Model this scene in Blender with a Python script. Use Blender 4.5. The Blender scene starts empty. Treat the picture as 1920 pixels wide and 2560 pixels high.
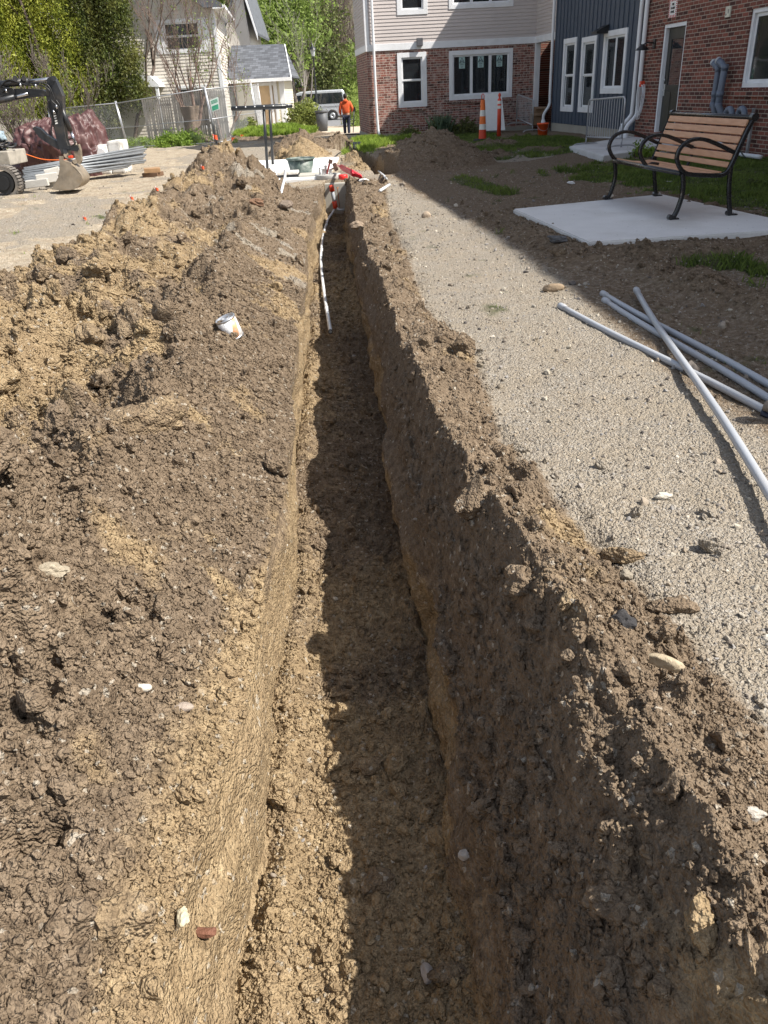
import bpy, math, random
import numpy as np
from mathutils import Vector, Matrix, Quaternion
SC = bpy.context.scene
COL = SC.collection
# ---------------------------------------------------------------- camera
F, PITCH, ROLL, CH = 1940., math.radians(28.6), math.radians(3.15), 1.45
fw = np.array([0, math.cos(PITCH), -math.sin(PITCH)]); rt = np.array([1., 0, 0]); up_ = np.cross(rt, fw)
CX = math.cos(ROLL)*rt - math.sin(ROLL)*up_; CD = np.cross(fw, CX); CC = np.array([0, 0, CH])
cam_d = bpy.data.cameras.new("camera"); cam = bpy.data.objects.new("camera", cam_d); COL.objects.link(cam)
cam_d.sensor_fit = 'VERTICAL'; cam_d.sensor_height = 34.6; cam_d.lens = 34.6*F/2560.
cam_d.clip_start = .05; cam_d.clip_end = 900
m = Matrix([[CX[0], -CD[0], -fw[0], 0], [CX[1], -CD[1], -fw[1], 0], [CX[2], -CD[2], -fw[2], CH], [0, 0, 0, 1]])
cam.matrix_world = m
SC.camera = cam
# ---------------------------------------------------------------- sky, sun, exposure
SUN = Vector((1.04, -.37, 1.30)).normalized()
world = bpy.data.worlds.new("World"); SC.world = world; world.use_nodes = True
wn = world.node_tree.nodes; wl = world.node_tree.links
sky = wn.new('ShaderNodeTexSky'); sky.sky_type = 'NISHITA'; sky.sun_disc = False
sky.sun_elevation = math.asin(SUN.z); sky.sun_rotation = math.atan2(SUN.x, SUN.y)
sky.air_density = 1.0; sky.dust_density = 1.4; sky.ozone_density = 1.0
hs = wn.new('ShaderNodeHueSaturation'); hs.inputs['Saturation'].default_value = .55; wl.new(sky.outputs[0], hs.inputs['Color']); wl.new(hs.outputs[0], wn['Background'].inputs[0]); wn['Background'].inputs[1].default_value = .112
sd = bpy.data.lights.new("sun", 'SUN'); sd.energy = 5.0; sd.angle = math.radians(.53); sd.color = (1, .945, .86)
so = bpy.data.objects.new("sun", sd); COL.objects.link(so); so.rotation_euler = SUN.to_track_quat('Z', 'Y').to_euler()
so.location = (6, -4, 12)
SC.view_settings.view_transform = 'Standard'; SC.view_settings.look = 'None'
SC.view_settings.exposure = 0.82; SC.view_settings.gamma = 1
SC.cycles.max_bounces = 6; SC.cycles.diffuse_bounces = 3; SC.cycles.transparent_max_bounces = 12
SC.cycles.use_adaptive_sampling = True; SC.cycles.adaptive_threshold = .02
SC.cycles.use_denoising = True
# ---------------------------------------------------------------- pixel <-> world helpers (photo pixels, 1920 x 2560)
def ray(px, py): return fw + CX*(px-960)/F + CD*(py-1280)/F
def sstep(x, a, b):
    t = np.clip((np.asarray(x, float)-a)/(b-a), 0, 1); return t*t*(3-2*t)
def G(x, y):
    x = np.asarray(x, float); y = np.asarray(y, float)
    l = -.011*np.clip(y-12, 0, 58); r = -np.clip((y-26)*.018, 0, .65)
    w = sstep(x, -2.5, -.2)
    return l*(1-w)+r*w
def gz(px, py, z=0):
    r = ray(px, py); return CC + r*((z-CH)/r[2])
def gp(px, py, dz=0):
    z = 0.
    for _ in range(40):
        p = gz(px, py, z+dz); z = .5*z+.5*float(G(p[0], min(p[1], 75)))
    return gz(px, py, z+dz)
def A(px, py, y):
    r = ray(px, py); return CC + r*(y/r[1])
def V(p): return Vector([float(c) for c in p])
# ---------------------------------------------------------------- mesh builder
class MB:
    def __init__(s): s.v = []; s.f = []; s.sm = []
    def add(s, vs, fs, smooth=False):
        o = len(s.v); s.v.extend([tuple(map(float, p)) for p in vs]); s.f.extend([tuple(i+o for i in f) for f in fs]); s.sm.extend([smooth]*len(fs)); return s
    def box(s, lo, hi, M=None):
        (x0, y0, z0), (x1, y1, z1) = lo, hi
        vs = [Vector(p) for p in ((x0,y0,z0),(x1,y0,z0),(x1,y1,z0),(x0,y1,z0),(x0,y0,z1),(x1,y0,z1),(x1,y1,z1),(x0,y1,z1))]
        if M is not None: vs = [M @ p if isinstance(M, Matrix) else M(p) for p in vs]
        return s.add(vs, [(0,3,2,1),(4,5,6,7),(0,1,5,4),(1,2,6,5),(2,3,7,6),(3,0,4,7)])
    def bbox(s, lo, hi, b=.01, M=None):      # box with chamfered edges
        bm = bmesh_box(lo, hi, b)
        vs = [v.co.copy() for v in bm.verts]; fs = [[v.index for v in f.verts] for f in bm.faces]; bm.free()
        if M is not None: vs = [M @ p if isinstance(M, Matrix) else Vector(M(p)) for p in vs]
        return s.add(vs, fs)
    def tube(s, pts, r, n=8, caps=True, smooth=True, closed=False):
        pts = [Vector(p) for p in pts]; k = len(pts)
        rs = r if isinstance(r, (list, tuple)) else [r]*k
        vs = []; ref = None
        for i, p in enumerate(pts):
            if closed: t = pts[(i+1) % k]-pts[i-1]
            else: t = pts[min(i+1, k-1)]-pts[max(i-1, 0)]
            if t.length < 1e-9: t = Vector((0, 0, 1))
            t.normalize()
            if ref is None:
                ref = t.orthogonal().normalized()
            else:
                ref = ref - t*ref.dot(t)
                if ref.length < 1e-6: ref = t.orthogonal()
                ref.normalize()
            b = t.cross(ref)
            for j in range(n):
                a = 2*math.pi*j/n; vs.append(p + (ref*math.cos(a)+b*math.sin(a))*rs[i])
        fs = []
        for i in range(k if closed else k-1):
            for j in range(n):
                a0 = i*n; a1 = ((i+1) % k)*n
                fs.append((a0+j, a0+(j+1) % n, a1+(j+1) % n, a1+j))
        if caps and not closed:
            fs.append(tuple(range(n-1, -1, -1))); fs.append(tuple((k-1)*n+j for j in range(n)))
        return s.add(vs, fs, smooth)
    def hollow(s, p0, p1, r, t, n=16):
        p0 = Vector(p0); p1 = Vector(p1); ax = (p1-p0).normalized(); a = ax.orthogonal().normalized(); b = ax.cross(a); vs = []
        for (p, rr) in ((p0, r), (p1, r), (p1, r-t), (p0, r-t)):
            for j in range(n):
                an = 2*math.pi*j/n; vs.append(p+(a*math.cos(an)+b*math.sin(an))*rr)
        fs = [(q*n+j, q*n+(j+1) % n, ((q+1) % 4)*n+(j+1) % n, ((q+1) % 4)*n+j) for q in range(4) for j in range(n)]
        return s.add(vs, fs, False)
    def lathe(s, prof, c=(0, 0, 0), n=24, M=None, smooth=True):
        c = Vector(c); vs = []
        for (r, z) in prof:
            for j in range(n):
                a = 2*math.pi*j/n; p = Vector((r*math.cos(a), r*math.sin(a), z))
                if M is not None: p = M @ p
                vs.append(c+p)
        fs = [(i*n+j, i*n+(j+1) % n, (i+1)*n+(j+1) % n, (i+1)*n+j) for i in range(len(prof)-1) for j in range(n)]
        return s.add(vs, fs, smooth)
    def prism(s, poly, d, smooth=False):       # polygon (3-D points) extruded by vector d
        poly = [Vector(p) for p in poly]; d = Vector(d); n = len(poly)
        vs = poly + [p+d for p in poly]
        fs = [tuple(range(n-1, -1, -1)), tuple(range(n, 2*n))] + [(i, (i+1) % n, n+(i+1) % n, n+i) for i in range(n)]
        return s.add(vs, fs, smooth)
    def ball(s, c, r, n=10, k=6, sq=(1, 1, 1)):
        prof = [(math.sin(math.pi*i/k)*r, -math.cos(math.pi*i/k)*r) for i in range(k+1)]
        prof[0] = (r*.02, -r); prof[-1] = (r*.02, r)
        return s.lathe(prof, c, n, Matrix.Diagonal(sq))
def bmesh_box(lo, hi, b):
    import bmesh
    bm = bmesh.new(); bmesh.ops.create_cube(bm, size=1)
    for v in bm.verts:
        v.co = Vector([lo[i]+(v.co[i]+.5)*(hi[i]-lo[i]) for i in range(3)])
    bmesh.ops.bevel(bm, geom=bm.edges[:], offset=b, segments=2, affect='EDGES', profile=.6)
    bm.verts.index_update(); return bm
def mesh_np(name, v, f, smooth=None):          # v (N,3) array; f (M,k) array, all the same k
    me = bpy.data.meshes.new(name); v = np.asarray(v, np.float32); f = np.asarray(f, np.int32); k = f.shape[1]
    me.vertices.add(len(v)); me.vertices.foreach_set('co', v.ravel())
    me.loops.add(f.size); me.loops.foreach_set('vertex_index', f.ravel())
    me.polygons.add(len(f)); me.polygons.foreach_set('loop_start', np.arange(len(f), dtype=np.int32)*k)
    me.polygons.foreach_set('loop_total', np.full(len(f), k, np.int32))
    if smooth is not None: me.polygons.foreach_set('use_smooth', np.full(len(f), bool(smooth)))
    me.update(calc_edges=True); return me
def put(name, me, mat, parent=None, loc=None):
    o = bpy.data.objects.new(name, me); COL.objects.link(o)
    if mat is not None: me.materials.append(mat)
    if loc is not None: o.location = loc
    if parent is not None: o.parent = parent
    return o
ROOTLOC = {}
def wloc(o):
    l = Vector(o.location)
    while o.parent is not None: o = o.parent; l = l+Vector(o.location)
    return l
def part(name, mb, mat, parent, label=None):
    L = wloc(parent)
    me = bpy.data.meshes.new(name); me.from_pydata([tuple(Vector(p)-L) for p in mb.v], [], mb.f)
    me.polygons.foreach_set('use_smooth', mb.sm); me.update()
    o = put(name, me, mat, parent)
    if label: o['label'] = label
    return o
def tag(o, label, cat, group=None, kind=None):
    if label: o['label'] = label
    if cat: o['category'] = cat
    if group: o['group'] = group
    if kind: o['kind'] = kind
    return o
def thing(name, loc, label, cat, group=None):
    o = bpy.data.objects.new(name, None); COL.objects.link(o); o.location = V(loc); o.empty_display_size = .1
    return tag(o, label, cat, group)
def single(name, mb, mat, loc, label, cat, group=None, kind=None):
    L = V(loc); me = bpy.data.meshes.new(name); me.from_pydata([tuple(Vector(p)-L) for p in mb.v], [], mb.f)
    me.polygons.foreach_set('use_smooth', mb.sm); me.update()
    return tag(put(name, me, mat, None, L), label, cat, group, kind)
def struct(name, mb, mat):
    me = bpy.data.meshes.new(name); me.from_pydata(mb.v, [], mb.f); me.update()
    return tag(put(name, me, mat), None, None, None, 'structure')
def copy_thing(root, loc, label=None):
    def cp(o, par):
        c = o.copy(); COL.objects.link(c); c.parent = par
        for ch in [q for q in bpy.data.objects if q.parent == o]: cp(ch, c)
        return c
    r = cp(root, None); r.location = V(loc)
    if label: r['label'] = label
    return r
# ---------------------------------------------------------------- materials
def newmat(name):
    mt = bpy.data.materials.new(name); mt.use_nodes = True; n = mt.node_tree.nodes; return mt, n, mt.node_tree.links, n['Principled BSDF']
def mixc(n, l, fac, a, b, mode='MIX'):
    x = n.new('ShaderNodeMix'); x.data_type = 'RGBA'; x.blend_type = mode; x.clamp_factor = True
    for s, val in ((x.inputs[0], fac), (x.inputs[6], a), (x.inputs[7], b)):
        if hasattr(val, 'is_linked') or isinstance(val, bpy.types.NodeSocket): l.new(val, s)
        elif isinstance(val, (int, float)): s.default_value = val
        else: s.default_value = (*val[:3], 1)
    return x.outputs[2]
def mth(n, l, op, a, b=None, c=None):
    x = n.new('ShaderNodeMath'); x.operation = op
    for i, val in enumerate((a, b, c)):
        if val is None: continue
        if isinstance(val, bpy.types.NodeSocket): l.new(val, x.inputs[i])
        else: x.inputs[i].default_value = val
    return x.outputs[0]
def coords(n, kind='Object'):
    t = n.new('ShaderNodeTexCoord'); return t.outputs[kind]
def wpos(n): return n.new('ShaderNodeNewGeometry').outputs['Position']
def noise(n, l, vec, sc, det=4, rough=.55, out=0):
    x = n.new('ShaderNodeTexNoise'); x.inputs['Scale'].default_value = sc; x.inputs['Detail'].default_value = det; x.inputs['Roughness'].default_value = rough
    if vec is not None: l.new(vec, x.inputs['Vector'])
    return x.outputs[out]
def voro(n, l, vec, sc, feat='F1', rand=1):
    x = n.new('ShaderNodeTexVoronoi'); x.feature = feat; x.inputs['Scale'].default_value = sc; x.inputs['Randomness'].default_value = rand
    l.new(vec, x.inputs['Vector']); return x
def ramp(n, l, fac, stops):
    x = n.new('ShaderNodeValToRGB'); e = x.color_ramp.elements
    while len(e) < len(stops): e.new(.5)
    for i, (p, c) in enumerate(stops):
        e[i].position = p; e[i].color = (*c, 1) if not isinstance(c, (int, float)) else (c, c, c, 1)
    l.new(fac, x.inputs[0]); return x.outputs[0]
def bump(n, l, h, bsdf, strength=.4, dist=.01, prev=None):
    x = n.new('ShaderNodeBump'); x.inputs['Strength'].default_value = strength; x.inputs['Distance'].default_value = dist
    l.new(h, x.inputs['Height'])
    if prev is not None: l.new(prev, x.inputs['Normal'])
    l.new(x.outputs[0], bsdf.inputs['Normal']); return x.outputs[0]
def M(name, col, rough=.6, metal=0., var=.25, sc=6., bmp=.15, bsc=60., bd=.003, dirt=None, dirtamt=.5, spec=.5, coat=0.):
    mt, n, l, b = newmat(name); v = coords(n)
    f = noise(n, l, v, sc, 5, .6)
    dk = tuple(c*(1-var) for c in col); lt = tuple(min(1, c*(1+var)) for c in col)
    c = ramp(n, l, f, [(.3, dk), (.7, lt)])
    if dirt is not None:
        g = noise(n, l, v, sc*.45+1.3, 6, .65); g = ramp(n, l, g, [(.5, 0.), (.68, 1.)])
        c = mixc(n, l, mth(n, l, 'MULTIPLY', g, dirtamt), c, dirt)
    l.new(c, b.inputs['Base Color']); b.inputs['Roughness'].default_value = rough; b.inputs['Metallic'].default_value = metal
    b.inputs['Specular IOR Level'].default_value = spec; b.inputs['Coat Weight'].default_value = coat
    rr = noise(n, l, v, sc*3, 3); rr = mth(n, l, 'MULTIPLY_ADD', rr, .2, rough-.1); l.new(rr, b.inputs['Roughness'])
    if bmp: bump(n, l, noise(n, l, v, bsc, 4, .6), b, bmp, bd)
    return mt
def leafmat(name, dark, light, trans=.35, hue=None):
    mt, n, l, b = newmat(name); v = wpos(n)
    rnd = n.new('ShaderNodeNewGeometry').outputs['Random Per Island']
    c = ramp(n, l, rnd, [(0, dark), (.55, tuple((a+q)/2 for a, q in zip(dark, light))), (1, light)])
    big = noise(n, l, v, 1.3, 3); c = mixc(n, l, ramp(n, l, big, [(.42, 0.), (.62, .45)]), c, hue or light)
    l.new(c, b.inputs['Base Color']); b.inputs['Roughness'].default_value = .55; b.inputs['Specular IOR Level'].default_value = .3
    t = n.new('ShaderNodeBsdfTranslucent'); l.new(c, t.inputs[0]); x = n.new('ShaderNodeMixShader'); x.inputs[0].default_value = trans
    l.new(b.outputs[0], x.inputs[1]); l.new(t.outputs[0], x.inputs[2]); l.new(x.outputs[0], n['Material Output'].inputs[0]); return mt
# ---------------------------------------------------------------- numpy noise
def _h(ix, iy, iz, seed):
    with np.errstate(over='ignore'):
        h = (ix.astype(np.uint32)*np.uint32(374761393) + iy.astype(np.uint32)*np.uint32(668265263) + iz.astype(np.uint32)*np.uint32(2147483647) + np.uint32(seed*1274126177 & 0xffffffff))
        h = (h ^ (h >> np.uint32(13)))*np.uint32(1274126177); h = (h ^ (h >> np.uint32(15)))*np.uint32(2246822519); h = h ^ (h >> np.uint32(16))
    return h
def vnoise(p, seed=0):                    # smooth value noise, about -1..1
    i = np.floor(p).astype(np.int64); f = (p-i); f = f*f*f*(f*(f*6-15)+10); r = 0
    for dx in (0, 1):
        for dy in (0, 1):
            for dz in (0, 1):
                w = (f[:, 0] if dx else 1-f[:, 0])*(f[:, 1] if dy else 1-f[:, 1])*(f[:, 2] if dz else 1-f[:, 2])
                r = r + w*(_h(i[:, 0]+dx, i[:, 1]+dy, i[:, 2]+dz, seed).astype(np.float32)/2147483648.-1)
    return r
def fbm(p, wl, octs=4, gain=.5, seed=0):
    r = 0; a = 1; q = p/wl
    for k in range(octs): r = r+a*vnoise(q+17.3*k, seed+k); q = q*2.03; a *= gain
    return r
def lumps(p, wl, seed=0, fill=.75):       # rounded clods: 0..1 height inside a random share of cells
    q = p/wl; i = np.floor(q).astype(np.int64); best = np.zeros(len(p))
    for dx in (-1, 0, 1):
        for dy in (-1, 0, 1):
            for dz in (-1, 0, 1):
                cx, cy, cz = i[:, 0]+dx, i[:, 1]+dy, i[:, 2]+dz
                h = _h(cx, cy, cz, seed); a = (h & np.uint32(1023))/1023.; b = ((h >> np.uint32(10)) & np.uint32(1023))/1023.; c = ((h >> np.uint32(20)) & np.uint32(1023))/1023.
                h2 = _h(cx, cy, cz, seed+99); rr = .35+.55*((h2 & np.uint32(1023))/1023.); on = ((h2 >> np.uint32(10)) & np.uint32(1023))/1023. < fill
                d2 = (q[:, 0]-cx-a)**2+(q[:, 1]-cy-b)**2+(q[:, 2]-cz-c)**2
                hh = np.sqrt(np.clip(rr*rr-d2, 0, None))*on; best = np.maximum(best, hh)
    return best

def worley(p, wl, seed=0):                # F1, F2 and a random value of the nearest cell
    q = p/wl; i = np.floor(q).astype(np.int64); f1 = np.full(len(p), 9.); f2 = np.full(len(p), 9.); rv = np.zeros(len(p))
    for dx in (-1, 0, 1):
        for dy in (-1, 0, 1):
            for dz in (-1, 0, 1):
                cx, cy, cz = i[:, 0]+dx, i[:, 1]+dy, i[:, 2]+dz; h = _h(cx, cy, cz, seed)
                a = (h & np.uint32(1023))/1023.; b = ((h >> np.uint32(10)) & np.uint32(1023))/1023.; c = ((h >> np.uint32(20)) & np.uint32(1023))/1023.
                d = (q[:, 0]-cx-a)**2+(q[:, 1]-cy-b)**2+(q[:, 2]-cz-c)**2; n_ = d < f1
                f2 = np.where(n_, f1, np.minimum(f2, d)); rv = np.where(n_, (_h(cx, cy, cz, seed+7) & np.uint32(4095))/4095., rv); f1 = np.where(n_, d, f1)
    return np.sqrt(f1), np.sqrt(f2), rv
def chunks(p, wl, seed, fill=.7):         # angular clods with creases between them, 0..~1
    f1, f2, rv = worley(p, wl, seed); e = np.clip((f2-f1)*2.2, 0, 1)**.6; on = np.clip((rv-(1-fill))/max(fill, .01), 0, 1)
    return e*(.25+.75*on)*(1-.45*np.clip(f1, 0, 1))
# ================================================================= GROUND
rng = np.random.default_rng(7)
def seg_d(x, y, pts):                       # distance to a polyline and parameter along it
    best = np.full(np.shape(x), 1e9)
    for (ax, ay), (bx, by) in zip(pts[:-1], pts[1:]):
        dx, dy = bx-ax, by-ay; t = np.clip(((x-ax)*dx+(y-ay)*dy)/(dx*dx+dy*dy), 0, 1)
        best = np.minimum(best, np.hypot(x-ax-t*dx, y-ay-t*dy))
    return best
def XL(y): return np.interp(y, [-40, 1, 1.5, 2.3, 3, 4.7, 7, 9.5, 12, 15.5, 20, 300], [-.46, -.46, -.46, -.435, -.435, -.51, -.60, -.74, -.77, -.74, -.9, -9])
def XLF(y): return np.interp(y, [-40, 1.1, 2, 3.7, 5.6, 9.5, 13, 15.5, 20, 300], [-.44, -.44, -.475, -.50, -.565, -.735, -.76, -.72, -.9, -9])
def ZRR(y): return np.interp(y, [-40, 1, 2, 2.6, 3.9, 5.5, 9, 15], [-.36, -.36, -.35, -.29, -.17, -.10, -.06, -.06])
def XR(y): return np.interp(y, [-40, 1, 2, 3, 5.5, 10, 14, 15.5, 20, 300], [.17, .17, .18, .12, .05, -.19, -.33, -.36, -.6, -3])
T2 = [(-.62, 25.0), (-.12, 22.0), (.12, 19), (.42, 16.4)]
RIDGE = [tuple(gz(1470, 622)[:2]), tuple(gz(1600, 655)[:2]), tuple(gz(1760, 730)[:2]), tuple(gz(1960, 790)[:2])]
PZ = .15
_a, _b, _d, _c = [gz(*q, PZ)[:2] for q in ((1283, 522), (1472, 605), (1665, 484), (1920, 577))]
_u = (_c-_b)/np.hypot(*(_c-_b)); _w = (_d-_a)/np.hypot(*(_d-_a)); PADC = [tuple(_a), tuple(_b), tuple(_b+_u*2.1), tuple(_a+_w*2.0)]
PADI = [tuple(np.array(q)+(np.mean(PADC, 0)-np.array(q))*.07) for q in PADC]
def heaps(x, y):
    z = 0*x
    def cone(cx, cy, rx, ry, h, pw=1.0):
        d = np.hypot((x-cx)/rx, (y-cy)/ry); return h*np.clip(1-d**1.15, 0, None)**pw
    fx = lambda px, yy: float(A(px, 350, yy)[0])
    z = np.maximum(z, cone(fx(753, 21.9), 21.9, .80, .85, .57, .95))           # pointed light heap behind the slab
    z = np.maximum(z, cone(fx(742, 25.2), 25.2, .95, .9, .60, .85)); z = np.maximum(z, cone(fx(790, 25.0), 25.0, .8, .7, .38, .8)); z = np.maximum(z, cone(fx(842, 25.4), 25.4, .5, .7, .42, .75))
    z = np.maximum(z, cone(fx(893, 19.6), 19.6, .42, 1.9, .24, .8)); z = np.maximum(z, cone(fx(890, 17.0), 17.0, .42, 1.0, .14))
    z = np.maximum(z, .115*(1-sstep(seg_d(x, y, PADC+PADC[:1]), .05, .75)))
    z = np.maximum(z, cone(1.42, 17.9, 1.35, 1.9, .69, .9)); z = np.maximum(z, cone(.98, 19.2, .9, 1.6, .3))
    z = np.maximum(z, cone(3.3, 22, 1.0, .9, .16)); z = np.maximum(z, cone(4.0, 19.6, 1.1, .8, .12)); z = np.maximum(z, cone(2.9, 18.6, .9, .9, .13))
    z = np.maximum(z, .12*np.exp(-(seg_d(x, y, RIDGE)/.2)**2))
    z = np.maximum(z, .07*np.exp(-(seg_d(x, y, [(1.4, 9.6), (1.75, 8.0), (1.95, 7.2)])/.16)**2))
    z = np.maximum(z, .45*np.exp(-(((x+3.9)/1.9)**2+((y-38.5)/2.2)**2)))        # grassy bank
    z = z-.5*(1-sstep(seg_d(x, y, T2), .16, .26))
    return z
def hleft(x, y):
    d = XL(y)-x
    env = 1-sstep(y, 14.2, 15.3)
    slope = -.08+.37*np.clip(d/.60, 0, 1)**.85-.13*sstep(d, .62, 1.0)*(1-.5*sstep(y, 5, 8))
    plate = .03*np.exp(-((d-1.1)/.45)**2)
    crest = .22*np.exp(-((x+2.35)/.5)**2)*sstep(y, 1.5, 3.5)
    foot = 1-sstep(-x, 2.55, 3.35)
    z = slope+plate+crest
    z = z+.10*np.exp(-(((x+1.15)/.35)**2+((y-1.8)/.5)**2))
    z = z*(1-.75*sstep(y, 9, 13)*sstep(x, -1.7, -1.0))
    z = z+.34*np.exp(-(((x+2.25)/.62)**2+((y-13.4)/1.1)**2))
    z = z-.07*sstep(y, 4, 8)*np.exp(-((x+1.35)/.4)**2)
    return z*foot*env
def boff(y): return np.interp(y, [.5, 1, 1.6, 2.3, 3.6, 5, 15], [.40, .39, .33, .24, .15, .07, .05])
def bh(y): return np.interp(y, [.5, 1, 2, 3, 5, 9, 13, 15], [.24, .24, .20, .165, .125, .095, .10, .08])
def bout(y): return np.interp(y, [.5, 1.4, 1.7, 2.4, 3.3, 4.5, 5.7, 7.9, 12, 15], [.78, .76, .7, .6, .46, .52, .36, .46, .55, .75])
def hright(x, y):
    d = x-XR(y); o, h, w = boff(y), bh(y), bout(y); env = 1-sstep(y, 14.6, 15.6)
    zr = ZRR(y); a = zr+(h-zr)*np.clip(d/o, 0, 1)**.95; b = h*np.clip(1-(d-o)/(w-o), 0, 1)**1.15
    return np.where(d < o, a, b)*env
def base_h(x, y):
    x = np.asarray(x, float); y = np.asarray(y, float)
    z = G(x, np.minimum(y, 75))+heaps(x, y)
    L = x < XL(y); R = x > XR(y)
    z = z+np.where(L, hleft(x, y), 0)+np.where(R, hright(x, y), 0)
    return z
# rows and columns
ys = [.5]
while ys[-1] < 46: ys.append(ys[-1]+(min(.0052*ys[-1], .052) if ys[-1] < 27.5 else .0052*ys[-1]))
ys = np.array([-60, -20, -8, -3, -1, -.3, 0, .2, .35, .45]+ys+[50, 56, 64, 75, 95, 130, 200, 420])
NS, NW, NF = 430, 46, 84
tt = np.linspace(0, 1, NS+1)[1:]
tp = .45*tt+.55*tt**2.0
ext = np.array([1.15, 1.5, 2.5, 5, 12, 30])
tp = np.concatenate([tp, ext])
rows = []
Y = ys[:, None]; yc = np.clip(Y, .5, 60)
W = 1.1+.80*yc; W = np.where(Y > 46, 40+.6*(Y-46), W)
xl = XL(Y); xr = XR(Y)
u = np.linspace(0, 1, NW+2)[1:-1]
left = (xl-W*tp[::-1][None, :])
nL = left.shape[1]
zrimL = -.08; zrimR = ZRR(Y)
isTr = (Y < 15.45)                         # trench depth fades to nothing beyond the vault
endf = 1-sstep(Y, 15.42, 15.5)
zf = (-.66+.08*sstep(Y, 5, 10))*endf
wallL_x = xl+(XLF(Y)-xl)*u[None, :]+0*Y; wallL_z = zrimL*endf+(zf-zrimL*endf)*u[None, :]
wallR_x = xr-.03*(1-u[None, :])*1.0+0*Y; 
fu = np.linspace(0, 1, NF)
fl = XLF(Y); fr_ = xr-.03
floor_x = fl+(fr_-fl)*fu[None, :]; floor_z = zf+0*floor_x
wallR_x = fr_+(xr-fr_)*u[None, :]; wallR_z = zf+(zrimR*endf-zf)*u[None, :]
right = (xr+W*tp[None, :])
X = np.concatenate([left, wallL_x, floor_x, wallR_x, right], 1); YY = np.broadcast_to(Y, X.shape).copy()
NR, NC = X.shape
reg = np.concatenate([np.zeros(nL), np.ones(NW), np.full(NF, 2), np.full(NW, 3), np.full(right.shape[1], 4)]).astype(int)
REG = np.broadcast_to(reg, X.shape)
Z = np.zeros_like(X)
sl_l = slice(0, nL); sl_r = slice(nL+2*NW+NF, NC)
base = G(X, np.minimum(YY, 75))+heaps(X, YY)
Z = base.copy()
Z[:, sl_l] += hleft(X[:, sl_l], YY[:, sl_l]); Z[:, sl_r] += hright(X[:, sl_r], YY[:, sl_r])
Z[:, nL:nL+NW] += wallL_z; Z[:, nL+NW:nL+NW+NF] += floor_z; Z[:, nL+NW+NF:nL+2*NW+NF] += wallR_z
P = np.stack([X, YY, Z], -1).reshape(-1, 3).astype(np.float32)
x, y, z = P[:, 0].astype(float), P[:, 1].astype(float), P[:, 2].astype(float); rg = REG.reshape(-1)
rg = np.where((y > 15.5) & (rg > 0) & (rg < 4), 4, rg)
near = (y > .4) & (y < 47) & (np.abs(x) < 42)
dL = XL(y)-x; dR = x-XR(y)
pileL = (rg == 0)*(sstep(-x, 3.45, 2.7) if False else (1-sstep(-x, 2.8, 3.4)))*(1-sstep(y, 14.4, 15.4))
pileR = (rg == 4)*(1-sstep(dR, bout(y)-.12, bout(y)+.12))*(1-sstep(y, 15, 16))
hp = sstep(np.abs(heaps(x, y)), .02, .10)*(1-np.exp(-(((x+3.9)/2.2)**2+((y-38.5)/2.5)**2)) > .5)
wall = ((rg == 1) | (rg == 3)).astype(float)*(y < 15.5)
flo = (rg == 2).astype(float)*(y < 15.5)
pile = np.clip(pileL+pileR+hp*(rg != 2), 0, 1)
# --- colour masks: r subsoil, g gravel, b pale packed yard, a green-brown
n1 = np.zeros(len(x)); n2 = n1.copy(); n3 = n1.copy()
I = np.where(near)[0]; Pn = P[I]
n1[I] = fbm(Pn*[1, 1, 1.5], .75, 4, .55, 3); n2[I] = fbm(Pn, .22, 3, .55, 11); n3[I] = fbm(Pn*[1, .6, 1], 2.4, 3, .5, 21)
sub = np.zeros(len(x))
lf = sstep(dL, .5, 1.5)-.45*sstep(y, 7, 9.5)*(1-sstep(-x, 2.1, 2.7))+.10*(1-sstep(y, 2.2, 3.4))+.25*sstep(-x, 1.3, 1.7)*(1-sstep(y, 3, 5))
sub = np.where(rg == 0, pileL*np.clip(sstep(n1+.35*n2+(lf-.62)*1.0, -.25, .45), 0, 1), sub)
sub = np.where(rg == 0, np.maximum(sub, .95*(1-sstep(dL, -.01, .02+.20*(1-sstep(y, 1.5, 2.6))+.04*np.clip(n1+.6, 0, 1)))*pileL*(1-.6*sstep(y, 2.2, 3))), sub)
sub = np.where(rg == 4, pileR*np.clip(sstep(n1+.3*n2, .15, .8)*.6*sstep(dR, .2, .35)+.13, 0, 1), sub)
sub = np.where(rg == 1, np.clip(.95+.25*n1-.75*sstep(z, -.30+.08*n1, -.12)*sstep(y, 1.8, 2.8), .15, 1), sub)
zrel = np.clip((z+.66)/.55, 0, 1)
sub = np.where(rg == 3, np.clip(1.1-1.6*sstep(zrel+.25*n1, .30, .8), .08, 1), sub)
sub = np.where(rg == 2, np.clip(.45+.5*n1+.25*(1-sstep(y, 1.5, 3)), .1, 1), sub); sub = np.where((rg == 0) & (dL > .3), sub*.8, sub)
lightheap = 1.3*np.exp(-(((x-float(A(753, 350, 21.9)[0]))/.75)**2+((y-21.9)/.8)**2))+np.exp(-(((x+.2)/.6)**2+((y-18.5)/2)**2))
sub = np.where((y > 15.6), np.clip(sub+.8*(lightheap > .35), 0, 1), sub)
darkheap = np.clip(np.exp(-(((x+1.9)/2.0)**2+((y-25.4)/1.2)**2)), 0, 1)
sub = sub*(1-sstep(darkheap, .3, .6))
out = 1-pile
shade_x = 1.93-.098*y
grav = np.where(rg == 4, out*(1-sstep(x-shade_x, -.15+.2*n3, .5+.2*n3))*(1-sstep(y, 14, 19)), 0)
grav = np.maximum(grav, np.where((rg == 4), .32*out*(1-sstep(y, 9, 12)), 0))
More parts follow.
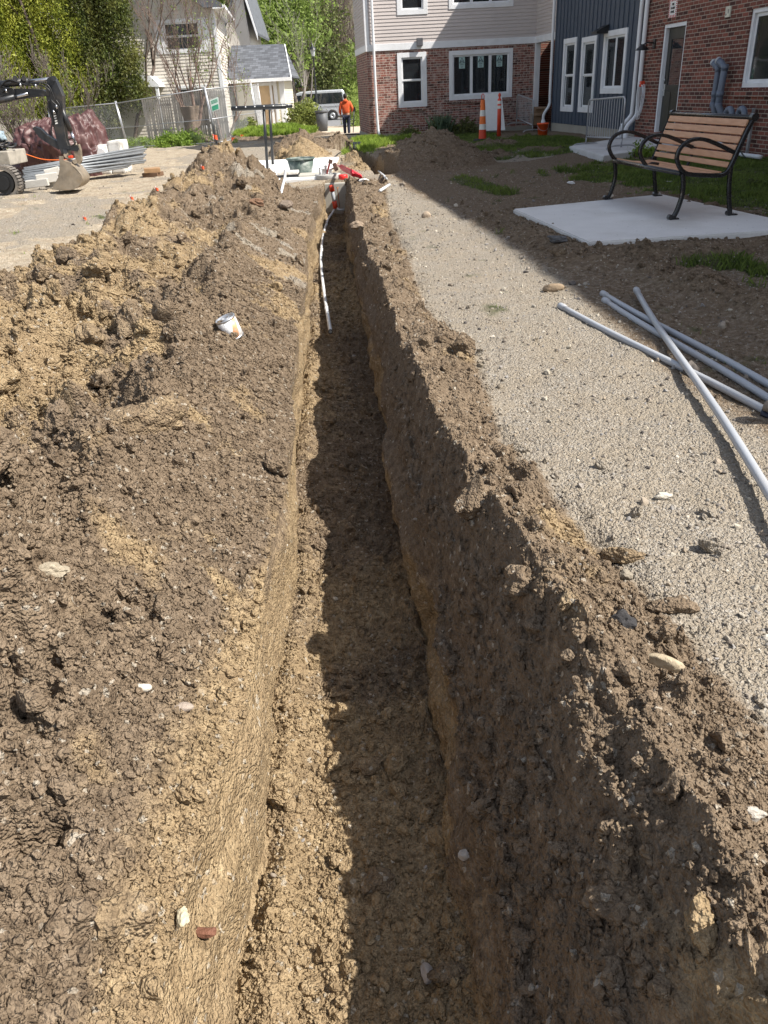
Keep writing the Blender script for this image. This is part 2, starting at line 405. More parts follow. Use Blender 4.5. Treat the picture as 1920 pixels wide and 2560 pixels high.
grav = np.maximum(grav, .85*pileL*sstep(fbm(P*[1, 1, 1], .55, 3, .6, 51), .42, .62)*sstep(y, 6, 8)*sstep(x, -2.2, -1.7))
grav = np.maximum(grav, .8*(rg == 0)*out*sstep(n3+n1*.6, .15, .6))                      # grey stone chips in the yard
grav = np.maximum(grav, .9*(np.exp(-(((x-2.9)/1.3)**2+((y-18.6)/1.3)**2)) > .4)*out)
yard = np.where(rg == 0, out, 0)*1.0
yard = np.maximum(yard, np.where(y > 15.5, out*(1-sstep(x, -.3, .8)), 0))
yard = np.maximum(yard, out*(y > 26)*(1-sstep(x, 0.2, 1.0)))
grn = np.zeros(len(x))
def inpoly(x, y, poly):
    r = np.zeros(len(x), bool); n = len(poly)
    for i in range(n):
        x1, y1 = poly[i]; x2, y2 = poly[(i+1) % n]
        c = ((y1 > y) != (y2 > y)) & (x < (x2-x1)*(y-y1)/(y2-y1+1e-12)+x1); r ^= c
    return r
def pxpoly(pp): return [tuple(gp(*c)[:2]) for c in pp]
def blob(pp, w=.35): return inpoly(x+w*(n2+.6*n1), y+w*1.6*(n1-.5*n2), pxpoly(pp)).astype(float)
lawn = blob([(1400, 428), (1560, 402), (2000, 392), (2000, 600), (1920, 548), (1740, 508), (1665, 482), (1560, 462), (1490, 452)])
lawn = np.maximum(lawn, blob([(1075, 392), (1190, 352), (1330, 338), (1450, 345), (1430, 376), (1340, 392), (1190, 400)], .3))
lawn = np.maximum(lawn, blob([(862, 392), (893, 348), (960, 330), (1010, 340), (965, 362), (930, 372), (900, 398)], .2))
lawn = np.maximum(lawn, blob([(975, 345), (1060, 330), (1230, 330), (1230, 350), (1080, 352)], .2))
lawn = np.maximum(lawn, .75*(rg == 4)*sstep(.5*n2+(1-sstep(seg_d(x, y, [(2.05, 12.2), (1.65, 14.8)]), .1, .35))-.55, -.1, .3))
lawn = np.maximum(lawn, .8*sstep(.5*n2+(1-sstep(seg_d(x, y, [(2.75, 6.75), (3.1, 6.6)]), .05, .3))-.55, -.1, .3))
for (px, py, rr) in ((255, 542, .25), (1880, 672, .25)):
    q = gp(px, py); lawn = np.maximum(lawn, sstep(.5*n2+(1-sstep(np.hypot(x-q[0], (y-q[1])*.5), .05, rr))-.5, -.1, .3))
bank = np.exp(-(((x+3.9)/2.0)**2+((y-38.2)/2.6)**2)); lawn = np.maximum(lawn, sstep(bank, .3, .5))
lawn = np.maximum(lawn, sstep(seg_d(x, y, [(-14, 41.5), (-9, 40.5), (-6.5, 39)]), 2.0, .8) if False else (1-sstep(seg_d(x, y, [(-14, 41.5), (-9, 40.5), (-6.2, 38.6)]), .8, 1.8)))
lawn = np.maximum(lawn, sstep(y, 76, 80)*1.0)
grn = lawn*(1-pile)*((rg == 0) | (rg == 4))*(y > 4)
# --- relief
D = np.zeros(len(x)); chunk = np.zeros(len(x))
amp = np.clip(pile+.0, 0, 1)
Pa = Pn*[1, 1, 1.25]
wv = np.stack([vnoise(Pa/.13, 91), vnoise(Pa/.13, 92), vnoise(Pa/.13, 93)], -1); Pq = Pa+.035*wv
Pq2 = Pq
fl1 = chunks(Pq, .27, 1, .45); fl2 = chunks(Pq, .105, 2, .5); fl3 = chunks(Pq2, .045, 3, .6); fl4 = chunks(Pq2, .020, 4, .7)
fb = fbm(Pa, .42, 3, .5, 31); fr4 = fbm(Pa, .03, 3, .6, 41); rg_ = 1-np.abs(fbm(Pq, .20, 4, .55, 61))
a = amp[I]
far = 1+sstep(y[I], 8, 16)*.5
lf_ = np.where(rg[I] == 0, .12+1.0*sstep(dL[I]+.12*fb, .34, .75)*(1-.45*sstep(y[I], 4.5, 8)), .42)   # smooth scraped strip beside the rim, cloddier further out
zone = np.clip(.55+.9*fbm(Pa, .5, 2, .5, 33), .15, 1.3)                    # clods come in patches, crumbs between
d = a*far*(lf_*(.17*fb+(.19+.26*(rg[I] == 0)*sstep(dL[I], .55, .9)*(1-sstep(y[I], 3.5, 6)))*(fl1-.3)*zone+.09*(1-.45*sstep(y[I], 3.5, 5))*(rg_-.75))+(.30+.70*lf_)*.060*(fl2-.3)*zone+.018*(fl3-.3)*(.4+.6*zone)+.005*fl4+.003*fr4)
hol = sstep(-fbm(Pq, .38, 3, .5, 88), .38, .75)*(rg[I] == 0)*sstep(dL[I], .5, .8)
d = d-a*.11*hol
d = d*np.where(y[I] > 15.6, .6, 1)*(.25+.75*sstep(seg_d(x[I], y[I], PADC+PADC[:1]), .05, .35))
rimf = np.where(rg[I] == 0, sstep(dL[I], -.01, .07), np.where(rg[I] == 4, sstep(dR[I], -.01, .06), 1)); d = d*np.where(y[I] < 15.5, .15+.85*rimf, 1)
flat = (1-a)*((rg[I] == 0)*(.012*fb+.004*fr4+.006*fl3)+(rg[I] == 4)*(.012*fb+.003*fr4+.004*fl4))
flat = flat+(1-a)*(rg[I] == 4)*sstep(x[I]-shade_x[I], 0, .6)*(.02*(rg_-.6)+.012*fl3)*(y[I] < 16)
d = np.where(flo[I] > 0, .020*fb+.030*fl2*zone+.020*(fl3-.15)*zone+.009*fl4+.004*fr4, d+flat)
d = np.where(wall[I] > 0, 0, d)
D[I] = d
z = z+D
# left yard: shallow wheel tracks
trk = (rg == 0)*out*(y > 8)
z = z+trk*.03*np.sin((x*.35-y)*2*math.pi/.9+.8*n3)*sstep(n3, -.2, .4)
# loose crumbs gathered along both feet of the trench walls
fx = (x-XLF(y))/np.maximum(XR(y)-XLF(y)-.03, .1)
z = z+flo*(.040*np.exp(-((fx-.12)/.10)**2)*np.clip(.7+n1, .1, 1.6)+.04*np.exp(-((1-fx)/.12)**2)*np.clip(.6+n1, .1, 1.5))
# walls: horizontal relief, scraped bands along the trench, lumps
wI = np.where((wall > 0) & near)[0]; Pw = P[wI].astype(float)
wd = np.where(rg[wI] == 1, .045, .075)*fbm(Pw*[1, .5, 1.2], .38, 3, .5, 71)+.009*fbm(Pw*[1, .2, 1], .06, 3, .5, 72)+np.where(rg[wI] == 1, .4, 1)*(.024*chunks(Pw, .12, 73, .4)+.010*chunks(Pw, .04, 74, .6))+.006*chunks(Pw, .018, 75, .7)
topness = np.where(rg[wI] == 1, (z[wI]+.6)/.55, (z[wI]+.6)/.55)
env = np.clip(np.minimum(1, (z[wI]+.68)*8), 0, 1)*np.clip((np.where(rg[wI] == 1, -.08, ZRR(y[wI]))-.0-z[wI])*9, 0, 1)
x[wI] += np.where(rg[wI] == 1, 1, -1)*(wd*env-.01)
# rim edges wander: shift whole cross-section columns a little with y
wob = .030*fbm(np.stack([0*y, y, 0*y], -1), .9, 3, .55, 81)+.005*fbm(np.stack([0*y, y, 0*y], -1), .11, 3, .6, 84); wob2 = .035*fbm(np.stack([0*y+9, y, 0*y], -1), .7, 3, .55, 82)+.022*fbm(np.stack([0*y+9, y, 0*y], -1), .12, 3, .6, 83)
x = x+np.where(near & (y < 15.4), wob*np.exp(-np.abs(x-XL(y))/.12)+wob2*np.exp(-np.abs(x-XR(y))/.12), 0)
for (px, py, r_, dp) in ((40, 2085, .055, .13), (95, 2060, .05, .12), (130, 1705, .05, .13), (105, 1765, .045, .10), (265, 1195, .07, .15), (60, 1010, .08, .12), (235, 1560, .04, .08), (480, 1010, .05, .07), (700, 1540, .03, .05), (20, 1850, .05, .1), (330, 1500, .05, .08), (170, 1330, .06, .09)):
    q = gz(px, py, .17); dd0 = np.hypot((x-q[0])/1.5, y-q[1])/r_; nz_ = np.zeros(len(x)); k_ = dd0 < 3; nz_[k_] = fbm(P[k_].astype(float), .08, 3, .6, 99)
    dp = dp*.6; z = z-(rg == 0)*dp*(1-sstep(dd0+.6*nz_, .55, 1.15))*k_+(rg == 0)*dp*.45*np.exp(-((dd0-1.7+.5*nz_)/.5)**2)*k_
# slabs sit in cleared ground
P = np.stack([x, y, z], -1)
inpad = (x > 1.6) & (x < 4.0) & (y > 7.2) & (y < 10.4)
def inpoly_(x, y, poly):
    r = np.zeros(len(x), bool); n = len(poly)
    for i in range(n):
        x1, y1 = poly[i]; x2, y2 = poly[(i+1) % n]
        c = ((y1 > y) != (y2 > y)) & (x < (x2-x1)*(y-y1)/(y2-y1+1e-12)+x1); r ^= c
    return r
SLAB = [(-3.25, 15.95), (-3.02, 21.2), (-.62, 20.9), (-.72, 15.85)]
STEP = [tuple(gp(1425, 378, .0)[:2]), tuple(gp(1500, 404, .0)[:2]), (6.95, 17.9), (6.7, 21.3)]
for poly in (PADI, SLAB, STEP):
    q = inpoly(x, y, poly); P[q, 2] = np.minimum(P[q, 2], G(x[q], y[q])-.02)
gidx = np.arange(NR*NC).reshape(NR, NC)
quads = np.stack([gidx[:-1, :-1], gidx[:-1, 1:], gidx[1:, 1:], gidx[1:, :-1]], -1).reshape(-1, 4)
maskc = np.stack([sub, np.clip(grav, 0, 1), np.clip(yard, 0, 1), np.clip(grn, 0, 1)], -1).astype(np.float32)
GP = P
PADC_ = PADC
# ---- soil shader
def soilmat(name='soil'):
    mt, n, l, b = newmat(name); v = wpos(n)
    at = n.new('ShaderNodeAttribute'); at.attribute_name = 'mask'; sp = n.new('ShaderNodeSeparateColor'); l.new(at.outputs['Color'], sp.inputs[0])
    nb = noise(n, l, v, 3.2, 6, .65); nm = noise(n, l, v, 22, 5, .65); nf = noise(n, l, v, 130, 3, .6)
    top = ramp(n, l, nm, [(.28, (.085, .060, .039)), (.5, (.200, .150, .102)), (.72, (.300, .232, .165))])
    top = mixc(n, l, ramp(n, l, nb, [(.4, 0.), (.62, .5)]), top, (.195, .148, .103))
    subc = ramp(n, l, nm, [(.25, (.190, .135, .076)), (.5, (.325, .240, .140)), (.75, (.470, .365, .225))])
    subc = mixc(n, l, ramp(n, l, nb, [(.42, 0.), (.66, .6)]), subc, (.28, .205, .125))
    fsub = mth(n, l, 'ADD', sp.outputs[0], mth(n, l, 'MULTIPLY_ADD', nm, .9, -.45)); fsub = ramp(n, l, fsub, [(.25, 0.), (.75, 1.)])
    c = mixc(n, l, fsub, top, subc)
    # crumbs: per-cell tint
    vc = voro(n, l, v, 75); vs = n.new('ShaderNodeSeparateColor'); l.new(vc.outputs['Color'], vs.inputs[0])
    c = mixc(n, l, .45, c, ramp(n, l, vs.outputs[0], [(0, (.62, .58, .55)), (.6, (1, 1, 1)), (1, (1.0, 1.0, 1.0))]), 'MULTIPLY')
    c = mixc(n, l, ramp(n, l, vs.outputs[1], [(.970, 0.), (.98, .6)]), c, (.46, .42, .35))
    # gravel
    v1 = voro(n, l, v, 150); s1 = n.new('ShaderNodeSeparateColor'); l.new(v1.outputs['Color'], s1.inputs[0])
    v2 = voro(n, l, v, 70); s2 = n.new('ShaderNodeSeparateColor'); l.new(v2.outputs['Color'], s2.inputs[0])
    gst = [(0, (.10, .088, .075)), (.16, (.18, .155, .13)), (.45, (.305, .265, .215)), (.72, (.41, .36, .29)), (.88, (.32, .31, .295)), (1, (.60, .56, .50))]
    g1 = ramp(n, l, s1.outputs[0], gst); g2 = ramp(n, l, s2.outputs[1], gst)
    gr = mixc(n, l, ramp(n, l, s2.outputs[2], [(.84, 0.), (.88, .9)]), g1, g2); gr = mixc(n, l, .45, gr, (.275, .24, .19))
    gr = mixc(n, l, ramp(n, l, nb, [(.38, .55), (.6, 0.)]), gr, (.30, .25, .185))
    fg = mth(n, l, 'ADD', sp.outputs[1], mth(n, l, 'MULTIPLY_ADD', nm, .8, -.4)); fg = ramp(n, l, fg, [(.3, 0.), (.6, 1.)])
    yd = ramp(n, l, nm, [(.3, (.27, .215, .15)), (.55, (.44, .375, .285)), (.75, (.58, .51, .41))])
    yd = mixc(n, l, ramp(n, l, nb, [(.38, .6), (.56, 0.)]), yd, (.30, .235, .165))
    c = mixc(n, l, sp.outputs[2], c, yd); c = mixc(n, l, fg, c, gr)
    gcol = ramp(n, l, nm, [(.3, (.035, .045, .016)), (.7, (.085, .10, .035))])
    c = mixc(n, l, at.outputs['Alpha'], c, gcol)
    l.new(c, b.inputs['Base Color']); b.inputs['Roughness'].default_value = .93; b.inputs['Specular IOR Level'].default_value = .18
    h1 = mth(n, l, 'MULTIPLY', vc.outputs['Distance'], -1.3); h2 = mth(n, l, 'MULTIPLY', v1.outputs['Distance'], -.8)
    h = mth(n, l, 'ADD', h1, mth(n, l, 'ADD', mth(n, l, 'MULTIPLY', nf, .8), h2))
    bump(n, l, h, b, .9, .011)
    return mt
SOIL = soilmat()
def grid_obj(name, fmask):
    fs = quads[fmask]; used, inv = np.unique(fs, return_inverse=True)
    me = mesh_np(name, GP[used], inv.reshape(-1, 4), False)
    ca = me.color_attributes.new('mask', 'FLOAT_COLOR', 'POINT'); ca.data.foreach_set('color', maskc[used].ravel())
    return put(name, me, SOIL)
fc = quads[:, 0]
fx_, fy_ = GP[fc, 0], GP[fc, 1]
fb_ = (rg[quads].max(1) == 0) & (pileL[fc] > .5) & (fy_ > .5) & (fy_ < 15)
fr2 = (rg[quads].min(1) == 4) & (pileR[fc] > .5) & (fy_ > .5) & (fy_ < 15)
HP = lambda cx, cy, rx, ry: (np.hypot((fx_-cx)/rx, (fy_-cy)/ry) < 1) & (rg[fc] != 2)
fh1 = HP(-1.9, 21.9, .85, .85) & ~fb_; fh2 = HP(-2.0, 25.2, 1.7, 1.0) & ~fh1; fh3 = HP(1.35, 18.0, 1.35, 1.85) & ~fh2
rest = ~(fb_ | fr2 | fh1 | fh2 | fh3)
tag(grid_obj('ground', rest), None, None, None, 'structure')
tag(grid_obj('soil_bank', fb_), 'long lumpy bank of tan and brown dug soil left of the trench', 'soil pile')
tag(grid_obj('soil_berm', fr2), 'dark crumbly soil ridge heaped between the trench and the gravel', 'soil pile')
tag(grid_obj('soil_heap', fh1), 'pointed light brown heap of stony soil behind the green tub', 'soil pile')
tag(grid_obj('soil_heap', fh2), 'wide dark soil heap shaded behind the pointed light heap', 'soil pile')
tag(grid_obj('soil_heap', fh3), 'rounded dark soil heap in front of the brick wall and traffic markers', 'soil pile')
# height lookup
CELL = {}
from mathutils.kdtree import KDTree
_sel = np.where(near & (rg != 1) & (rg != 3))[0][::5]
_kd = KDTree(len(_sel))
for k_, i_ in enumerate(_sel): _kd.insert((GP[i_, 0], GP[i_, 1], 0), k_)
_kd.balance()
def gh(x, y):
    r = _kd.find_n((x, y, 0), 3); return float(np.mean([GP[_sel[k], 2] for _, k, _ in r]))
def onground(px, py, dz=0):                # the point of the finished ground seen at a photo pixel
    r = ray(px, py); lo = None; t0 = .6
    ts = np.geomspace(.7, 60, 500)
    for t in ts:
        p = CC+r*t
        if p[2] <= gh(p[0], p[1])+dz:
            lo = p; break
    return lo if lo is not None else gp(px, py, dz)
# ---- clods and stones lying loose (nobody could count them)
def ico(sub, seed, jit=.25, flat=.8, cuts=9):
    import bmesh
    bm = bmesh.new(); bmesh.ops.create_icosphere(bm, subdivisions=sub, radius=1)
    v = np.array([p.co[:] for p in bm.verts]); f = np.array([[q.index for q in g.verts] for g in bm.faces]); bm.free()
    rl = np.random.default_rng(seed*13+1); nn = rl.normal(size=(cuts, 3)); nn /= np.linalg.norm(nn, axis=1)[:, None]; dd = rl.uniform(.55, .9, cuts)
    r = np.ones(len(v))
    for k in range(cuts): c = v@nn[k]; r = np.where(c > .05, np.minimum(r, dd[k]/np.maximum(c, .05)), r)
    r = r*(1+jit*fbm(v, 1.0, 2, .5, seed)+jit*.45*fbm(v, .30, 3, .6, seed+5))
    v = v*r[:, None]*[1, .85, flat]; return v, f
def rotm(rg_, n):
    q = rg_.normal(size=(n, 4)); q /= np.linalg.norm(q, axis=1)[:, None]; w, a, b, c = q.T
    return np.stack([1-2*(b*b+c*c), 2*(a*b-w*c), 2*(a*c+w*b), 2*(a*b+w*c), 1-2*(a*a+c*c), 2*(b*c-w*a), 2*(a*c-w*b), 2*(b*c+w*a), 1-2*(a*a+b*b)], 1).reshape(n, 3, 3)
def scatter(name, pts, sizes, protos, mat, masks=None, sink=.25, smooth=False):
    vs, fs, ms, o = [], [], [], 0; pick = rng.integers(0, len(protos), len(pts))
    for k, (v, f) in enumerate(protos):
        s = pick == k; m = s.sum()
        if not m: continue
        R = rotm(rng, m); w = np.einsum('nij,vj->nvi', R, v)*sizes[s][:, None, None]
        w = w+pts[s][:, None, :]; w[:, :, 2] += (sizes[s]*(.5-sink))[:, None]
        vs.append(w.reshape(-1, 3)); fs.append((f[None]+(np.arange(m)*len(v))[:, None, None]).reshape(-1, 3)+o); o += m*len(v)
        if masks is not None: ms.append(np.repeat(masks[s], len(v), 0))
    me = mesh_np(name, np.concatenate(vs), np.concatenate(fs), smooth)
    if masks is not None:
        ca = me.color_attributes.new('mask', 'FLOAT_COLOR', 'POINT'); ca.data.foreach_set('color', np.concatenate(ms).astype(np.float32).ravel())
    return tag(put(name, me, mat), None, None, None, 'stuff')
def pick_pts(weight, n):
    weight = np.nan_to_num(weight).clip(0)
    w = weight/weight.sum(); i = rng.choice(len(w), n, p=w); return i
hu = (x+0*y)
inview = (y > .75) & (y < 26) & (x > -.5*y-1.7) & (x < .53*y+.7)
rowgap = np.gradient(ys)[:, None]*np.abs(np.gradient(X, axis=1)); area = np.broadcast_to(rowgap, X.shape).reshape(-1)
vis = 1/(.6+np.clip(y, .1, None))**1.35
clodw = inview*area*vis*(pile*(.35+.65*np.where(rg == 0, sstep(dL, .2, .9), .8))+flo*1.3+.03*(rg == 4)*(dR < bout(y)+.5)+.05*(rg == 4)*(x > shade_x)*(y < 12))
P_lo = [ico(1, s, .32) for s in range(4)]; P_mid = [ico(2, 20+s, .34) for s in range(5)]; P_hi = [ico(3, 40+s, .36) for s in range(5)]
i = pick_pts(clodw*(1+.8*(rg == 0)*(dL < .9)), 120000); s = np.exp(rng.normal(math.log(.0048), .42, len(i)))*(1+.06*y[i]); scatter('soil_crumbs', GP[i], s, P_lo, SOIL, maskc[i])
i = pick_pts(clodw*(.15+np.clip(n2+.3*n1, 0, 2)), 7500); s = np.exp(rng.normal(math.log(.0110), .42, len(i)))*(1+.07*y[i]); scatter('soil_clods', GP[i], s, P_mid, SOIL, maskc[i], .3)
i = pick_pts(clodw*(1+1.5*(rg == 0)*sstep(dL, .5, .9)), 420); s = np.exp(rng.normal(math.log(.024), .40, len(i)))*(1+.06*y[i]); scatter('large_soil_clods', GP[i], s, P_hi, SOIL, maskc[i], .15, False)

cw = clodw*(rg == 0)*sstep(dL, .45, .8)*(y < 8); i = pick_pts(cw, 190); s = np.exp(rng.normal(math.log(.05), .42, len(i)))*(1+.03*y[i]); scatter('soil_boulders', GP[i], s, [ico(4, 140+k_, .40, .75, 12) for k_ in range(5)], SOIL, maskc[i], .15, False)
cw = clodw*(rg == 4)*(y < 8); i = pick_pts(cw, 40); s = np.exp(rng.normal(math.log(.028), .3, len(i))); scatter('berm_clods', GP[i], s, [ico(4, 150+k_, .40, .75, 12) for k_ in range(5)], SOIL, maskc[i], .15, False)

cw = inview*area*vis*(rg == 0)*pile*(y < 7)*(dL > -.02); i = pick_pts(cw, 80000); s = np.exp(rng.normal(math.log(.0056), .42, len(i)))*(1+.06*y[i]); scatter('bank_crumbs', GP[i], s, P_lo, SOIL, maskc[i])
i = pick_pts(cw, 5000); s = np.exp(rng.normal(math.log(.0115), .45, len(i)))*(1+.05*y[i]); scatter('bank_clods', GP[i], s, P_mid, SOIL, maskc[i], .3)
cw = inview*area*vis*wall*(y < 7); i = pick_pts(cw+0*y, 4500); s = np.exp(rng.normal(math.log(.0042), .4, len(i))); scatter('wall_crumbs', GP[i], s, P_lo, SOIL, maskc[i], .5)
# ---- pebbles
def stonemat(name, stops, rough=.75):
    mt, n, l, b = newmat(name); v = coords(n); rnd = n.new('ShaderNodeNewGeometry').outputs['Random Per Island']
    c = ramp(n, l, rnd, stops); q = noise(n, l, v, 40, 5, .6)
    c = mixc(n, l, .6, c, ramp(n, l, q, [(.3, (.6, .57, .52)), (.65, (1, 1, 1))]), 'MULTIPLY')
    l.new(c, b.inputs['Base Color']); b.inputs['Roughness'].default_value = rough; b.inputs['Specular IOR Level'].default_value = .3
    bump(n, l, noise(n, l, v, 120, 4), b, .4, .004); return mt
PEB = stonemat('pebble', [(0, (.10, .09, .085)), (.2, (.20, .17, .14)), (.45, (.34, .28, .21)), (.7, (.27, .26, .255)), (.9, (.40, .36, .29)), (1, (.58, .53, .45))])
P_st = [ico(2, 60+s, .22, .6) for s in range(6)]
gw = inview*area*vis*(((rg == 4)*np.clip(grav, 0, 1)*(1-pile))*1.0+.35*(rg == 4)*(1-pile)*(y < 16)+.02*pile+.05*flo+.25*(rg == 0)*(1-pile))
i = pick_pts(gw, 12000); s = np.exp(rng.normal(math.log(.0042), .45, len(i)))*(1+.07*y[i]); scatter('gravel_stones', GP[i], s, P_st, PEB, None, .35)
i = pick_pts(gw*(.3+(x > shade_x)*1.), 200); s = np.exp(rng.normal(math.log(.013), .4, len(i)))*(1+.05*y[i]); scatter('pebbles', GP[i], s, [ico(3, 80+s_, .25, .6) for s_ in range(4)], PEB, None, .35, True)
# ---- rocks that stand out
def rock(px, py, r, sq, col, label, seed, name='rock', cat='rock', rough=.8, sub=4, jit=.3, rz=0., group=None, soil=None, sink=.45):
    p = onground(px, py); v, f = ico(sub, seed, jit*.8, 1., 11 if jit > .15 else 3); v = v*np.array(sq)*r
    c_, s_ = math.cos(rz), math.sin(rz); v = np.stack([v[:, 0]*c_-v[:, 1]*s_, v[:, 0]*s_+v[:, 1]*c_, v[:, 2]], 1)
    me = mesh_np(name, v, f, jit < .15)
    if soil is not None:
        mk = np.tile(np.array([soil, 0, 0, 0], np.float32), (len(v), 1)); ca = me.color_attributes.new('mask', 'FLOAT_COLOR', 'POINT'); ca.data.foreach_set('color', mk.ravel()); mt = SOIL
    else: mt = M(name, tuple(q*.8 for q in col), rough, 0, .35, 14, .7, 60, .008, tuple(c*.4 for c in col), .8)
    o = put(name, me, mt, None, (p[0], p[1], gh(p[0], p[1])+r*sq[2]*sink))
    return tag(o, label, cat, group)
rock(1383, 728, .075, (1.1, .7, .62), (.30, .22, .14), 'tan oval cobble in the shade beyond the conduit ends', 1, sub=4, jit=.08)
rock(1066, 545, .062, (1, .8, .8), (.42, .33, .24), 'rounded pinkish stone on the gravel beside the far trench edge', 2, jit=.08)
rock(1656, 1254, .030, (1.3, .8, .7), (.62, .57, .48), 'pale angular stone alone on the sunlit gravel', 3, jit=.35, sub=3)
rock(850, 2158, .036, (1.2, .9, .75), (.26, .20, .13), 'brown angular stone at the sunlit edge of the trench floor', 4, jit=.35, sub=3, soil=0.7)
rock(925, 1925, .060, (1, .9, .4), (.25, .205, .15), 'flat grey brown stone on the shaded trench floor', 5, jit=.3, sub=3, soil=0.5)
rock(940, 2215, .060, (1, .95, .5), (.22, .17, .12), 'largest rounded stone on the shaded trench floor', 6, jit=.25, soil=0.4)
rock(1066, 2446, .026, (.75, 1.3, .6), (.42, .37, .33), 'small smooth pale stone by the foot of the right trench wall', 7, jit=.08)
rock(1116, 2448, .048, (1.2, .8, .6), (.24, .17, .11), 'brown stone touching the pale smooth stone in the trench', 8, jit=.25, soil=0.4)
rock(1163, 2142, .020, (1.3, .9, .8), (.50, .46, .42), 'little whitish stone stuck low in the right trench wall', 9, jit=.2)
rock(375, 1085, .15, (1.25, .8, .75), (.30, .215, .125), 'biggest soil-caked boulder in the bank left of the trench', 10, jit=.32, rz=.5, soil=0.45)
rock(280, 668, .06, (1.1, .9, .9), (.42, .35, .25), 'cream coloured stone near the far outer edge of the soil bank', 11, jit=.25)
rock(422, 808, .085, (1, .85, 1), (.17, .125, .085), 'rounded brown stone half buried left of the paint can', 12, jit=.12, soil=0.25)
rock(275, 800, .065, (1, .85, .9), (.16, .12, .085), 'smaller brown stone further left of the paint can', 13, jit=.15, soil=0.2)
rock(130, 1440, .045, (1.4, .8, .5), (.40, .34, .25), 'broad whitish lump of stone low on the left of the bank', 14, jit=.3)
rock(358, 1727, .022, (1.2, .75, .6), (.68, .62, .52), 'small white oval pebble on the brown slope', 15, jit=.06, sub=3)
rock(458, 1775, .024, (1.2, .8, .5), (.40, .33, .27), 'pinkish oval pebble right of the white oval pebble', 16, jit=.1, sub=3)
rock(465, 2330, .022, (.8, 1.2, .9), (.66, .58, .40), 'cream chip of stone at the top of the yellow wall', 17, jit=.4, sub=3)
rock(712, 1400, .020, (1, 1, 1.2), (.66, .63, .58), 'whitish pebble poking out of the trench edge', 18, jit=.3, sub=3)
rock(535, 2400, .022, (1.4, .8, .6), (.20, .085, .05), 'broken reddish brick fragment in the near bank', 19, 'brick_fragment', 'brick fragment', sub=2, jit=.35)
rock(1690, 1620, .050, (.8, .8, .95), (.16, .115, .075), 'dark clod standing at the gravel side of the soil ridge', 20, 'soil_clod', 'clod', jit=.35, soil=0.1)
rock(1655, 1665, .036, (1.6, .6, .6), (.50, .41, .28), 'long cream stone beside the dark clod at the gravel edge', 21, jit=.12, rz=-.5)
rock(1560, 1565, .035, (1, .8, .9), (.035, .033, .035), 'black lump of asphalt on the soil ridge', 22, 'asphalt_lump', 'asphalt', jit=.4, sub=3)
rock(1560, 1408, .060, (1.3, .8, .7), (.27, .20, .12), 'flat brown clod on the outer edge of the soil ridge', 23, 'soil_clod', 'clod', jit=.3, soil=0.5)
rock(1685, 1535, .058, (1.3, .9, .7), (.17, .12, .08), 'wide brown clod lying furthest out on the gravel', 24, 'soil_clod', 'clod', jit=.3, soil=0.15)
rock(1165, 890, .075, (1, .8, 1), (.13, .095, .065), 'dark clod on the gravel halfway along the trench', 25, 'soil_clod', 'clod', jit=.4, soil=0.0)
rock(1560, 1480-30, .03, (1, .9, .7), (.30, .26, .2), 'small tan stone between the brown clods', 26, jit=.25, sub=3)
rock(1880, 2040, .022, (1.1, .8, .6), (.50, .46, .40), 'white flat stone at the right edge of the soil ridge', 27, jit=.35, sub=3)
rock(1750, 2330, .050, (.8, 1.1, .8), (.36, .28, .16), 'tan angular stone on the near part of the soil ridge', 28, jit=.35, soil=0.8)
rock(1395, 612, .09, (1.3, .8, .45), (.14, .14, .145), 'flat grey slab of stone on the dark dirt before the bench pad', 29, jit=.35)
rock(690, 378, .16, (1, 1, .75), (.34, .25, .17), 'round stone on the peak of the light soil heap', 30, jit=.1) if False else None
rock(648, 520, .085, (1.2, .8, .8), (.30, .17, .10), 'reddish brown rock in the far end of the soil bank', 31, jit=.35)
rock(712, 520, .085, (1.3, .9, .8), (.22, .17, .13), 'grey brown rock beside the white hose in the bank', 32, jit=.35)
rock(895, 575, .075, (1.2, .9, .8), (.32, .24, .17), 'pinkish brown rock in the right lip of the far trench', 33, jit=.3)
# ---- paint can
def axisM(d, roll=0):
    q = Vector(d).to_track_quat('Z', 'Y'); return (q.to_matrix() @ Matrix.Rotation(roll, 3, 'Z'))
WHT = M('white_paint', (.78, .78, .77), .45, 0, .04, 8, .1)
CANL = None
def canlabel():
    mt, n, l, b = newmat('can_label'); v = coords(n); s = n.new('ShaderNodeSeparateXYZ'); l.new(v, s.inputs[0])
    a = mth(n, l, 'ARCTAN2', s.outputs[1], s.outputs[0])
    band = ramp(n, l, mth(n, l, 'MULTIPLY_ADD', a, .159, .5), [(0, (.76, .77, .78)), (.26, (.76, .77, .78)), (.265, (.62, .30, .14)), (.36, (.66, .36, .2)), (.365, (.72, .66, .60)), (.40, (.74, .72, .70)), (1, (.76, .77, .78))])
    tx = noise(n, l, v, 90, 2, .5); tx = ramp(n, l, tx, [(.56, 0.), (.6, .5)])
    c = mixc(n, l, tx, band, (.35, .34, .36)); d = ramp(n, l, noise(n, l, v, 14, 5, .7), [(.55, 0.), (.75, .6)]); c = mixc(n, l, d, c, (.25, .18, .11))
    l.new(c, b.inputs['Base Color']); b.inputs['Roughness'].default_value = .45; return mt
p = onground(585, 830); r0 = .060; hh = .128
axis = Vector((-.30, -.10, .92)).normalized(); Mx = axisM(axis, .0)
base = V(p)+Vector((0, 0, -.035))
can = thing('paint_can', base, 'upside down white paint can with an orange label stuck tilted in the soil bank', 'paint can')
mb = MB(); mb.lathe([(.001, .0), (r0, 0), (r0, hh), (r0*.98, hh)], base, 40, Mx); body = part('can_body', mb, canlabel(), can); 
STEEL = M('tin', (.62, .63, .64), .32, .85, .12, 20, .1)
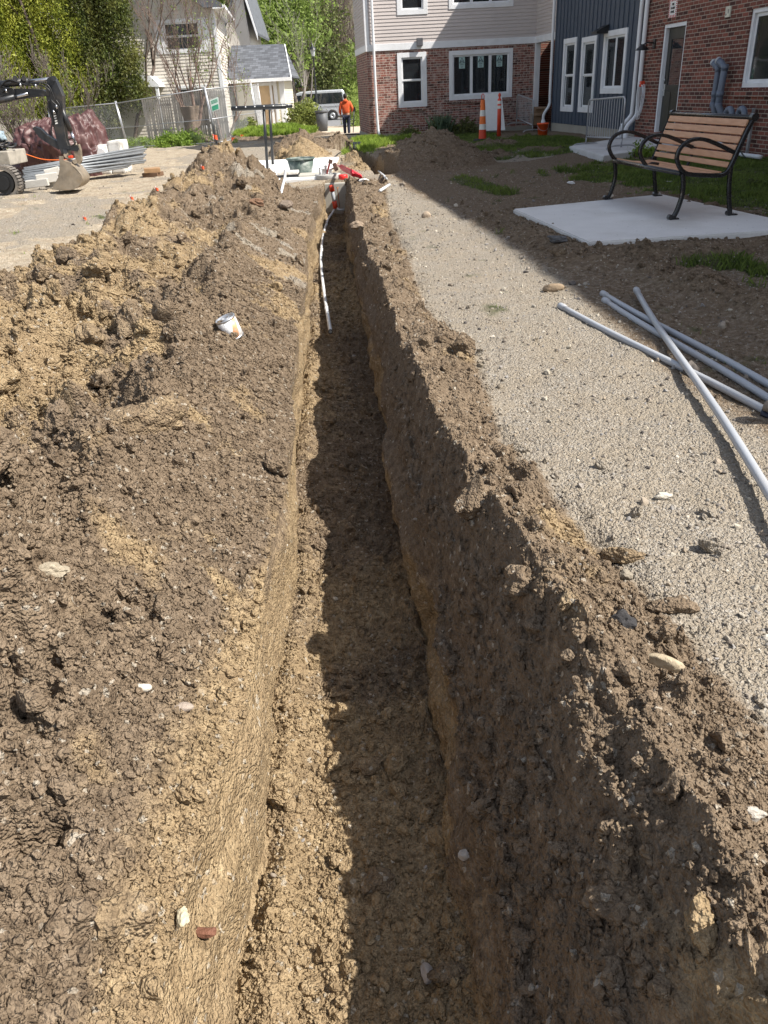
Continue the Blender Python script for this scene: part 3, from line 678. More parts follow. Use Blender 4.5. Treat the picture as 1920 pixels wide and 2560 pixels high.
mb = MB(); mb.lathe([(r0*1.03, hh-.006), (r0*1.05, hh), (r0*1.03, hh+.006), (r0*.95, hh+.005), (r0*.92, hh-.004), (r0*.45, hh-.006), (r0*.44, hh+.004), (r0*.36, hh+.004), (r0*.34, hh-.006), (.001, hh-.006)], base, 40, Mx); part('lid', mb, STEEL, can)
mb = MB(); mb.lathe([(r0*1.0, 0), (r0*1.04, .004), (r0*1.02, .010), (r0*1.0, .012)], base, 40, Mx); part('rim', mb, STEEL, can)
# ---- conduit in the trench
PVC = M('pvc_white', (.60, .62, .64), .38, 0, .07, 7, .05, dirt=(.35, .28, .2), dirtamt=.45)
PVG = M('pvc_grey', (.37, .39, .42), .36, 0, .05, 3, .04, dirt=(.40, .36, .32), dirtamt=.25)
def spl(pts, n=8):
    pts = [Vector(p) for p in pts]; out = []
    for i in range(len(pts)-1):
        p0 = pts[max(i-1, 0)]; p1 = pts[i]; p2 = pts[i+1]; p3 = pts[min(i+2, len(pts)-1)]
        for k in range(n):
            t = k/n; out.append(.5*((2*p1)+(p2-p0)*t+(2*p0-5*p1+4*p2-p3)*t*t+(3*p1-p0-3*p2+p3)*t**3))
    out.append(pts[-1]); return out
zt = -.535
cp = [gz(px, py, zt+.02) for px, py in ((826, 829), (821, 798), (812, 745), (805, 690), (802, 645), (805, 605), (811, 575), (820, 548), (828, 533), (836, 524))]
cp = [V(q) for q in cp]; cp[-1] = V(A(836, 522, 15.12)); cp[-2] = V(A(829, 535, min(cp[-2].y, 14.7))); root = cp[0]; rt_ = thing('trench_conduit', root, 'white plastic conduit snaking along the trench floor from the upright marker pipe', 'conduit')
mb = MB(); mb.tube(spl(cp, 6), .0185, 10); part('pipe', mb, PVC, rt_)
for a, b in ((1, 2), (4, 5), (6, 7)):
    mb = MB(); mb.tube([cp[a].lerp(cp[b], .4), cp[a].lerp(cp[b], .56)], .0225, 10); part('coupling', mb, PVC, rt_)
mb = MB(); dd = (cp[0]-cp[1]).normalized(); mb.hollow(cp[0]-dd*.02, cp[0]+dd*.012, .0195, .005); part('open_end', mb, M('pipe_bore', (.06, .06, .06), .6), rt_)
END = V(A(836, 524, 15.25))
RED = M('red_orange', (.62, .055, .018), .45, 0, .08); ORG = M('orange_plastic', (.75, .16, .025), .5, 0, .07)
top = V(A(828, 464, 15.05)); bot = V(A(839, 521, 15.05))
st = thing('marker_pipe', bot, 'short grey pipe with red orange caps standing at the end of the trench', 'pipe')
mb = MB(); mb.tube([bot, top], .034, 14); part('pipe', mb, PVG, st)
for a, b in ((0, .32), (.75, 1.02)):
    mb = MB(); mb.tube([bot.lerp(top, a), bot.lerp(top, b)], .044, 14); part('cap', mb, RED, st)
mb = MB(); mb.tube([bot+Vector((0, 0, .02)), bot+Vector((.06, -.05, -.02)), bot+Vector((.16, -.02, -.03))], .02, 8); part('elbow', mb, PVC, st)
b2 = V(A(849, 518, 15.2)); mb = MB(); mb.tube([b2, b2+Vector((-.015, .02, .33))], .008, 6); mb.tube([b2+Vector((-.035, .02, .33)), b2+Vector((.005, .02, .33))], .008, 6)
single('copper_rod', mb, M('copper', (.40, .16, .07), .4, .8), b2, 'thin copper rod beside the red capped marker pipe', 'rod')
pts = [V(onground(700, 494, -.02)), None, None, V(A(713, 424, 13.3))]
pts[1] = V(A(706, 468, pts[0].y+.1)); pts[2] = V(A(712, 445, pts[0].y+.25)); pts[3] = V(A(713, 423, pts[0].y+.3))
mb = MB(); mb.tube(spl(pts, 5), .022, 10); single('stub_pipe', mb, PVC, pts[0], 'bent white pipe sticking up out of the far soil bank', 'pipe')
a_, b_ = V(onground(950, 477, .03)), V(onground(974, 462, .03)); mb = MB(); mb.tube([a_, b_], .024, 10); single('pipe_offcut', mb, PVC, a_, 'short white pipe offcut lying right of the far trench', 'pipe')
q = [V(onground(*c, .03)) for c in ((946, 428), (960, 440), (968, 450))]
mb = MB(); mb.tube(spl(q, 4), .02, 8); single('pipe_offcut', mb, PVC, q[0], 'curved white pipe at the mouth of the side trench', 'pipe')
# ---- four grey conduits on the ground
def conduit(a, b, z0, z1, label, r=.0195):
    p0 = V(gz(*a, z0)); p1 = V(gz(*b, z1)); d = (p1-p0).normalized(); p1 = p1+d*.5
    t = thing('grey_conduit', p0, label, 'conduit', 'grey conduits on the ground'); mb = MB(); k = 14; L = (p1-p0).length
    side = d.cross(Vector((0, 0, 1))).normalized()
    mb.tube([p0+d*L*i/k+side*.012*math.sin(i*.5) for i in range(k+1)], r, 16); part('pipe', mb, PVG, t)
    mb = MB(); mb.tube([p0-d*.004, p0+d*.015, p0+d*.07, p0+d*.08], [r*1.12, r*1.2, r*1.2, r*1.02], 16); part('socket', mb, PVG, t)
    mb = MB(); mb.tube([p0-d*.0042, p0-d*.0052], r*.92, 16); part('opening', mb, M('conduit_bore', (.16, .17, .19), .7), t)
conduit((1400, 764), (1920, 1032), .015, .016, 'lowest-lying grey conduit, its end nearest the sunlit gravel')
conduit((1510, 750), (1905, 988), .015, .016, 'middle grey conduit under the crossing one, its end tucked below its neighbour')
conduit((1506, 733), (1920, 962), .02, .02, 'rearmost grey conduit, farthest up the dark dirt')
conduit((1590, 724), (1920, 1232), .052, .052, 'grey conduit lying crosswise over the other three, half in sun')
# boot tip at the right edge, worn by the worker standing outside the frame
bp = V(gz(1905, 1035, .0)); bd = Vector((-.62, .78, 0)).normalized(); bs = Vector((bd.y, -bd.x, 0))
boot = thing('work_boot', bp, 'dark navy boot with a tan toe at the right edge by the conduits', 'boot')
def bootf(p): return bp+bd*(p[0]-.02)+bs*p[1]+Vector((0, 0, p[2]))
def shell(prof, n=14):                      # cross-sections (x, half width, z low, z high)
    vs = []; fs = []
    for (x_, w_, z0, z1) in prof:
        for j in range(n):
            a = 2*math.pi*j/n; vs.append(bootf((x_, math.cos(a)*w_, (z0+z1)/2+math.sin(a)*(z1-z0)/2)))
    for i in range(len(prof)-1):
        for j in range(n): fs.append((i*n+j, i*n+(j+1) % n, (i+1)*n+(j+1) % n, (i+1)*n+j))
    fs.append(tuple(range(n))); fs.append(tuple(range((len(prof)-1)*n, len(prof)*n))); return vs, fs
for nm, prof, mt in (('toe_cap', [(.018, .012, .03, .05), (.010, .032, .02, .07), (-.02, .044, .02, .088), (-.05, .047, .02, .098)], M('suede', (.22, .18, .14), .8)),
                     ('upper', [(-.05, .0465, .02, .098), (-.12, .044, .02, .12), (-.17, .042, .02, .16), (-.24, .046, .02, .17), (-.28, .03, .02, .165)], M('navy_leather', (.018, .022, .045), .5)),
                     ('sole', [(.022, .01, .0, .03), (.012, .036, -.005, .026), (-.03, .05, -.005, .026), (-.15, .042, -.005, .026), (-.27, .044, -.005, .026), (-.29, .02, 0, .026)], M('sole_rubber', (.015, .018, .035), .6))):
    vs, fs = shell(prof); part(nm, MB().add(vs, fs, True), mt, boot)
mb = MB(); mb.lathe([(.042, .15), (.046, .22), (.052, .32)], bp-bd*.22, 14); part('trouser_leg', mb, M('denim', (.03, .04, .07), .8), boot)
# ---- marking flags in the left yard
FLG = M('flag_orange', (.85, .10, .03), .6, 0, .05)
for k, (px, py, lb) in enumerate(((537, 381, 'orange marking flag in the yard right below the green fence sign'), (504, 430, 'orange marking flag just above the white kerb'), (390, 486, 'orange marking flag lying left of the soil mound'),
                                  (328, 510, 'tiny orange flag lying in the stony yard'), (210, 557, 'orange flag flat on the ground beside a grass tuft'), (580, 352, 'orange flag under the end of the chain-link fence'), (602, 345, 'last orange flag at the fence foot near the grass bank'), (726, 312, 'orange flag standing in the grass bank'))):
    b = V(onground(px, py)); h = .22 if k in (0, 7) else .07
    t = thing('marking_flag', b, lb, 'flag', 'orange marking flags')
    s_ = b.y/17*.8
    mb = MB(); mb.tube([b, b+Vector((.01, 0, h+.05*s_))], .003, 4); part('wire', mb, M('wire', (.3, .3, .3), .4, .8), t)
    mb = MB(); w_ = .10*s_*(1.1 if k in (0,) else .75)
    n_ = 6; vs = []
    for i in range(n_+1):
        for j in (0, 1): vs.append(b+Vector((w_*i/n_, .012*math.sin(i*1.3), h+(j-.5)*w_*.9-.02*i/n_)))
    vs += [v+Vector((0, .002, 0)) for v in vs]
    fs = [(2*i, 2*i+2, 2*i+3, 2*i+1) for i in range(n_)]+[(2*i+14, 2*i+15, 2*i+17, 2*i+16) for i in range(n_)]
    mb.add(vs, fs); part('flag', mb, FLG, t)
# ---- bench pad and bench
def concrete(name, c, stain=(.3, .26, .2)):
    mt, n, l, b = newmat(name); v = wpos(n); f = noise(n, l, v, 2.2, 6, .65); g = noise(n, l, v, 60, 4, .7)
    col = ramp(n, l, f, [(.3, tuple(q*.86 for q in c)), (.7, c)]); col = mixc(n, l, ramp(n, l, g, [(.35, .25), (.55, 0.)]), col, tuple(q*.6 for q in c))
    vv = voro(n, l, v, 26); sx = n.new('ShaderNodeSeparateColor'); l.new(vv.outputs['Color'], sx.inputs[0])
    sp = mth(n, l, 'MULTIPLY', ramp(n, l, sx.outputs[0], [(.93, 0.), (.95, 1.)]), ramp(n, l, vv.outputs['Distance'], [(.16, 1.), (.22, 0.)]))
    col = mixc(n, l, mth(n, l, 'MULTIPLY', sp, .75), col, (.16, .14, .12))
    st = noise(n, l, v, .9, 4, .6); col = mixc(n, l, ramp(n, l, st, [(.52, 0.), (.72, .35)]), col, stain)
    l.new(col, b.inputs['Base Color']); b.inputs['Roughness'].default_value = .85; bump(n, l, g, b, .3, .003); return mt
CON = concrete('pad_concrete', (.68, .675, .66)); CON2 = concrete('vault_concrete', (.42, .40, .35)); CONW = concrete('slab_concrete', (.80, .80, .79), (.6, .58, .53))
pc = [Vector((*q, PZ)) for q in PADC]
import bmesh
def slab_obj(name, poly, zt_, zb, mat, label, cat, bev=.012):
    bm = bmesh.new(); vs = [bm.verts.new((p[0], p[1], zt_)) for p in poly]; f = bm.faces.new(vs)
    if f.normal.z < 0: f.normal_flip()
    r = bmesh.ops.extrude_face_region(bm, geom=[f]); bmesh.ops.translate(bm, verts=[g for g in r['geom'] if isinstance(g, bmesh.types.BMVert)], vec=(0, 0, zb-zt_))
    bmesh.ops.recalc_face_normals(bm, faces=bm.faces[:])
    bmesh.ops.bevel(bm, geom=bm.edges[:], offset=bev, segments=2, affect='EDGES')
    c = Vector((sum(p[0] for p in poly)/len(poly), sum(p[1] for p in poly)/len(poly), zb)); bmesh.ops.translate(bm, verts=bm.verts[:], vec=-c)
    me = bpy.data.meshes.new(name); bm.to_mesh(me); bm.free(); return tag(put(name, me, mat, None, c), label, cat)
slab_obj('concrete_pad', pc, PZ, -.08, CON, 'pale square concrete pad under the bench', 'concrete pad')
BLK = M('black_enamel', (.012, .012, .013), .28, 0, .15, 20, .08, 90, .001, coat=.4)
WOOD = None
def slatmat():
    mt, n, l, b = newmat('slat_wood'); v = coords(n); mp = n.new('ShaderNodeMapping'); mp.inputs['Scale'].default_value = (9, .8, 9); l.new(v, mp.inputs[0])
    f = noise(n, l, mp.outputs[0], 4, 5, .6); c = ramp(n, l, f, [(.3, (.44, .22, .115)), (.7, (.60, .335, .19))]); l.new(c, b.inputs['Base Color'])
    b.inputs['Roughness'].default_value = .5; bump(n, l, f, b, .15, .002); return mt
WOOD = slatmat()
F0 = V(gz(1678, 549, PZ)); F1 = V(gz(1516, 499, PZ)); ub = Vector((F1-F0)); ub.z = 0; BL = ub.length; ub.normalize(); db = Vector((ub.y, -ub.x, 0))
if db.x < 0: db = -db
bench = thing('park_bench', F0+ub*BL/2, 'black metal park bench with tan slats and looped armrests on the concrete pad', 'bench')
def BP(d, z, u): return F0+db*d+ub*u+Vector((0, 0, z))
def barprof(mb, prof, u, w, t):             # a flat cast bar following a (d,z) path: thickness t in plane, width w along u
    pr = [Vector((a, b)) for a, b in prof]; vs = []; n = len(pr)
    for i, p in enumerate(pr):
        tn = (pr[min(i+1, n-1)]-pr[max(i-1, 0)]).normalized(); nn = Vector((-tn.y, tn.x)); tt_ = t[i] if isinstance(t, list) else t
        for (a, b) in ((-1, -1), (1, -1), (1, 1), (-1, 1)):
            for (ca, cb) in (((.7, 1), (1, .7)) if a*b > 0 else ((1, .7), (.7, 1))):
                q = p+nn*tt_/2*b*cb; vs.append(BP(q.x, q.y, u+a*w/2*ca))
    fs = [(i*8+j, i*8+(j+1) % 8, (i+1)*8+(j+1) % 8, (i+1)*8+j) for i in range(n-1) for j in range(8)]+[tuple(range(8)), tuple((n-1)*8+j for j in range(7, -1, -1))]
    mb.add(vs, fs, False)
def spl2(pts, n=6): return [(q.x, q.z) for q in spl([(a, 0, b) for a, b in pts], n)]
fleg = spl2([(.02, .02), (.055, .10), (.085, .24), (.075, .36), (.06, .425)]); bleg = spl2([(.62, .02), (.60, .10), (.575, .22), (.56, .34), (.555, .45)])
seatp = spl2([(.055, .445), (.12, .415), (.28, .395), (.45, .385), (.52, .41), (.56, .48), (.61, .62), (.67, .78), (.71, .87)])
arm = spl2([(.07, .43), (.01, .50), (-.02, .58), (.01, .66), (.08, .71), (.17, .725), (.28, .705), (.42, .65), (.565, .585)])
for u in (0, BL):
    mb = MB(); barprof(mb, fleg, u, .045, .038); part('leg', mb, BLK, bench)
    mb = MB(); barprof(mb, bleg, u, .045, .036); part('leg', mb, BLK, bench)
    mb = MB(); barprof(mb, seatp, u, .042, .04); c = BP(.715, .885, u); mb.tube([c-ub*.026, c+ub*.026], .038, 16, smooth=False); part('end_frame', mb, BLK, bench)
    for d0 in (0, .62):
        mb = MB(); c = BP(d0-.015, .024, u); mb.tube([c-ub*.026, c+ub*.026], .026, 12, smooth=False)
        f = lambda q, d0=d0, u=u: BP(d0+q[0], q[2], u+q[1]); mb.bbox((-.02, -.03, .002), (.07, .03, .014), .004, f); part('foot', mb, BLK, bench)
        mb = MB(); c = BP(d0+.045, .014, u); mb.tube([c, c+Vector((0, 0, .028))], .006, 8); mb.tube([c, c+Vector((0, 0, .012))], .013, 6); part('bolt', mb, STEEL, bench)
for u in (0, BL*.5, BL):
    mb = MB(); barprof(mb, arm, u, .045, .034); part('armrest', mb, BLK, bench)
mb = MB(); barprof(mb, spl2([(.07, .43), (.14, .45), (.20, .44)]), BL*.5, .045, .03); part('armrest_bracket', mb, BLK, bench)
mb = MB(); barprof(mb, spl2([(.06, .425), (.13, .395), (.28, .372), (.45, .365), (.53, .40), (.60, .60), (.70, .85)]), BL*.5, .03, .025); part('centre_rib', mb, BLK, bench)
mb = MB(); mb.tube([BP(.045, .425, .02), BP(.045, .425, BL-.02)], .022, 12); part('front_rail', mb, BLK, bench)
mb = MB(); mb.tube([BP(.70, .885, .02), BP(.70, .885, BL-.02)], .022, 12); part('top_rail', mb, BLK, bench)
def slat(d, z, ang, w=.062, t=.022):
    ca, sa = math.cos(ang), math.sin(ang)
    f = lambda q: BP(d+q[0]*ca-q[2]*sa, z+q[0]*sa+q[2]*ca, q[1])
    mb = MB(); mb.bbox((-w/2, .026, -t/2), (w/2, BL-.026, t/2), .005, f); return mb
for d, z, a in ((.10, .435, -.30), (.17, .417, -.18), (.24, .406, -.1), (.31, .400, -.05), (.38, .397, .0), (.45, .402, .12)):
    part('seat_slat', slat(d, z, a), WOOD, bench)
for k in range(6):
    t = k/5; d = .545+.125*t; z = .47+.365*t; part('back_slat', slat(d, z, math.atan2(.365, .135), .062 if k else .05), WOOD, bench)
# ================================================================= BUILDINGS
def brickmat(name, ax, c1, c2, mortar, pale=0., dk=.4):
    mt, n, l, b = newmat(name); g = n.new('ShaderNodeNewGeometry').outputs['Position']; s = n.new('ShaderNodeSeparateXYZ')
    dot = n.new('ShaderNodeVectorMath'); dot.operation = 'DOT_PRODUCT'; l.new(g, dot.inputs[0]); dot.inputs[1].default_value = ax; l.new(g, s.inputs[0])
    cmb = n.new('ShaderNodeCombineXYZ'); l.new(dot.outputs['Value'], cmb.inputs[0]); l.new(s.outputs[2], cmb.inputs[1])
    bt = n.new('ShaderNodeTexBrick'); l.new(cmb.outputs[0], bt.inputs[0]); bt.inputs['Scale'].default_value = 1
    bt.inputs['Brick Width'].default_value = .2132; bt.inputs['Row Height'].default_value = .0715; bt.inputs['Mortar Size'].default_value = .0075; bt.inputs['Mortar Smooth'].default_value = .25
    bt.inputs['Color1'].default_value = (0, 0, 0, 1); bt.inputs['Color2'].default_value = (1, 1, 1, 1); bt.inputs['Mortar'].default_value = (.5, .5, .5, 1); bt.inputs['Bias'].default_value = 0
    nz = noise(n, l, g, 9, 5, .65); nf = noise(n, l, g, 55, 4, .6)
    c = ramp(n, l, bt.outputs['Color'], [(0, tuple(q*dk for q in c1)), (.25, c1), (.6, c2), (.85, tuple(q*1.35 for q in c2)), (1, tuple(q*.55 for q in c1))])
    c = mixc(n, l, .5, c, ramp(n, l, nf, [(.3, (.55, .5, .5)), (.7, (1, 1, 1))]), 'MULTIPLY')
    if pale:
        pf = ramp(n, l, nz, [(.46, 0.), (.62, pale)]); c = mixc(n, l, pf, c, (.50, .40, .36))
    mo = mixc(n, l, .4, mortar, ramp(n, l, nf, [(.3, (.3, .3, .3)), (.7, (1, 1, 1))]), 'MULTIPLY')
    c = mixc(n, l, bt.outputs['Fac'], c, mo); l.new(c, b.inputs['Base Color']); b.inputs['Roughness'].default_value = .85
    h = mth(n, l, 'SUBTRACT', mth(n, l, 'MULTIPLY', nf, .25), bt.outputs['Fac']); bump(n, l, h, b, .6, .008); return mt
KD = math.atan(-.09957); dW = Vector((math.sin(KD), math.cos(KD), 0)); nW = Vector((-dW.y, dW.x, 0))     # right-hand wall: direction away, outward normal (towards the trench)
WO = Vector((8.857, 0, 0)); WO = WO-dW*WO.dot(dW)*0
def WP(s, o, z): return WO+dW*s+nW*o+Vector((0, 0, z))      # s ~ distance along wall, o out of the wall
def RP(px, py, off=0.):                                   # photo pixel -> (s, z) on the right wall
    r = Vector(ray(px, py)); o = Vector(CC)-(WO+nW*off); t = -o.dot(nW)/r.dot(nW); p = o+r*t; return p.dot(dW), p.z
FO = Vector((.34, 29.7, 0)); dF = -nW.copy(); nF = -dW.copy()   # front (beige) wall: runs to the right, faces the camera
def FPt(u, o, z): return FO+dF*u+nF*o+Vector((0, 0, z))
def FP(px, py, off=0.):
    r = Vector(ray(px, py)); o = Vector(CC)-(FO+nF*off); t = -o.dot(nF)/r.dot(nF); p = o+r*t; return p.dot(dF), p.z
def wallgrid(mb, T, u0, u1, z0, z1, holes, depth=.12, thick=.2):
    us = sorted({u0, u1, *[h[0] for h in holes], *[h[1] for h in holes]}); zs = sorted({z0, z1, *[h[2] for h in holes], *[h[3] for h in holes]})
    us = [q for q in us if u0 <= q <= u1]; zs = [q for q in zs if z0 <= q <= z1]
    for a, b in zip(us[:-1], us[1:]):
        for c, d in zip(zs[:-1], zs[1:]):
            mu, mz = (a+b)/2, (c+d)/2
            if any(h[0] < mu < h[1] and h[2] < mz < h[3] for h in holes): continue
            mb.add([T(a, 0, c), T(b, 0, c), T(b, 0, d), T(a, 0, d)], [(0, 1, 2, 3)])
    for (a, b, c, d) in holes:
        c_, d_ = max(c, z0), min(d, z1)
        if d_ <= c_: continue
        q = [(a, c_), (b, c_), (b, d_), (a, d_)]
        for i in range(4):
            p, r = q[i], q[(i+1) % 4]; mb.add([T(p[0], 0, p[1]), T(r[0], 0, r[1]), T(r[0], -depth, r[1]), T(p[0], -depth, p[1])], [(0, 1, 2, 3)])
def siding(mb, T, u0, u1, z0, z1, holes, course=.1, lip=.016):
    k = 0; z = z0
    while z < z1-.01:
        zt_ = min(z+course, z1); segs = [(u0, u1)]
        for h in holes:
            if h[2] < (z+zt_)/2 < h[3]:
                ns = []
                for a, b in segs:
                    if h[1] <= a or h[0] >= b: ns.append((a, b)); continue
                    if h[0] > a: ns.append((a, h[0]))
                    if h[1] < b: ns.append((h[1], b))
                segs = ns
        for a, b in segs:
            mb.add([T(a, lip, z), T(b, lip, z), T(b, .002, zt_), T(a, .002, zt_), T(a, 0, z), T(b, 0, z)], [(0, 1, 2, 3), (4, 5, 1, 0)])
        z = zt_
TRIM = M('white_trim', (.74, .75, .77), .5, 0, .05, 4, .06, dirt=(.55, .55, .53), dirtamt=.3)
def glassmat(name, tint=(.03, .035, .04), tr=.45):
    mt, n, l, b = newmat(name); b.inputs['Base Color'].default_value = (*tint, 1); b.inputs['Roughness'].default_value = .03; b.inputs['Specular IOR Level'].default_value = .8
    t = n.new('ShaderNodeBsdfTransparent'); x = n.new('ShaderNodeMixShader'); x.inputs[0].default_value = tr; t.inputs[0].default_value = (.75, .8, .8, 1)
    l.new(b.outputs[0], x.inputs[1]); l.new(t.outputs[0], x.inputs[2]); l.new(x.outputs[0], n['Material Output'].inputs[0])
    v = wpos(n); bump(n, l, noise(n, l, v, 1.5, 2), b, .03, .05); return mt
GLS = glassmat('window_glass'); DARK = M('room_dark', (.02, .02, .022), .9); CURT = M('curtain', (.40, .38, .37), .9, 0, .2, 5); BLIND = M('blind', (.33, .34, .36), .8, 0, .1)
def window(par, T, u0, u1, z0, z1, panes, trim=.11, sash=.05, dh=False, curtain=None, proud=.03, glass=None, rec=.05):
    """u0..z1: outer edge of the trim"""
    w = MB(); f = lambda q: T(q[0], q[1], q[2])
    for (a, b, c, d) in ((u0, u1, z1-trim, z1), (u0, u1, z0, z0+trim), (u0, u0+trim, z0+trim, z1-trim), (u1-trim, u1, z0+trim, z1-trim)):
        w.bbox((a, -.03, c), (b, proud, d), .004, f)
    fr = part('window', w, TRIM, par)
    iu0, iu1, iz0, iz1 = u0+trim, u1-trim, z0+trim, z1-trim
    s = MB(); W_ = (iu1-iu0)/panes; gaps = []
    for i in range(panes):
        a, b = iu0+W_*i, iu0+W_*(i+1)
        rows_ = [(iz0, (iz0+iz1)/2+.015, -.045), ((iz0+iz1)/2-.015, iz1, -.02)] if dh else [(iz0, iz1, -.02)]
        for (c, d, off) in rows_:
            for (p, q, r_, t) in ((a, b, d-sash, d), (a, b, c, c+sash), (a, a+sash, c+sash, d-sash), (b-sash, b, c+sash, d-sash)):
                s.bbox((p+.001, off-.025, r_), (q-.001, off, t), .003, f)
            gaps.append((a+sash, b-sash, c+sash, d-sash, off-.012))
    part('sash', s, TRIM, fr)
    for (a, b, c, d, off) in gaps:
        g = MB(); g.box((a, off-.006, c), (b, off, d), f); part('pane', g, glass or GLS, fr)
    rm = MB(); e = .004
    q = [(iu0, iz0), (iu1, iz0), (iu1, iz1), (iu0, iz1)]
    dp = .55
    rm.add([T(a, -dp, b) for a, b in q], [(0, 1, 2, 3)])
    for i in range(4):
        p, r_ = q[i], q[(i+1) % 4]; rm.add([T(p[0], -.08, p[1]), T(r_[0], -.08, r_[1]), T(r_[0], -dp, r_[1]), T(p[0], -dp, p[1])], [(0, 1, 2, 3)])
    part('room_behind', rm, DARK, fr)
    for cu in (curtain or []):
        a, b, c, d, mt = cu; k = 40; m2 = MB(); vs = []
        for i in range(k+1):
            uu = a+(b-a)*i/k; oo = -.14+.018*math.sin(i*1.25)+.008*math.sin(i*.5)
            vs += [T(uu, oo, c), T(uu+.01*math.sin(i*.3), oo, d)]
        m2.add(vs, [(2*i, 2*i+2, 2*i+3, 2*i+1) for i in range(k)], True); part('curtain', m2, mt, fr)
    return fr
def hole(u0, u1, z0, z1, t=.10): return (u0+t, u1-t, z0+t, z1-t)
# ---- beige and mottled brick building
BR1 = brickmat('brick_mottled', tuple(dF), (.15, .045, .033), (.235, .080, .057), (.52, .44, .37), .5)
BR1S = brickmat('brick_mottled_side', tuple(dW), (.15, .045, .033), (.235, .080, .057), (.52, .44, .37), .3)
SID = M('beige_siding', (.50, .45, .43), .6, 0, .04, 3, .05)
FND = concrete('foundation', (.36, .34, .29))
uL = FP(925, 300)[0]; uR = FP(1338, 150)[0]; zB = FP(1140, 118)[1]; zBt = FP(1140, 101)[1]; zS = FP(1000, 332)[1]
zB0 = zB
Z2 = 7.2
b1 = thing('brick_and_siding_house', FPt(uL, 0, -.3), 'house with mottled brick below and beige siding above at the end of the yard', 'house')
wins = {}
def fr4(px0, py0, px1, py1, px2=None, py2=None):
    a = FP(px0, py0); b = FP(px1, py1); return [a[0], b[0], b[1], a[1]]
w1 = fr4(992, 132, 1068, 267); w1[3] = FP(1030, 131)[1]; w1[2] = FP(1030, 268)[1]
w2 = fr4(1122, 126, 1279, 246); w2[3] = FP(1200, 124)[1]; w2[2] = FP(1200, 247)[1]
u1w = fr4(987, -130, 1069, 35); u1w[3] = u1w[2]+1.75; u2w = fr4(1121, -100, 1283, 16); u2w[3] = u2w[2]+1.55
mb = MB(); wallgrid(mb, FPt, uL, uR, -.02+zS, zB, [hole(*w1), hole(*w2)]); part('brick_wall', mb, BR1, b1)
SD = 3.7
TS = lambda s, o, z: FPt(uL, 0, 0)+dW*s+nW*o+Vector((0, 0, z))
mb = MB(); wallgrid(mb, TS, 0, SD, zS-.02, zB, []); part('brick_side_wall', mb, BR1S, b1)
mb = MB(); f = lambda q: FPt(uL+q[0], q[1], q[2]); mb.box((-.025, -SD, -.7), (uR-uL, .02, zS-.02), f); part('foundation', mb, FND, b1)
mb = MB(); siding(mb, FPt, uL+.10, uR, zBt, Z2, [hole(*u1w), hole(*u2w)]); siding(mb, TS, .10, SD, zBt, Z2, []); part('siding', mb, SID, b1)
mb = MB(); f = lambda q: FPt(q[0], q[1], q[2])
mb.bbox((uL-.03, -.06, zB), (uR+.02, .035, zBt), .004, f); mb.bbox((uL-.035, -SD, zB+.001), (uL+.0, -.062, zBt-.001), .004, f); part('band_board', mb, TRIM, b1)
mb = MB(); mb.bbox((uL-.034, -.10, zBt+.001), (uL+.10, .034, Z2), .004, f); part('corner_board', mb, TRIM, b1)
for k, (w, n_, dh, cur) in enumerate(((w1, 1, True, [(w1[0]+.16, w1[1]-.32, w1[2]+.16, w1[3]-.55, BLIND)]), (w2, 3, False, [(w2[0]+.25, w2[0]+.55, w2[2]+.15, w2[3]-.2, M('curtain_dim', (.13, .15, .15), .9)), (w2[1]-.75, w2[1]-.5, w2[2]+.15, w2[3]-.2, M('curtain_olive', (.15, .16, .12), .9))]), (u1w, 1, True, None), (u2w, 3, False, None))):
    window(b1, FPt, *w, n_, .13 if n_ == 3 else .14, .05, dh, cur)
    if k < 2:
        m2 = MB(); m2.bbox((w[0]+.02, .001, w[2]-.10), (w[1]-.02, .045, w[2]-.004), .004, f); part('brick_sill', m2, BR1, b1)
# stickers on the triple window
STK = M('sticker', (.42, .58, .56), .6, 0, .05); STKD = M('sticker_print', (.02, .03, .045), .6)
W_ = (w2[1]-w2[0]-.26)/3
for i in range(3):
    cu = w2[0]+.13+W_*(i+.5); zt_ = w2[3]-.19; m2 = MB(); m2.box((cu-.1, -.030, zt_-.33), (cu+.1, -.027, zt_), f); s_ = part('sticker', m2, STK, b1)
    m3 = MB()
    def ln(a, b, t=.010): m3.tube([FPt(cu+a[0], -.024, zt_+a[1]), FPt(cu+b[0], -.024, zt_+b[1])], t, 4, True, False)
    for a, b in (((-.085, -.17), (0, -.02)), ((0, -.02), (.085, -.17)), ((-.085, -.17), (.085, -.17)), ((-.05, -.165), (-.035, -.09)), ((-.035, -.09), (0, -.14)), ((0, -.14), (.035, -.09)), ((.035, -.09), (.05, -.165))): ln(a, b)
    for zz in (-.215, -.235, -.275, -.30): m3.box((cu-.06+.01*(zz < -.25), -.025, zt_+zz), (cu+.06-.01*(zz < -.25), -.022, zt_+zz+.010), f)
    part('print', m3, STKD, s_)
def downspout(par, pts, r=.042, foot=True, name='downspout'):
    mb = MB(); mb.tube(spl(pts, 4), r, 10); d = part(name, mb, TRIM, par)
    if foot:
        b = Vector(pts[-1]); m2 = MB(); m2.lathe([(r*1.55, -.22), (r*1.7, -.18), (r*1.55, -.03), (r*1.15, .02)], b, 14); part('drain_collar', m2, TRIM, d)
ud = FP(938, 200, .09)[0]
downspout(b1, [FPt(ud, .09, Z2), FPt(ud, .09, 4), FPt(ud, .09, zB), FPt(ud, .09, 1), FPt(ud+.02, .10, .25), FPt(ud+.05, .16, .08)])
mb = MB(); a = FP(1048, 104); mb.bbox((a[0]-.10, .036, a[1]-.13), (a[0]+.10, .15, a[1]+.10), .012, f); part('wall_light', mb, M('lamp_grey', (.10, .10, .11), .5), b1)
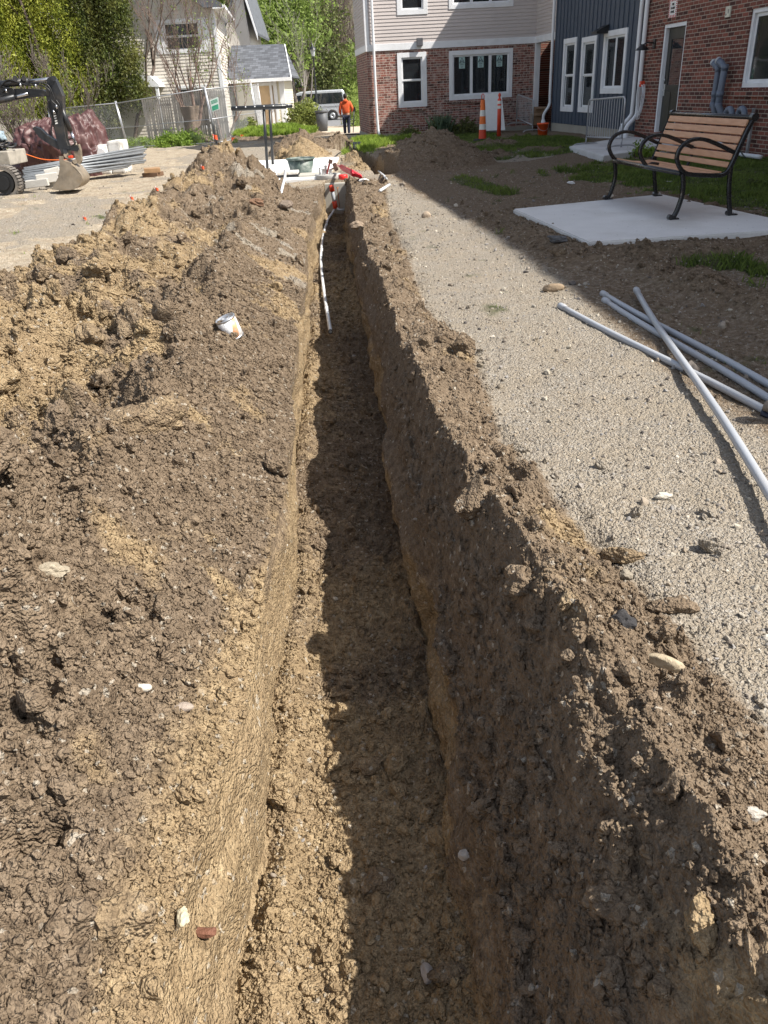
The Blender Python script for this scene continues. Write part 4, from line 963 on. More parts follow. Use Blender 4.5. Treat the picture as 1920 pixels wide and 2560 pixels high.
mb = MB(); mb.bbox((FP(982, 338)[0], .02, zS-.12), (FP(1068, 330)[0], .10, zS-.06), .006, f); part('pale_board', mb, M('old_board', (.5, .45, .36), .8), b1)
# porch: spur wall above, open recess below

TSp = lambda s, o, z: FPt(uR, 0, 0)-dW*s+nW*o+Vector((0, 0, z))      # s towards the camera
SPL = 2.25
mb = MB(); siding(mb, lambda s, o, z: TSp(s, o, z), 0, SPL, zBt, Z2, []); part('spur_siding', mb, SID, b1)
mb = MB(); f2 = lambda q: TSp(q[0], q[1], q[2]); mb.bbox((0.036, -.12, zB), (SPL, .036, zBt), .004, f2); part('porch_beam', mb, TRIM, b1)
mb = MB(); mb.bbox((-.02, -.14, zS), (.12, .03, zB-.002), .006, f2); part('porch_post', mb, TRIM, b1)
BR2 = brickmat('brick_red', tuple(dW), (.125, .038, .026), (.20, .062, .040), (.40, .34, .27), 0, .5)
mb = MB(); 
mb.add([TSp(-1.9, -1.1, zS-.3), TSp(SPL+.1, -1.1, zS-.3), TSp(SPL+.1, -1.1, zB+.1), TSp(-1.9, -1.1, zB+.1)], [(0, 1, 2, 3)]); mb.box((-1.95, -1.1, zS-.3), (-1.9, .3, zB+.1), f2); part('porch_brick_wall', mb, BR2, b1)
mb = MB(); mb.box((-1, -3.5, zB+.12), (SPL+.3, -.125, zB+.2), f2); part('porch_ceiling', mb, TRIM, b1)
mb = MB(); q = fr4(1424-60+0, 0, 1380, 6)
a = TSp(1.45, 0, 0); mb.bbox((1.15, .0, zBt+1.05), (2.1, .05, zBt+2.6), .004, f2); part('window_frame', mb, TRIM, b1)
mb = MB(); mb.box((1.27, .045, zBt+1.17), (1.98, .053, zBt+2.5), f2); part('window_pane', mb, glassmat('upper_glass', tr=.0), b1)
mb = MB(); mb.add([FPt(uL-.4, .35, Z2), FPt(uR+3, .35, Z2), FPt(uR+3, -2, Z2+1.2), FPt(uL-.4, -2, Z2+1.2), FPt(uL-.4, -4.2, Z2), FPt(uR+3, -4.2, Z2)], [(0, 1, 2, 3), (3, 2, 5, 4)]); mb.add([FPt(uL-.4, .35, Z2-.12), FPt(uR+3, .35, Z2-.12), FPt(uR+3, .35, Z2), FPt(uL-.4, .35, Z2)], [(0, 1, 2, 3)]); part('roof', mb, M('shingle_dark', (.06, .062, .068), .9), b1)
# ---- blue board-and-batten house
BLU = M('blue_siding', (.050, .068, .098), .55, 0, .08, 2, .05)
sB0 = RP(1605, 150)[0]; sB1 = RP(1385, 150)[0]; EB, ER = 6.45, 8.05
b2_ = thing('blue_board_house', WP(sB1, 0, 0), 'house clad in dark blue vertical boards between the two brick walls', 'house')
zb = .22
bw1 = [RP(1438, 190)[0], RP(1407, 190)[0], RP(1420, 279)[1], RP(1412, 98)[1]]
bw2 = [RP(1488, 180)[0], RP(1452, 180)[0], RP(1465, 281)[1], RP(1470, 92)[1]]
bw3 = [RP(1565, 150)[0], RP(1508, 150)[0], RP(1530, 234)[1], RP(1540, 74)[1]]
for w in (bw1, bw2, bw3):
    w[0], w[1] = min(w[:2]), max(w[:2])
mb = MB(); hs = [hole(*bw1), hole(*bw2), hole(*bw3)]
wallgrid(mb, WP, sB0, sB1, zb, EB, hs); part('wall', mb, BLU, b2_)
mb = MB(); fw_ = lambda q: WP(q[0], q[1], q[2]); s = sB0+.12
while s < sB1:
    segs = [(zb, EB)]
    for h in hs:
        if h[0]-.04 < s < h[1]+.04:
            segs = [q for a, b in segs for q in ((a, h[2]-.1), (h[3]+.1, b)) if q[1]-q[0] > .05]
    for a, b in segs: mb.box((s-.011, 0, a), (s+.011, .02, b), fw_)
    s += .305
part('batten', mb, BLU, b2_)
mb = MB(); mb.box((sB0, -.03, RP(1430, 44)[1]), (sB1, .006, RP(1430, 41)[1]), fw_); part('board_joint', mb, BLU, b2_)
mb = MB(); mb.box((sB0-.0, -.4, -.7), (sB1+.02, -.015, zb), fw_); part('foundation', mb, FND, b2_)
mb = MB(); mb.add([WP(sB1, 0, zb-.4), WP(sB1, -6, zb-.4), WP(sB1, -6, EB), WP(sB1, 0, EB)], [(0, 1, 2, 3)]); part('end_wall', mb, BLU, b2_)
for w, n_, dh, cu in ((bw1, 1, True, [(0, 0, 0, 0, CURT)]), (bw2, 1, True, None), (bw3, 2, False, 1)):
    c = [(w[0]+.2, w[0]+.5, w[2]+.2, w[3]-.2, CURT)] if cu == 1 else ([(w[0]+.15, w[0]+.42, w[2]+.6, w[3]-.2, CURT)] if cu else None)
    window(b2_, WP, *w, n_, .13, .05, dh, c)
lp = RP(1506, 78, .12); mb = MB(); mb.prism([WP(lp[0]-.18, .02, lp[1]-.06), WP(lp[0]-.18, .34, lp[1]-.06), WP(lp[0]-.18, .34, lp[1]), WP(lp[0]-.18, .02, lp[1]+.14)], dW*.36); part('wall_light', mb, M('lamp_black', (.015, .015, .016), .4), b2_)
def roofs(s0, s1, e, par, mt):
    mb = MB(); o = .42; mb.add([WP(s0, o, e), WP(s1, o, e), WP(s1, -4.5, e+2.3), WP(s0, -4.5, e+2.3), WP(s1, -9.2, e), WP(s0, -9.2, e)], [(0, 1, 2, 3), (3, 2, 4, 5)]); mb.box((s0, o-.02, e-.16), (s1, o+.1, e-.003), fw_); mb.box((s0, 0, e-.14), (s1, o-.025, e-.12), fw_); part('roof', mb, mt, par)
roofs(sB0, sB1+.3, EB, b2_, M('shingle_grey', (.07, .07, .075), .9))
downspout(b2_, [WP(sB1+.02, .07, EB), WP(sB1+.02, .07, 3), WP(sB1+.02, .07, 1.1), WP(sB1+.02, .07, .75), WP(sB1+.0, .22, .52), WP(sB1-.0, .26, .42), WP(sB1, .26, .3)], .045)
mb = MB(); c = WP(sB1, .26, .0); mb.lathe([(.07, -.2), (.072, .1), (.07, .11)], c, 14); part('drain_tile', mb, M('drain_green', (.03, .12, .06), .5), b2_)
# ---- brick house nearest on the right
b3 = thing('red_brick_house', WP(12, 0, 0), 'red brick house with a dark door and a wide white window at the right edge', 'house')
dr = [RP(1719, 60)[0], RP(1662, 70)[0], RP(1650, 326)[1]-.05, RP(1695, 56)[1]]
bw = [RP(1875, 60)[0]-2.6, RP(1872, 80)[0], RP(1843, 222)[1], RP(1872, 21)[1]]
hs = [(dr[0], dr[1], dr[2], dr[3]), (bw[0]+.02, bw[1]-.02, bw[2]+.02, bw[3]-.02)]
mb = MB(); wallgrid(mb, lambda u, o, z: WP(u, o+.02, z), -3, sB0, -.6, ER, hs, .2); part('brick_wall', mb, BR2, b3)
mb = MB(); mb.add([WP(sB0, .02, -.6), WP(sB0, -8, -.6), WP(sB0, -8, ER), WP(sB0, .02, ER)], [(0, 1, 2, 3)]); part('end_wall', mb, BR2, b3)
roofs(-3, sB0+.02, ER, b3, M('shingle_brown', (.07, .065, .06), .9))
mb = MB(); mb.box((bw[0]-.1, .021, bw[2]-.13), (bw[1]+.14, .075, bw[2]-.01), fw_); part('brick_sill', mb, BR2, b3)
window(b3, lambda u, o, z: WP(u, o-.04, z), *bw, 3, .09, .06, False, [(bw[0]+.15, bw[1]-.1, bw[2]+.1, bw[3]-.12, M('vertical_blind', (.40, .38, .34), .8, 0, .35, 9))], glass=glassmat('reflecting_glass', tr=.3))
DRM = M('door_olive', (.030, .029, .024), .4, 0, .1, 2, .05)
mb = MB(); t = .075
for (a, b, c, d) in ((dr[0], dr[1], dr[3]-t, dr[3]), (dr[0], dr[0]+t, dr[2], dr[3]-t), (dr[1]-t, dr[1], dr[2], dr[3]-t)): mb.bbox((a+.003, -.12, c), (b-.003, -.0, d-.003), .004, fw_)
df = part('door_frame', mb, TRIM, b3)
a, b, c, d = dr[0]+t, dr[1]-t, dr[2]+.02, dr[3]-t; gz0, gz1, m_ = c+.95, d-.22, .16
mb = MB()
for q in ((a, b, gz1, d), (a, b, c, gz0), (a, a+m_, gz0, gz1), (b-m_, b, gz0, gz1)): mb.bbox((q[0], -.13, q[2]), (q[1], -.085, q[3]), .003, fw_)
for k in (0, 1):
    p0 = a+.12+k*(b-a-.12)/2; mb.bbox((p0, -.085, c+.14), (p0+(b-a)/2-.2, -.072, gz0-.14), .006, fw_)
do = part('door', mb, DRM, b3)
mb = MB(); mb.box((a+m_, -.11, gz0), (b-m_, -.10, gz1), fw_); part('door_glass', mb, glassmat('door_pane', tr=.15), do)
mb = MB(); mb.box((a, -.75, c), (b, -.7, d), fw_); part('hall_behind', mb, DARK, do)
hz = gz0-.1; mb = MB(); mb.bbox((b-.10, -.084, hz-.12), (b-.04, -.066, hz+.12), .004, fw_); mb.tube([WP(b-.07, -.066, hz), WP(b-.07, -.02, hz), WP(b-.19, -.015, hz-.01)], .011, 8); mb.tube([WP(b-.07, -.066, hz+.2), WP(b-.07, -.04, hz+.2)], .03, 12); part('door_handle', mb, STEEL, do)
# gooseneck lamp left of the door
g_ = RP(1628, 118, .1); mb = MB(); mb.bbox((g_[0]-.06, .021, g_[1]-.03), (g_[0]+.06, .05, g_[1]+.16), .006, fw_)
c = WP(g_[0]+.02, .30, g_[1]+.0); mb.tube([WP(g_[0], .045, g_[1]+.08), WP(g_[0], .2, g_[1]+.10), c+Vector((0, 0, .05))], .014, 8)
mb.lathe([(.15, -.05), (.13, -.015), (.06, .035), (.03, .07), (.0, .072)], c, 20); part('wall_lamp', mb, M('lamp_black2', (.014, .014, .015), .4), b3)
for k, px in enumerate((1594, 1607)):
    s_ = RP(px, 150, .07)[0]; q0 = RP(1560+k*22, 345, .3)[0]
    downspout(b3 if k else b2_, [WP(s_, .09, 6), WP(s_, .09, 3.2), WP(s_, .09, 1.6), WP(s_, .09, .72), WP(s_-.02, .13, .55), WP(s_-.04, .32, .36), WP(s_-.05, .36, .22)], .05)
# coiled white cable hung on the downspout
cc = RP(1601, 222, .2); cb = WP(cc[0], .17, cc[1]); t = thing('cable_coil', cb, 'loose coil of thin white cable tied with red tape to the white downpipe', 'cable')
rr = random.Random(4); mb = MB()
for k in range(9):
    a1, b1_ = .10+.05*rr.random(), .30+.10*rr.random(); ox = rr.uniform(-.03, .03); ph = rr.uniform(-.12, .12); pts = []
    for i in range(26):
        an = 2*math.pi*i/26; x_ = a1*math.sin(an)*(1-.25*math.cos(an)); z_ = -b1_*(1-math.cos(an))/1.0
        pts.append(cb+dW*(x_+ox+ph*z_*-.4)+nW*(.01*k-.03+.02*math.sin(an*2))+Vector((0, 0, .12+z_)))
    mb.tube(pts, .006, 5, False, True, True)
part('cable', mb, TRIM, t)
mb = MB(); mb.bbox((-.05, -.05, .04), (.05, .05, .16), .015, lambda q: cb+dW*q[0]+nW*q[1]+Vector((0, 0, q[2]))); part('tape', mb, RED, t)
# fire alarm panel sign
def text(s, size, T, mat, par, name='lettering', fitw=None):
    cu = bpy.data.curves.new(name, 'FONT'); cu.body = s; cu.size = size; cu.align_x = 'CENTER'; cu.align_y = 'CENTER'; cu.extrude = .0015; cu.offset = .0015
    o = bpy.data.objects.new(name, cu); COL.objects.link(o); bpy.context.view_layer.update()
    me = bpy.data.meshes.new_from_object(o.evaluated_get(bpy.context.evaluated_depsgraph_get())); bpy.data.objects.remove(o)
    L = wloc(par)
    xs = [v.co.x for v in me.vertices]; fx_s = min(1., fitw/(max(xs)-min(xs))) if fitw else 1.
    for v in me.vertices: v.co = Vector(T(v.co.x*fx_s, v.co.y, v.co.z))-L
    ob = put(name, me, mat, par); return ob
SGW = M('sign_white', (.75, .74, .72), .45, 0, .03); SGR = M('sign_red', (.50, .03, .03), .45, 0, .05); SGK = M('sign_black', (.015, .015, .015), .5)
sl, sr, sbz, stz = RP(1676, 20)[0], RP(1695, 20)[0], RP(1686, 43)[1], RP(1688, 0)[1]+.03
s0_, s1_ = min(sl, sr), max(sl, sr); scx, scz = (s0_+s1_)/2, (sbz+stz)/2; sw, sh = s1_-s0_, stz-sbz
sg = thing('alarm_sign', WP(scx, .02, sbz), 'fire alarm panel sign with red striped border above the dark door', 'sign')
mb = MB(); mb.box((s0_, .021, sbz), (s1_, .027, stz), fw_); part('plate', mb, SGW, sg)
mb = MB(); bw_ = sw*.13
def para(x0, x1, z0, z1, horiz):
    n_ = 5 if horiz else 7; L_ = (x1-x0) if horiz else (z1-z0); st_ = L_/n_
    for i in range(n_):
        if horiz: q = [(x0+st_*i, z0), (x0+st_*(i+.5), z0), (min(x0+st_*(i+.9), x1), z1), (x0+st_*(i+.4), z1)]
        else: q = [(x0, z0+st_*i), (x1, z0+st_*(i+.35)), (x1, z0+st_*(i+.85)), (x0, z0+st_*(i+.5))]
        mb.prism([WP(a, .0275, b) for a, b in q], nW*.002)
para(s0_, s1_, sbz, sbz+bw_, True); para(s0_, s1_, stz-bw_, stz, True); para(s0_, s0_+bw_, sbz+bw_, stz-bw_, False); para(s1_-bw_, s1_, sbz+bw_, stz-bw_, False)
part('striped_border', mb, SGR, sg)
for k, wd_ in enumerate(('FIRE', 'ALARM', 'PANEL')):
    text(wd_, sh*.17, lambda x_, y_, z_, k=k: WP(scx-x_, .031+z_, scz+sh*.2*(1-k)+y_), SGK, sg, 'lettering', sw*.62)
q = RP(1825, 29); t = thing('number_plate', WP(q[0], .02, q[1]), 'small cream plate on the brick wall left of the wide white window', 'wall plate')
mb = MB(); mb.bbox((q[0]-.09, .021, q[1]-.09), (q[0]+.09, .05, q[1]+.09), .006, fw_); part('plate', mb, M('cream', (.60, .58, .48), .6), t)
mb = MB(); mb.bbox((q[0]-.05, .05, q[1]-.03), (q[0]-.02, .056, q[1]+.04), .002, fw_); mb.bbox((q[0]+.02, .05, q[1]-.06), (q[0]+.06, .056, q[1]-.03), .002, fw_); part('fitting', mb, M('dim_grey', (.2, .2, .19), .6), t)
# vent pipes
VP = M('vent_grey', (.13, .155, .205), .45, 0, .06, 4, .05)
for k, (p, lb) in enumerate((([(1797, 296), (1783, 262), (1787, 235), (1796, 172), (1790, 156)], 'left of two grey vent pipes rising against the brick wall'), ([(1815, 296), (1796, 264), (1800, 235), (1812, 168), (1803, 152)], 'right and thicker of two grey vent pipes against the brick wall'))):
    of = .14+.02*k; pp = []
    for (a, b) in p: s_, z_ = RP(a, b, of); pp.append((s_, of, z_))
    pp[0] = (pp[0][0], .18, -.05+pp[0][2]); pp[-1] = (pp[-1][0]+.02, of+.04, pp[-1][2])
    w3 = [WP(*q) for q in pp]; t = thing('vent_pipe', w3[0], lb, 'vent pipe'); mb = MB(); r = .058+.006*k
    mb.tube([w3[0], w3[1], w3[1].lerp(w3[2], .3), w3[2], w3[3], w3[3].lerp(w3[4], .45), w3[4]], r, 16); part('pipe', mb, VP, t)
    mb = MB(); d = (w3[4]-w3[3].lerp(w3[4], .45)).normalized(); mb.hollow(w3[4]-d*.01, w3[4]+d*.03, r*1.05, .008, 20); part('rim', mb, M('rim_pale', (.4, .42, .44), .4), t)
    mb = MB(); mb.tube([w3[4]+d*.001, w3[4]+d*.002], r*.97, 16); part('mouth', mb, DARK, t)
    for u_ in (1, 2, 3):
        m2 = MB(); dd = (w3[min(u_+1, 3)]-w3[u_]).normalized() if u_ < 3 else (w3[3]-w3[2]).normalized(); m2.tube([w3[u_]-dd*.05, w3[u_]+dd*.05], r*1.12, 16); part('coupling', m2, VP, t)
for k, (px, py) in enumerate(((1822, 287), (1853, 287))):
    s_, z_ = RP(px, py, .25); t_ = WP(s_, .25, z_); mb = MB()
    pts = [t_+dW*(.11*math.cos(a))+Vector((0, 0, .10*math.sin(a)-.0)) for a in [math.pi*i/10 for i in range(11)]]; pts = [pts[0]-Vector((0, 0, .15))]+pts+[pts[-1]-Vector((0, 0, .15))]
    mb.tube(pts, .055, 14); single('vent_elbow', mb, VP, t_, ('grey curved pipe elbow nearest the vent pipes behind the bench' if k == 0 else 'grey curved pipe elbow farther right behind the bench top'), 'pipe elbow')
s_, z_ = RP(1883, 275, .12); mb = MB(); mb.bbox((s_-.03, .09, -.1), (s_+.03, .13, z_+.03), .003, fw_); single('strut_post', mb, M('galvanised', (.35, .36, .37), .45, .6), WP(s_, .1, 0), 'galvanised steel strut post against the brick wall right of the bench', 'post')
a_ = WP(15.9, .35, .12); mb = MB(); mb.tube([WP(17.0, .25, .28), WP(16.3, .35, .14), WP(15.4, .5, .08), WP(14.6, .6, .1)], .035, 10); single('drain_pipe', mb, PVC, a_, 'white drain pipe lying in the grass along the brick wall', 'pipe')
mb = MB(); mb.tube(spl([WP(16.0, .3, .0), WP(15.6, .6, .32), WP(15.1, .9, .36), WP(14.4, 1.0, .12)], 5), .012, 6); single('garden_hose', mb, M('hose_dark', (.03, .04, .035), .5), WP(15.6, .6, .1), 'thin dark hose arching out of the grass behind the bench', 'hose')
# doorstep slab
sp_ = [Vector(gp(1422, 378)), Vector(gp(1508, 404)), WP(18.4, .03, 0), WP(21.6, .03, 0)]
slab_obj('doorstep_slab', sp_, .10, -.2, CON, 'low concrete landing slab in front of the dark door', 'concrete slab')
# ---- crowd barriers
GAL = M('galvanised_tube', (.42, .43, .45), .42, .55, .1, 8, .05)
def barrier(p0, p1, h, label, n=17, lean=Vector((0, 0, 0))):
    p0 = Vector(p0); p1 = Vector(p1); e = (p1-p0); L = e.length; e = e.normalized(); up = (Vector((0, 0, 1))+lean).normalized(); r_ = .10
    t = thing('crowd_barrier', p0.lerp(p1, .5), label, 'barrier', 'steel crowd barriers')
    def q(a, z): return p0+e*a+up*z
    arc = lambda cx, cz, a0, a1: [q(cx+r_*math.cos(a), cz+r_*math.sin(a)) for a in [a0+(a1-a0)*i/5 for i in range(6)]]
    pts = [q(0, .18)]+arc(r_, h-r_, math.pi, math.pi/2)+arc(L-r_, h-r_, math.pi/2, 0)+[q(L, .18)]
    mb = MB(); mb.tube(pts, .019, 8); mb.tube([q(0, .2), q(L, .2)], .017, 8); part('frame', mb, GAL, t)
    mb = MB()
    for i in range(1, n): mb.tube([q(L*i/n, .2), q(L*i/n, h-.01)], .008, 5, False)
    part('bars', mb, GAL, t)
    nn = e.cross(Vector((0, 0, 1)))
    for a in (.0, L):
        mb = MB(); mb.tube([q(a, .25), q(a, .03)], .017, 8); mb.tube(spl([q(a, .03)-nn*.32-Vector((0, 0, .02)), q(a, .06)-nn*.2, q(a, .06)+nn*.2, q(a, .03)+nn*.32-Vector((0, 0, .02))], 4), .017, 8); part('foot', mb, GAL, t)
a, b = V(gp(1464, 372)), V(gp(1551, 388)); a.z = .05; b.z = .12
ha = float(A(1473, 250, a.y)[2])-a.z
barrier(a, b, ha, 'steel crowd barrier leaning before the blue wall beside the landing slab', 15)
a, b = V(A(1291, 312, 29.1)), V(A(1331, 330, 27.6)); barrier(a, b, float(A(1291, 236, a.y)[2])-a.z, 'steel crowd barrier further back in front of the porch opening', 13)
# ---- traffic markers
STR = M('stripe_white', (.70, .69, .64), .5, 0, .05); RBR = M('black_rubber', (.02, .02, .021), .8)
p = V(gp(1206, 352)); hh = float(A(1206, 236, p.y)[2])-p.z
t = thing('channelizer_cone', p, 'tall orange and white striped marker on a black base in front of the sign board', 'traffic marker')
mb = MB(); mb.lathe([(.0, 0), (.26, 0), (.27, .02), (.24, .05), (.12, .06), (.0, .06)], p, 8, smooth=False); part('rubber_base', mb, RBR, t)
prof = lambda z: .115-.062*z/hh
def ringseg(z0, z1, mt, nm): m2 = MB(); m2.lathe([(0.001, z0), (prof(z0), z0), (prof(z1), z1), (.001, z1)], p, 18, smooth=False); part(nm, m2, mt, t)
z0 = .055
for fr_, mt, nm in ((.20, RED, 'band'), (.12, STR, 'band'), (.17, ORG, 'band'), (.13, STR, 'band'), (.22, ORG, 'band')):
    z1 = z0+fr_*hh; ringseg(z0, z1, mt, nm); z0 = z1
mb = MB(); zz = z0
mb.tube([p+Vector((-.03, 0, zz)), p+Vector((-.035, 0, zz+.09)), p+Vector((-.02, 0, zz+.14)), p+Vector((.02, 0, zz+.14)), p+Vector((.035, 0, zz+.09)), p+Vector((.03, 0, zz))], .012, 6); part('handle', mb, RED, t)
p = V(gp(1247, 341)); hh = float(A(1247, 232, p.y)[2])-p.z
t = thing('delineator_post', p, 'slim red orange post with two white bands near its top, right of the sign board', 'traffic marker')
mb = MB(); mb.lathe([(.0, 0), (.062, 0), (.056, hh*.86), (.03, hh*.875), (.028, hh*.91), (.045, hh*.93), (.04, hh*.97), (.022, hh*.985), (.02, hh), (.0, hh)], p, 16); part('post', mb, RED, t)
for a in (.64, .75): mb = MB(); mb.lathe([(.0605, hh*a), (.0595, hh*(a+.07))], p, 16, smooth=False); part('reflective_band', mb, STR, t)
# ---- white folding sign board
p = V(A(1238, 327, 28.7)); z = p.z; Q = lambda px, py, dy=0: V(A(px, py, p.y+dy))
t = thing('sign_board', p, 'blank white folding board standing between the two orange markers', 'sign board')
cs = [Q(1213, 327), Q(1263, 325), Q(1254, 233, .18), Q(1210, 236, .18)]; mb = MB(); mb.prism(cs, (0, .03, 0)); part('panel', mb, WHT, t)
mb = MB(); mb.prism([cs[0]+Vector((.03, .75, 0)), cs[1]+Vector((-.02, .75, 0)), cs[2]+Vector((0, .05, -.02)), cs[3]+Vector((0, .05, -.02))], (0, .03, 0)); part('back_panel', mb, WHT, t)
mb = MB(); mb.bbox(tuple(cs[3]+Vector((.03, -.015, -.14))), tuple(cs[2]+Vector((-.08, .03, -.10))), .005); part('top_bar', mb, M('grey_bar', (.3, .31, .33), .5), t)
# ---- bucket, boxes
ORB = M('bucket_orange', (.80, .10, .02), .45, 0, .05)
p = V(gp(1356, 343)); p.z += .03; t = thing('orange_bucket', p, 'bright orange bucket in the grass at the corner downpipe', 'bucket')
mb = MB(); mb.lathe([(.0, 0), (.13, 0), (.158, .30), (.166, .30), (.166, .335), (.155, .335), (.15, .30), (.124, .01), (0, .01)], p, 24); part('pail', mb, ORB, t)
mb = MB(); mb.tube([p+Vector((.165*math.cos(a), -.165*math.sin(a)*.9, .30-.16*math.sin(a))) for a in [math.pi*i/12 for i in range(13)]], .005, 5); part('bail_handle', mb, STEEL, t)
CRD = M('cardboard', (.27, .17, .10), .85, 0, .12, 5)
pb = V(A(1347, 318, 28.9)); 
for k, (px, py, sx, sz_, lb) in enumerate(((1352, 306, .42, .34, 'cardboard box with flaps open under the porch, lower of two'), (1347, 296, .34, .2, 'flatter cardboard box on top of the lower one in the porch'))):
    c = pb+Vector((0.05*k, .35, .06+.34*k)); t = thing('cardboard_box', c, lb, 'box'); mb = MB(); mb.bbox(tuple(c+Vector((-sx/2, -.2, 0))), tuple(c+Vector((sx/2, .2, sz_))), .006); part('carton', mb, CRD, t)
    mb = MB(); mb.prism([c+Vector((-sx/2, -.2, sz_)), c+Vector((sx/2, -.2, sz_)), c+Vector((sx/2+.02, -.34, sz_-.06)), c+Vector((-sx/2, -.34, sz_-.05))], (0, 0, .006)); part('flap', mb, CRD, t)
# black flood lamp lying in the grass by the house corner
p = V(gp(893, 372)); t = thing('black_floodlight', p, 'small black lamp lying in the grass by the brick corner', 'lamp')
mb = MB(); mb.bbox((-.12, -.07, .02), (.12, .07, .17), .02, Matrix.Translation(p) @ Matrix.Rotation(.4, 4, 'X')); part('housing', mb, M('lamp_case', (.012, .014, .018), .3), t)
mb = MB(); mb.bbox((-.10, -.075, .05), (.10, -.069, .15), .003, Matrix.Translation(p) @ Matrix.Rotation(.4, 4, 'X')); part('lens', mb, M('lamp_lens', (.3, .33, .36), .15), t)
mb = MB(); q_ = [V(onground(x_, y_, .02)) for x_, y_ in ((832, 398), (846, 384), (868, 372))]; mb.tube(spl(q_, 5), .015, 6); single('black_cable', mb, RBR, q_[0], 'black cable lying over the dark soil beside the trench mouth', 'cable')
# ================================================================= SLAB, VAULT, RACKS
slab_obj('concrete_slab', SLAB, .03, -.3, CONW, 'large white sunlit concrete slab beyond the soil mound', 'concrete slab')
vy = 15.42; vL, vR = A(780, 500, vy)[0], A(876, 500, vy)[0]; vtop = float(A(830, 458, vy)[2])
mb = MB(); mb.bbox((vL, vy, -.75), (vR, vy+1.1, vtop), .02); single('concrete_vault', mb, CON2, (vL, vy, -.75), 'buried concrete vault whose face closes the end of the trench', 'vault')
def topz(y): return .035
c = V(A(821, 455, vy+.55)); c.z = vtop; r = .24; hR_ = float(A(821, 436, vy+.45)[2])-vtop
mb = MB(); mb.lathe([(r*.8, -.02), (r, 0), (r, hR_-.01), (r*.985, hR_), (r*.70, hR_), (r*.68, hR_-.05)], c, 36); mb.lathe([(0.001, hR_-.03), (r*.69, hR_-.03)], c, 36); single('concrete_ring', mb, concrete('ring_concrete', (.46, .455, .43)), c, 'round pale concrete riser ring on top of the vault', 'riser ring')
a, b = V(A(748, 455, vy+.8)), V(A(796, 455, vy+.8)); mb = MB(); mb.bbox((a.x, vy+.75, vtop), (b.x, vy+1.25, float(A(770, 437, vy+.75)[2])), .015); single('concrete_curb', mb, CON2, (a.x, vy+1, vtop), 'low grey concrete block left of the round riser ring', 'concrete block')
a, b = V(A(692, 440, vy+.9)), V(A(748, 455, vy+.9)); t = thing('black_box', (a.x, vy+1, .03), 'black box with a dirty white lid below the green tub', 'box'); zt_ = float(A(720, 430, vy+.85)[2])
mb = MB(); mb.bbox((a.x, vy+.85, .0), (b.x, vy+1.25, zt_-.05), .02); part('case', mb, M('black_plastic', (.02, .02, .022), .4), t)
mb = MB(); mb.bbox((a.x+.01, vy+.84, zt_-.05), (b.x-.01, vy+1.26, zt_), .012); part('lid', mb, M('lid_white', (.62, .60, .56), .6, 0, .2, 12, dirt=(.3, .22, .15), dirtamt=.7), t)
# tub
ty = 17.1; c = V(A(754, 432, ty)); c.z = .035; zt_ = float(A(754, 394, ty)[2])-c.z; rt1 = float(A(789, 400, ty)[0]-A(719, 400, ty)[0])/2
t = thing('green_tub', c, 'weathered grey green plastic mixing tub on the white slab', 'tub'); TUB = M('tub_green', (.085, .12, .105), .5, 0, .2, 9, .2, dirt=(.34, .36, .33), dirtamt=.8)
mb = MB(); mb.lathe([(.001, 0), (rt1*.74, 0), (rt1*.79, .03), (rt1*.95, zt_-.03), (rt1*.93, zt_-.03), (rt1*.76, .03), (.001, .02)], c, 36); part('tub_body', mb, TUB, t)
mb = MB(); mb.lathe([(rt1*.95, zt_-.035), (rt1*1.02, zt_-.03), (rt1*1.03, zt_), (rt1*.94, zt_+.002), (rt1*.93, zt_-.03)], c, 36); part('rim', mb, TUB, t)
# tools on the ring
RU = M('rust_tool', (.16, .10, .075), .6, .5, .3, 30)
tb = c0 = V((A(820, 437, vy+.5)[0], vy+.5, vtop+hR_))
t = thing('pipe_wrench', tb+Vector((.02, 0, 0)), 'dark pipe wrench standing among fittings on the riser ring', 'wrench')
mb = MB(); mb.bbox((-.018, -.012, 0), (.018, .012, .2), .004, Matrix.Translation(tb+Vector((-.02, .02, .005))) @ Matrix.Rotation(.35, 4, 'Y')); part('handle', mb, M('tool_red', (.25, .03, .025), .5), t)
mb = MB(); mb.bbox((-.03, -.016, .19), (.045, .016, .26), .008, Matrix.Translation(tb+Vector((-.02, .02, .005))) @ Matrix.Rotation(.35, 4, 'Y')); part('jaw', mb, RU, t)
for k, (dx, dy, h, r, lb) in enumerate(((-.15, 0, .12, .016, 'thin upright steel bolt at the left edge of the riser ring'), (-.08, -.05, .10, .03, 'short wide steel fitting left on the riser ring'), (-.04, .05, .15, .022, 'tall steel fitting beside the pipe wrench'), (.05, -.06, .08, .028, 'squat steel fitting at the front of the riser ring'))):
    q = tb+Vector((dx, dy, 0)); mb = MB(); mb.lathe([(.001, 0), (r*1.25, 0), (r*1.25, h*.25), (r, h*.27), (r, h*.8), (r*1.3, h*.82), (r*1.3, h), (.001, h)], q, 10, smooth=False); single('pipe_fitting', mb, STEEL, q, lb, 'pipe fitting', 'fittings on the riser ring')
q = tb+Vector((.17, .02, .0)); t = thing('hammer', q, 'brown headed hammer leaning over the right rim of the riser ring', 'hammer')
mb = MB(); mb.tube([q+Vector((-.16, 0, .06)), q+Vector((.02, 0, .12))], .014, 8); part('handle', mb, M('tool_wood', (.3, .18, .1), .6), t)
mb = MB(); mb.bbox((-.03, -.03, .03), (.045, .03, .17), .012, Matrix.Translation(q+Vector((.0, 0, .02))) @ Matrix.Rotation(-.3, 4, 'Y')); part('head', mb, RU, t)
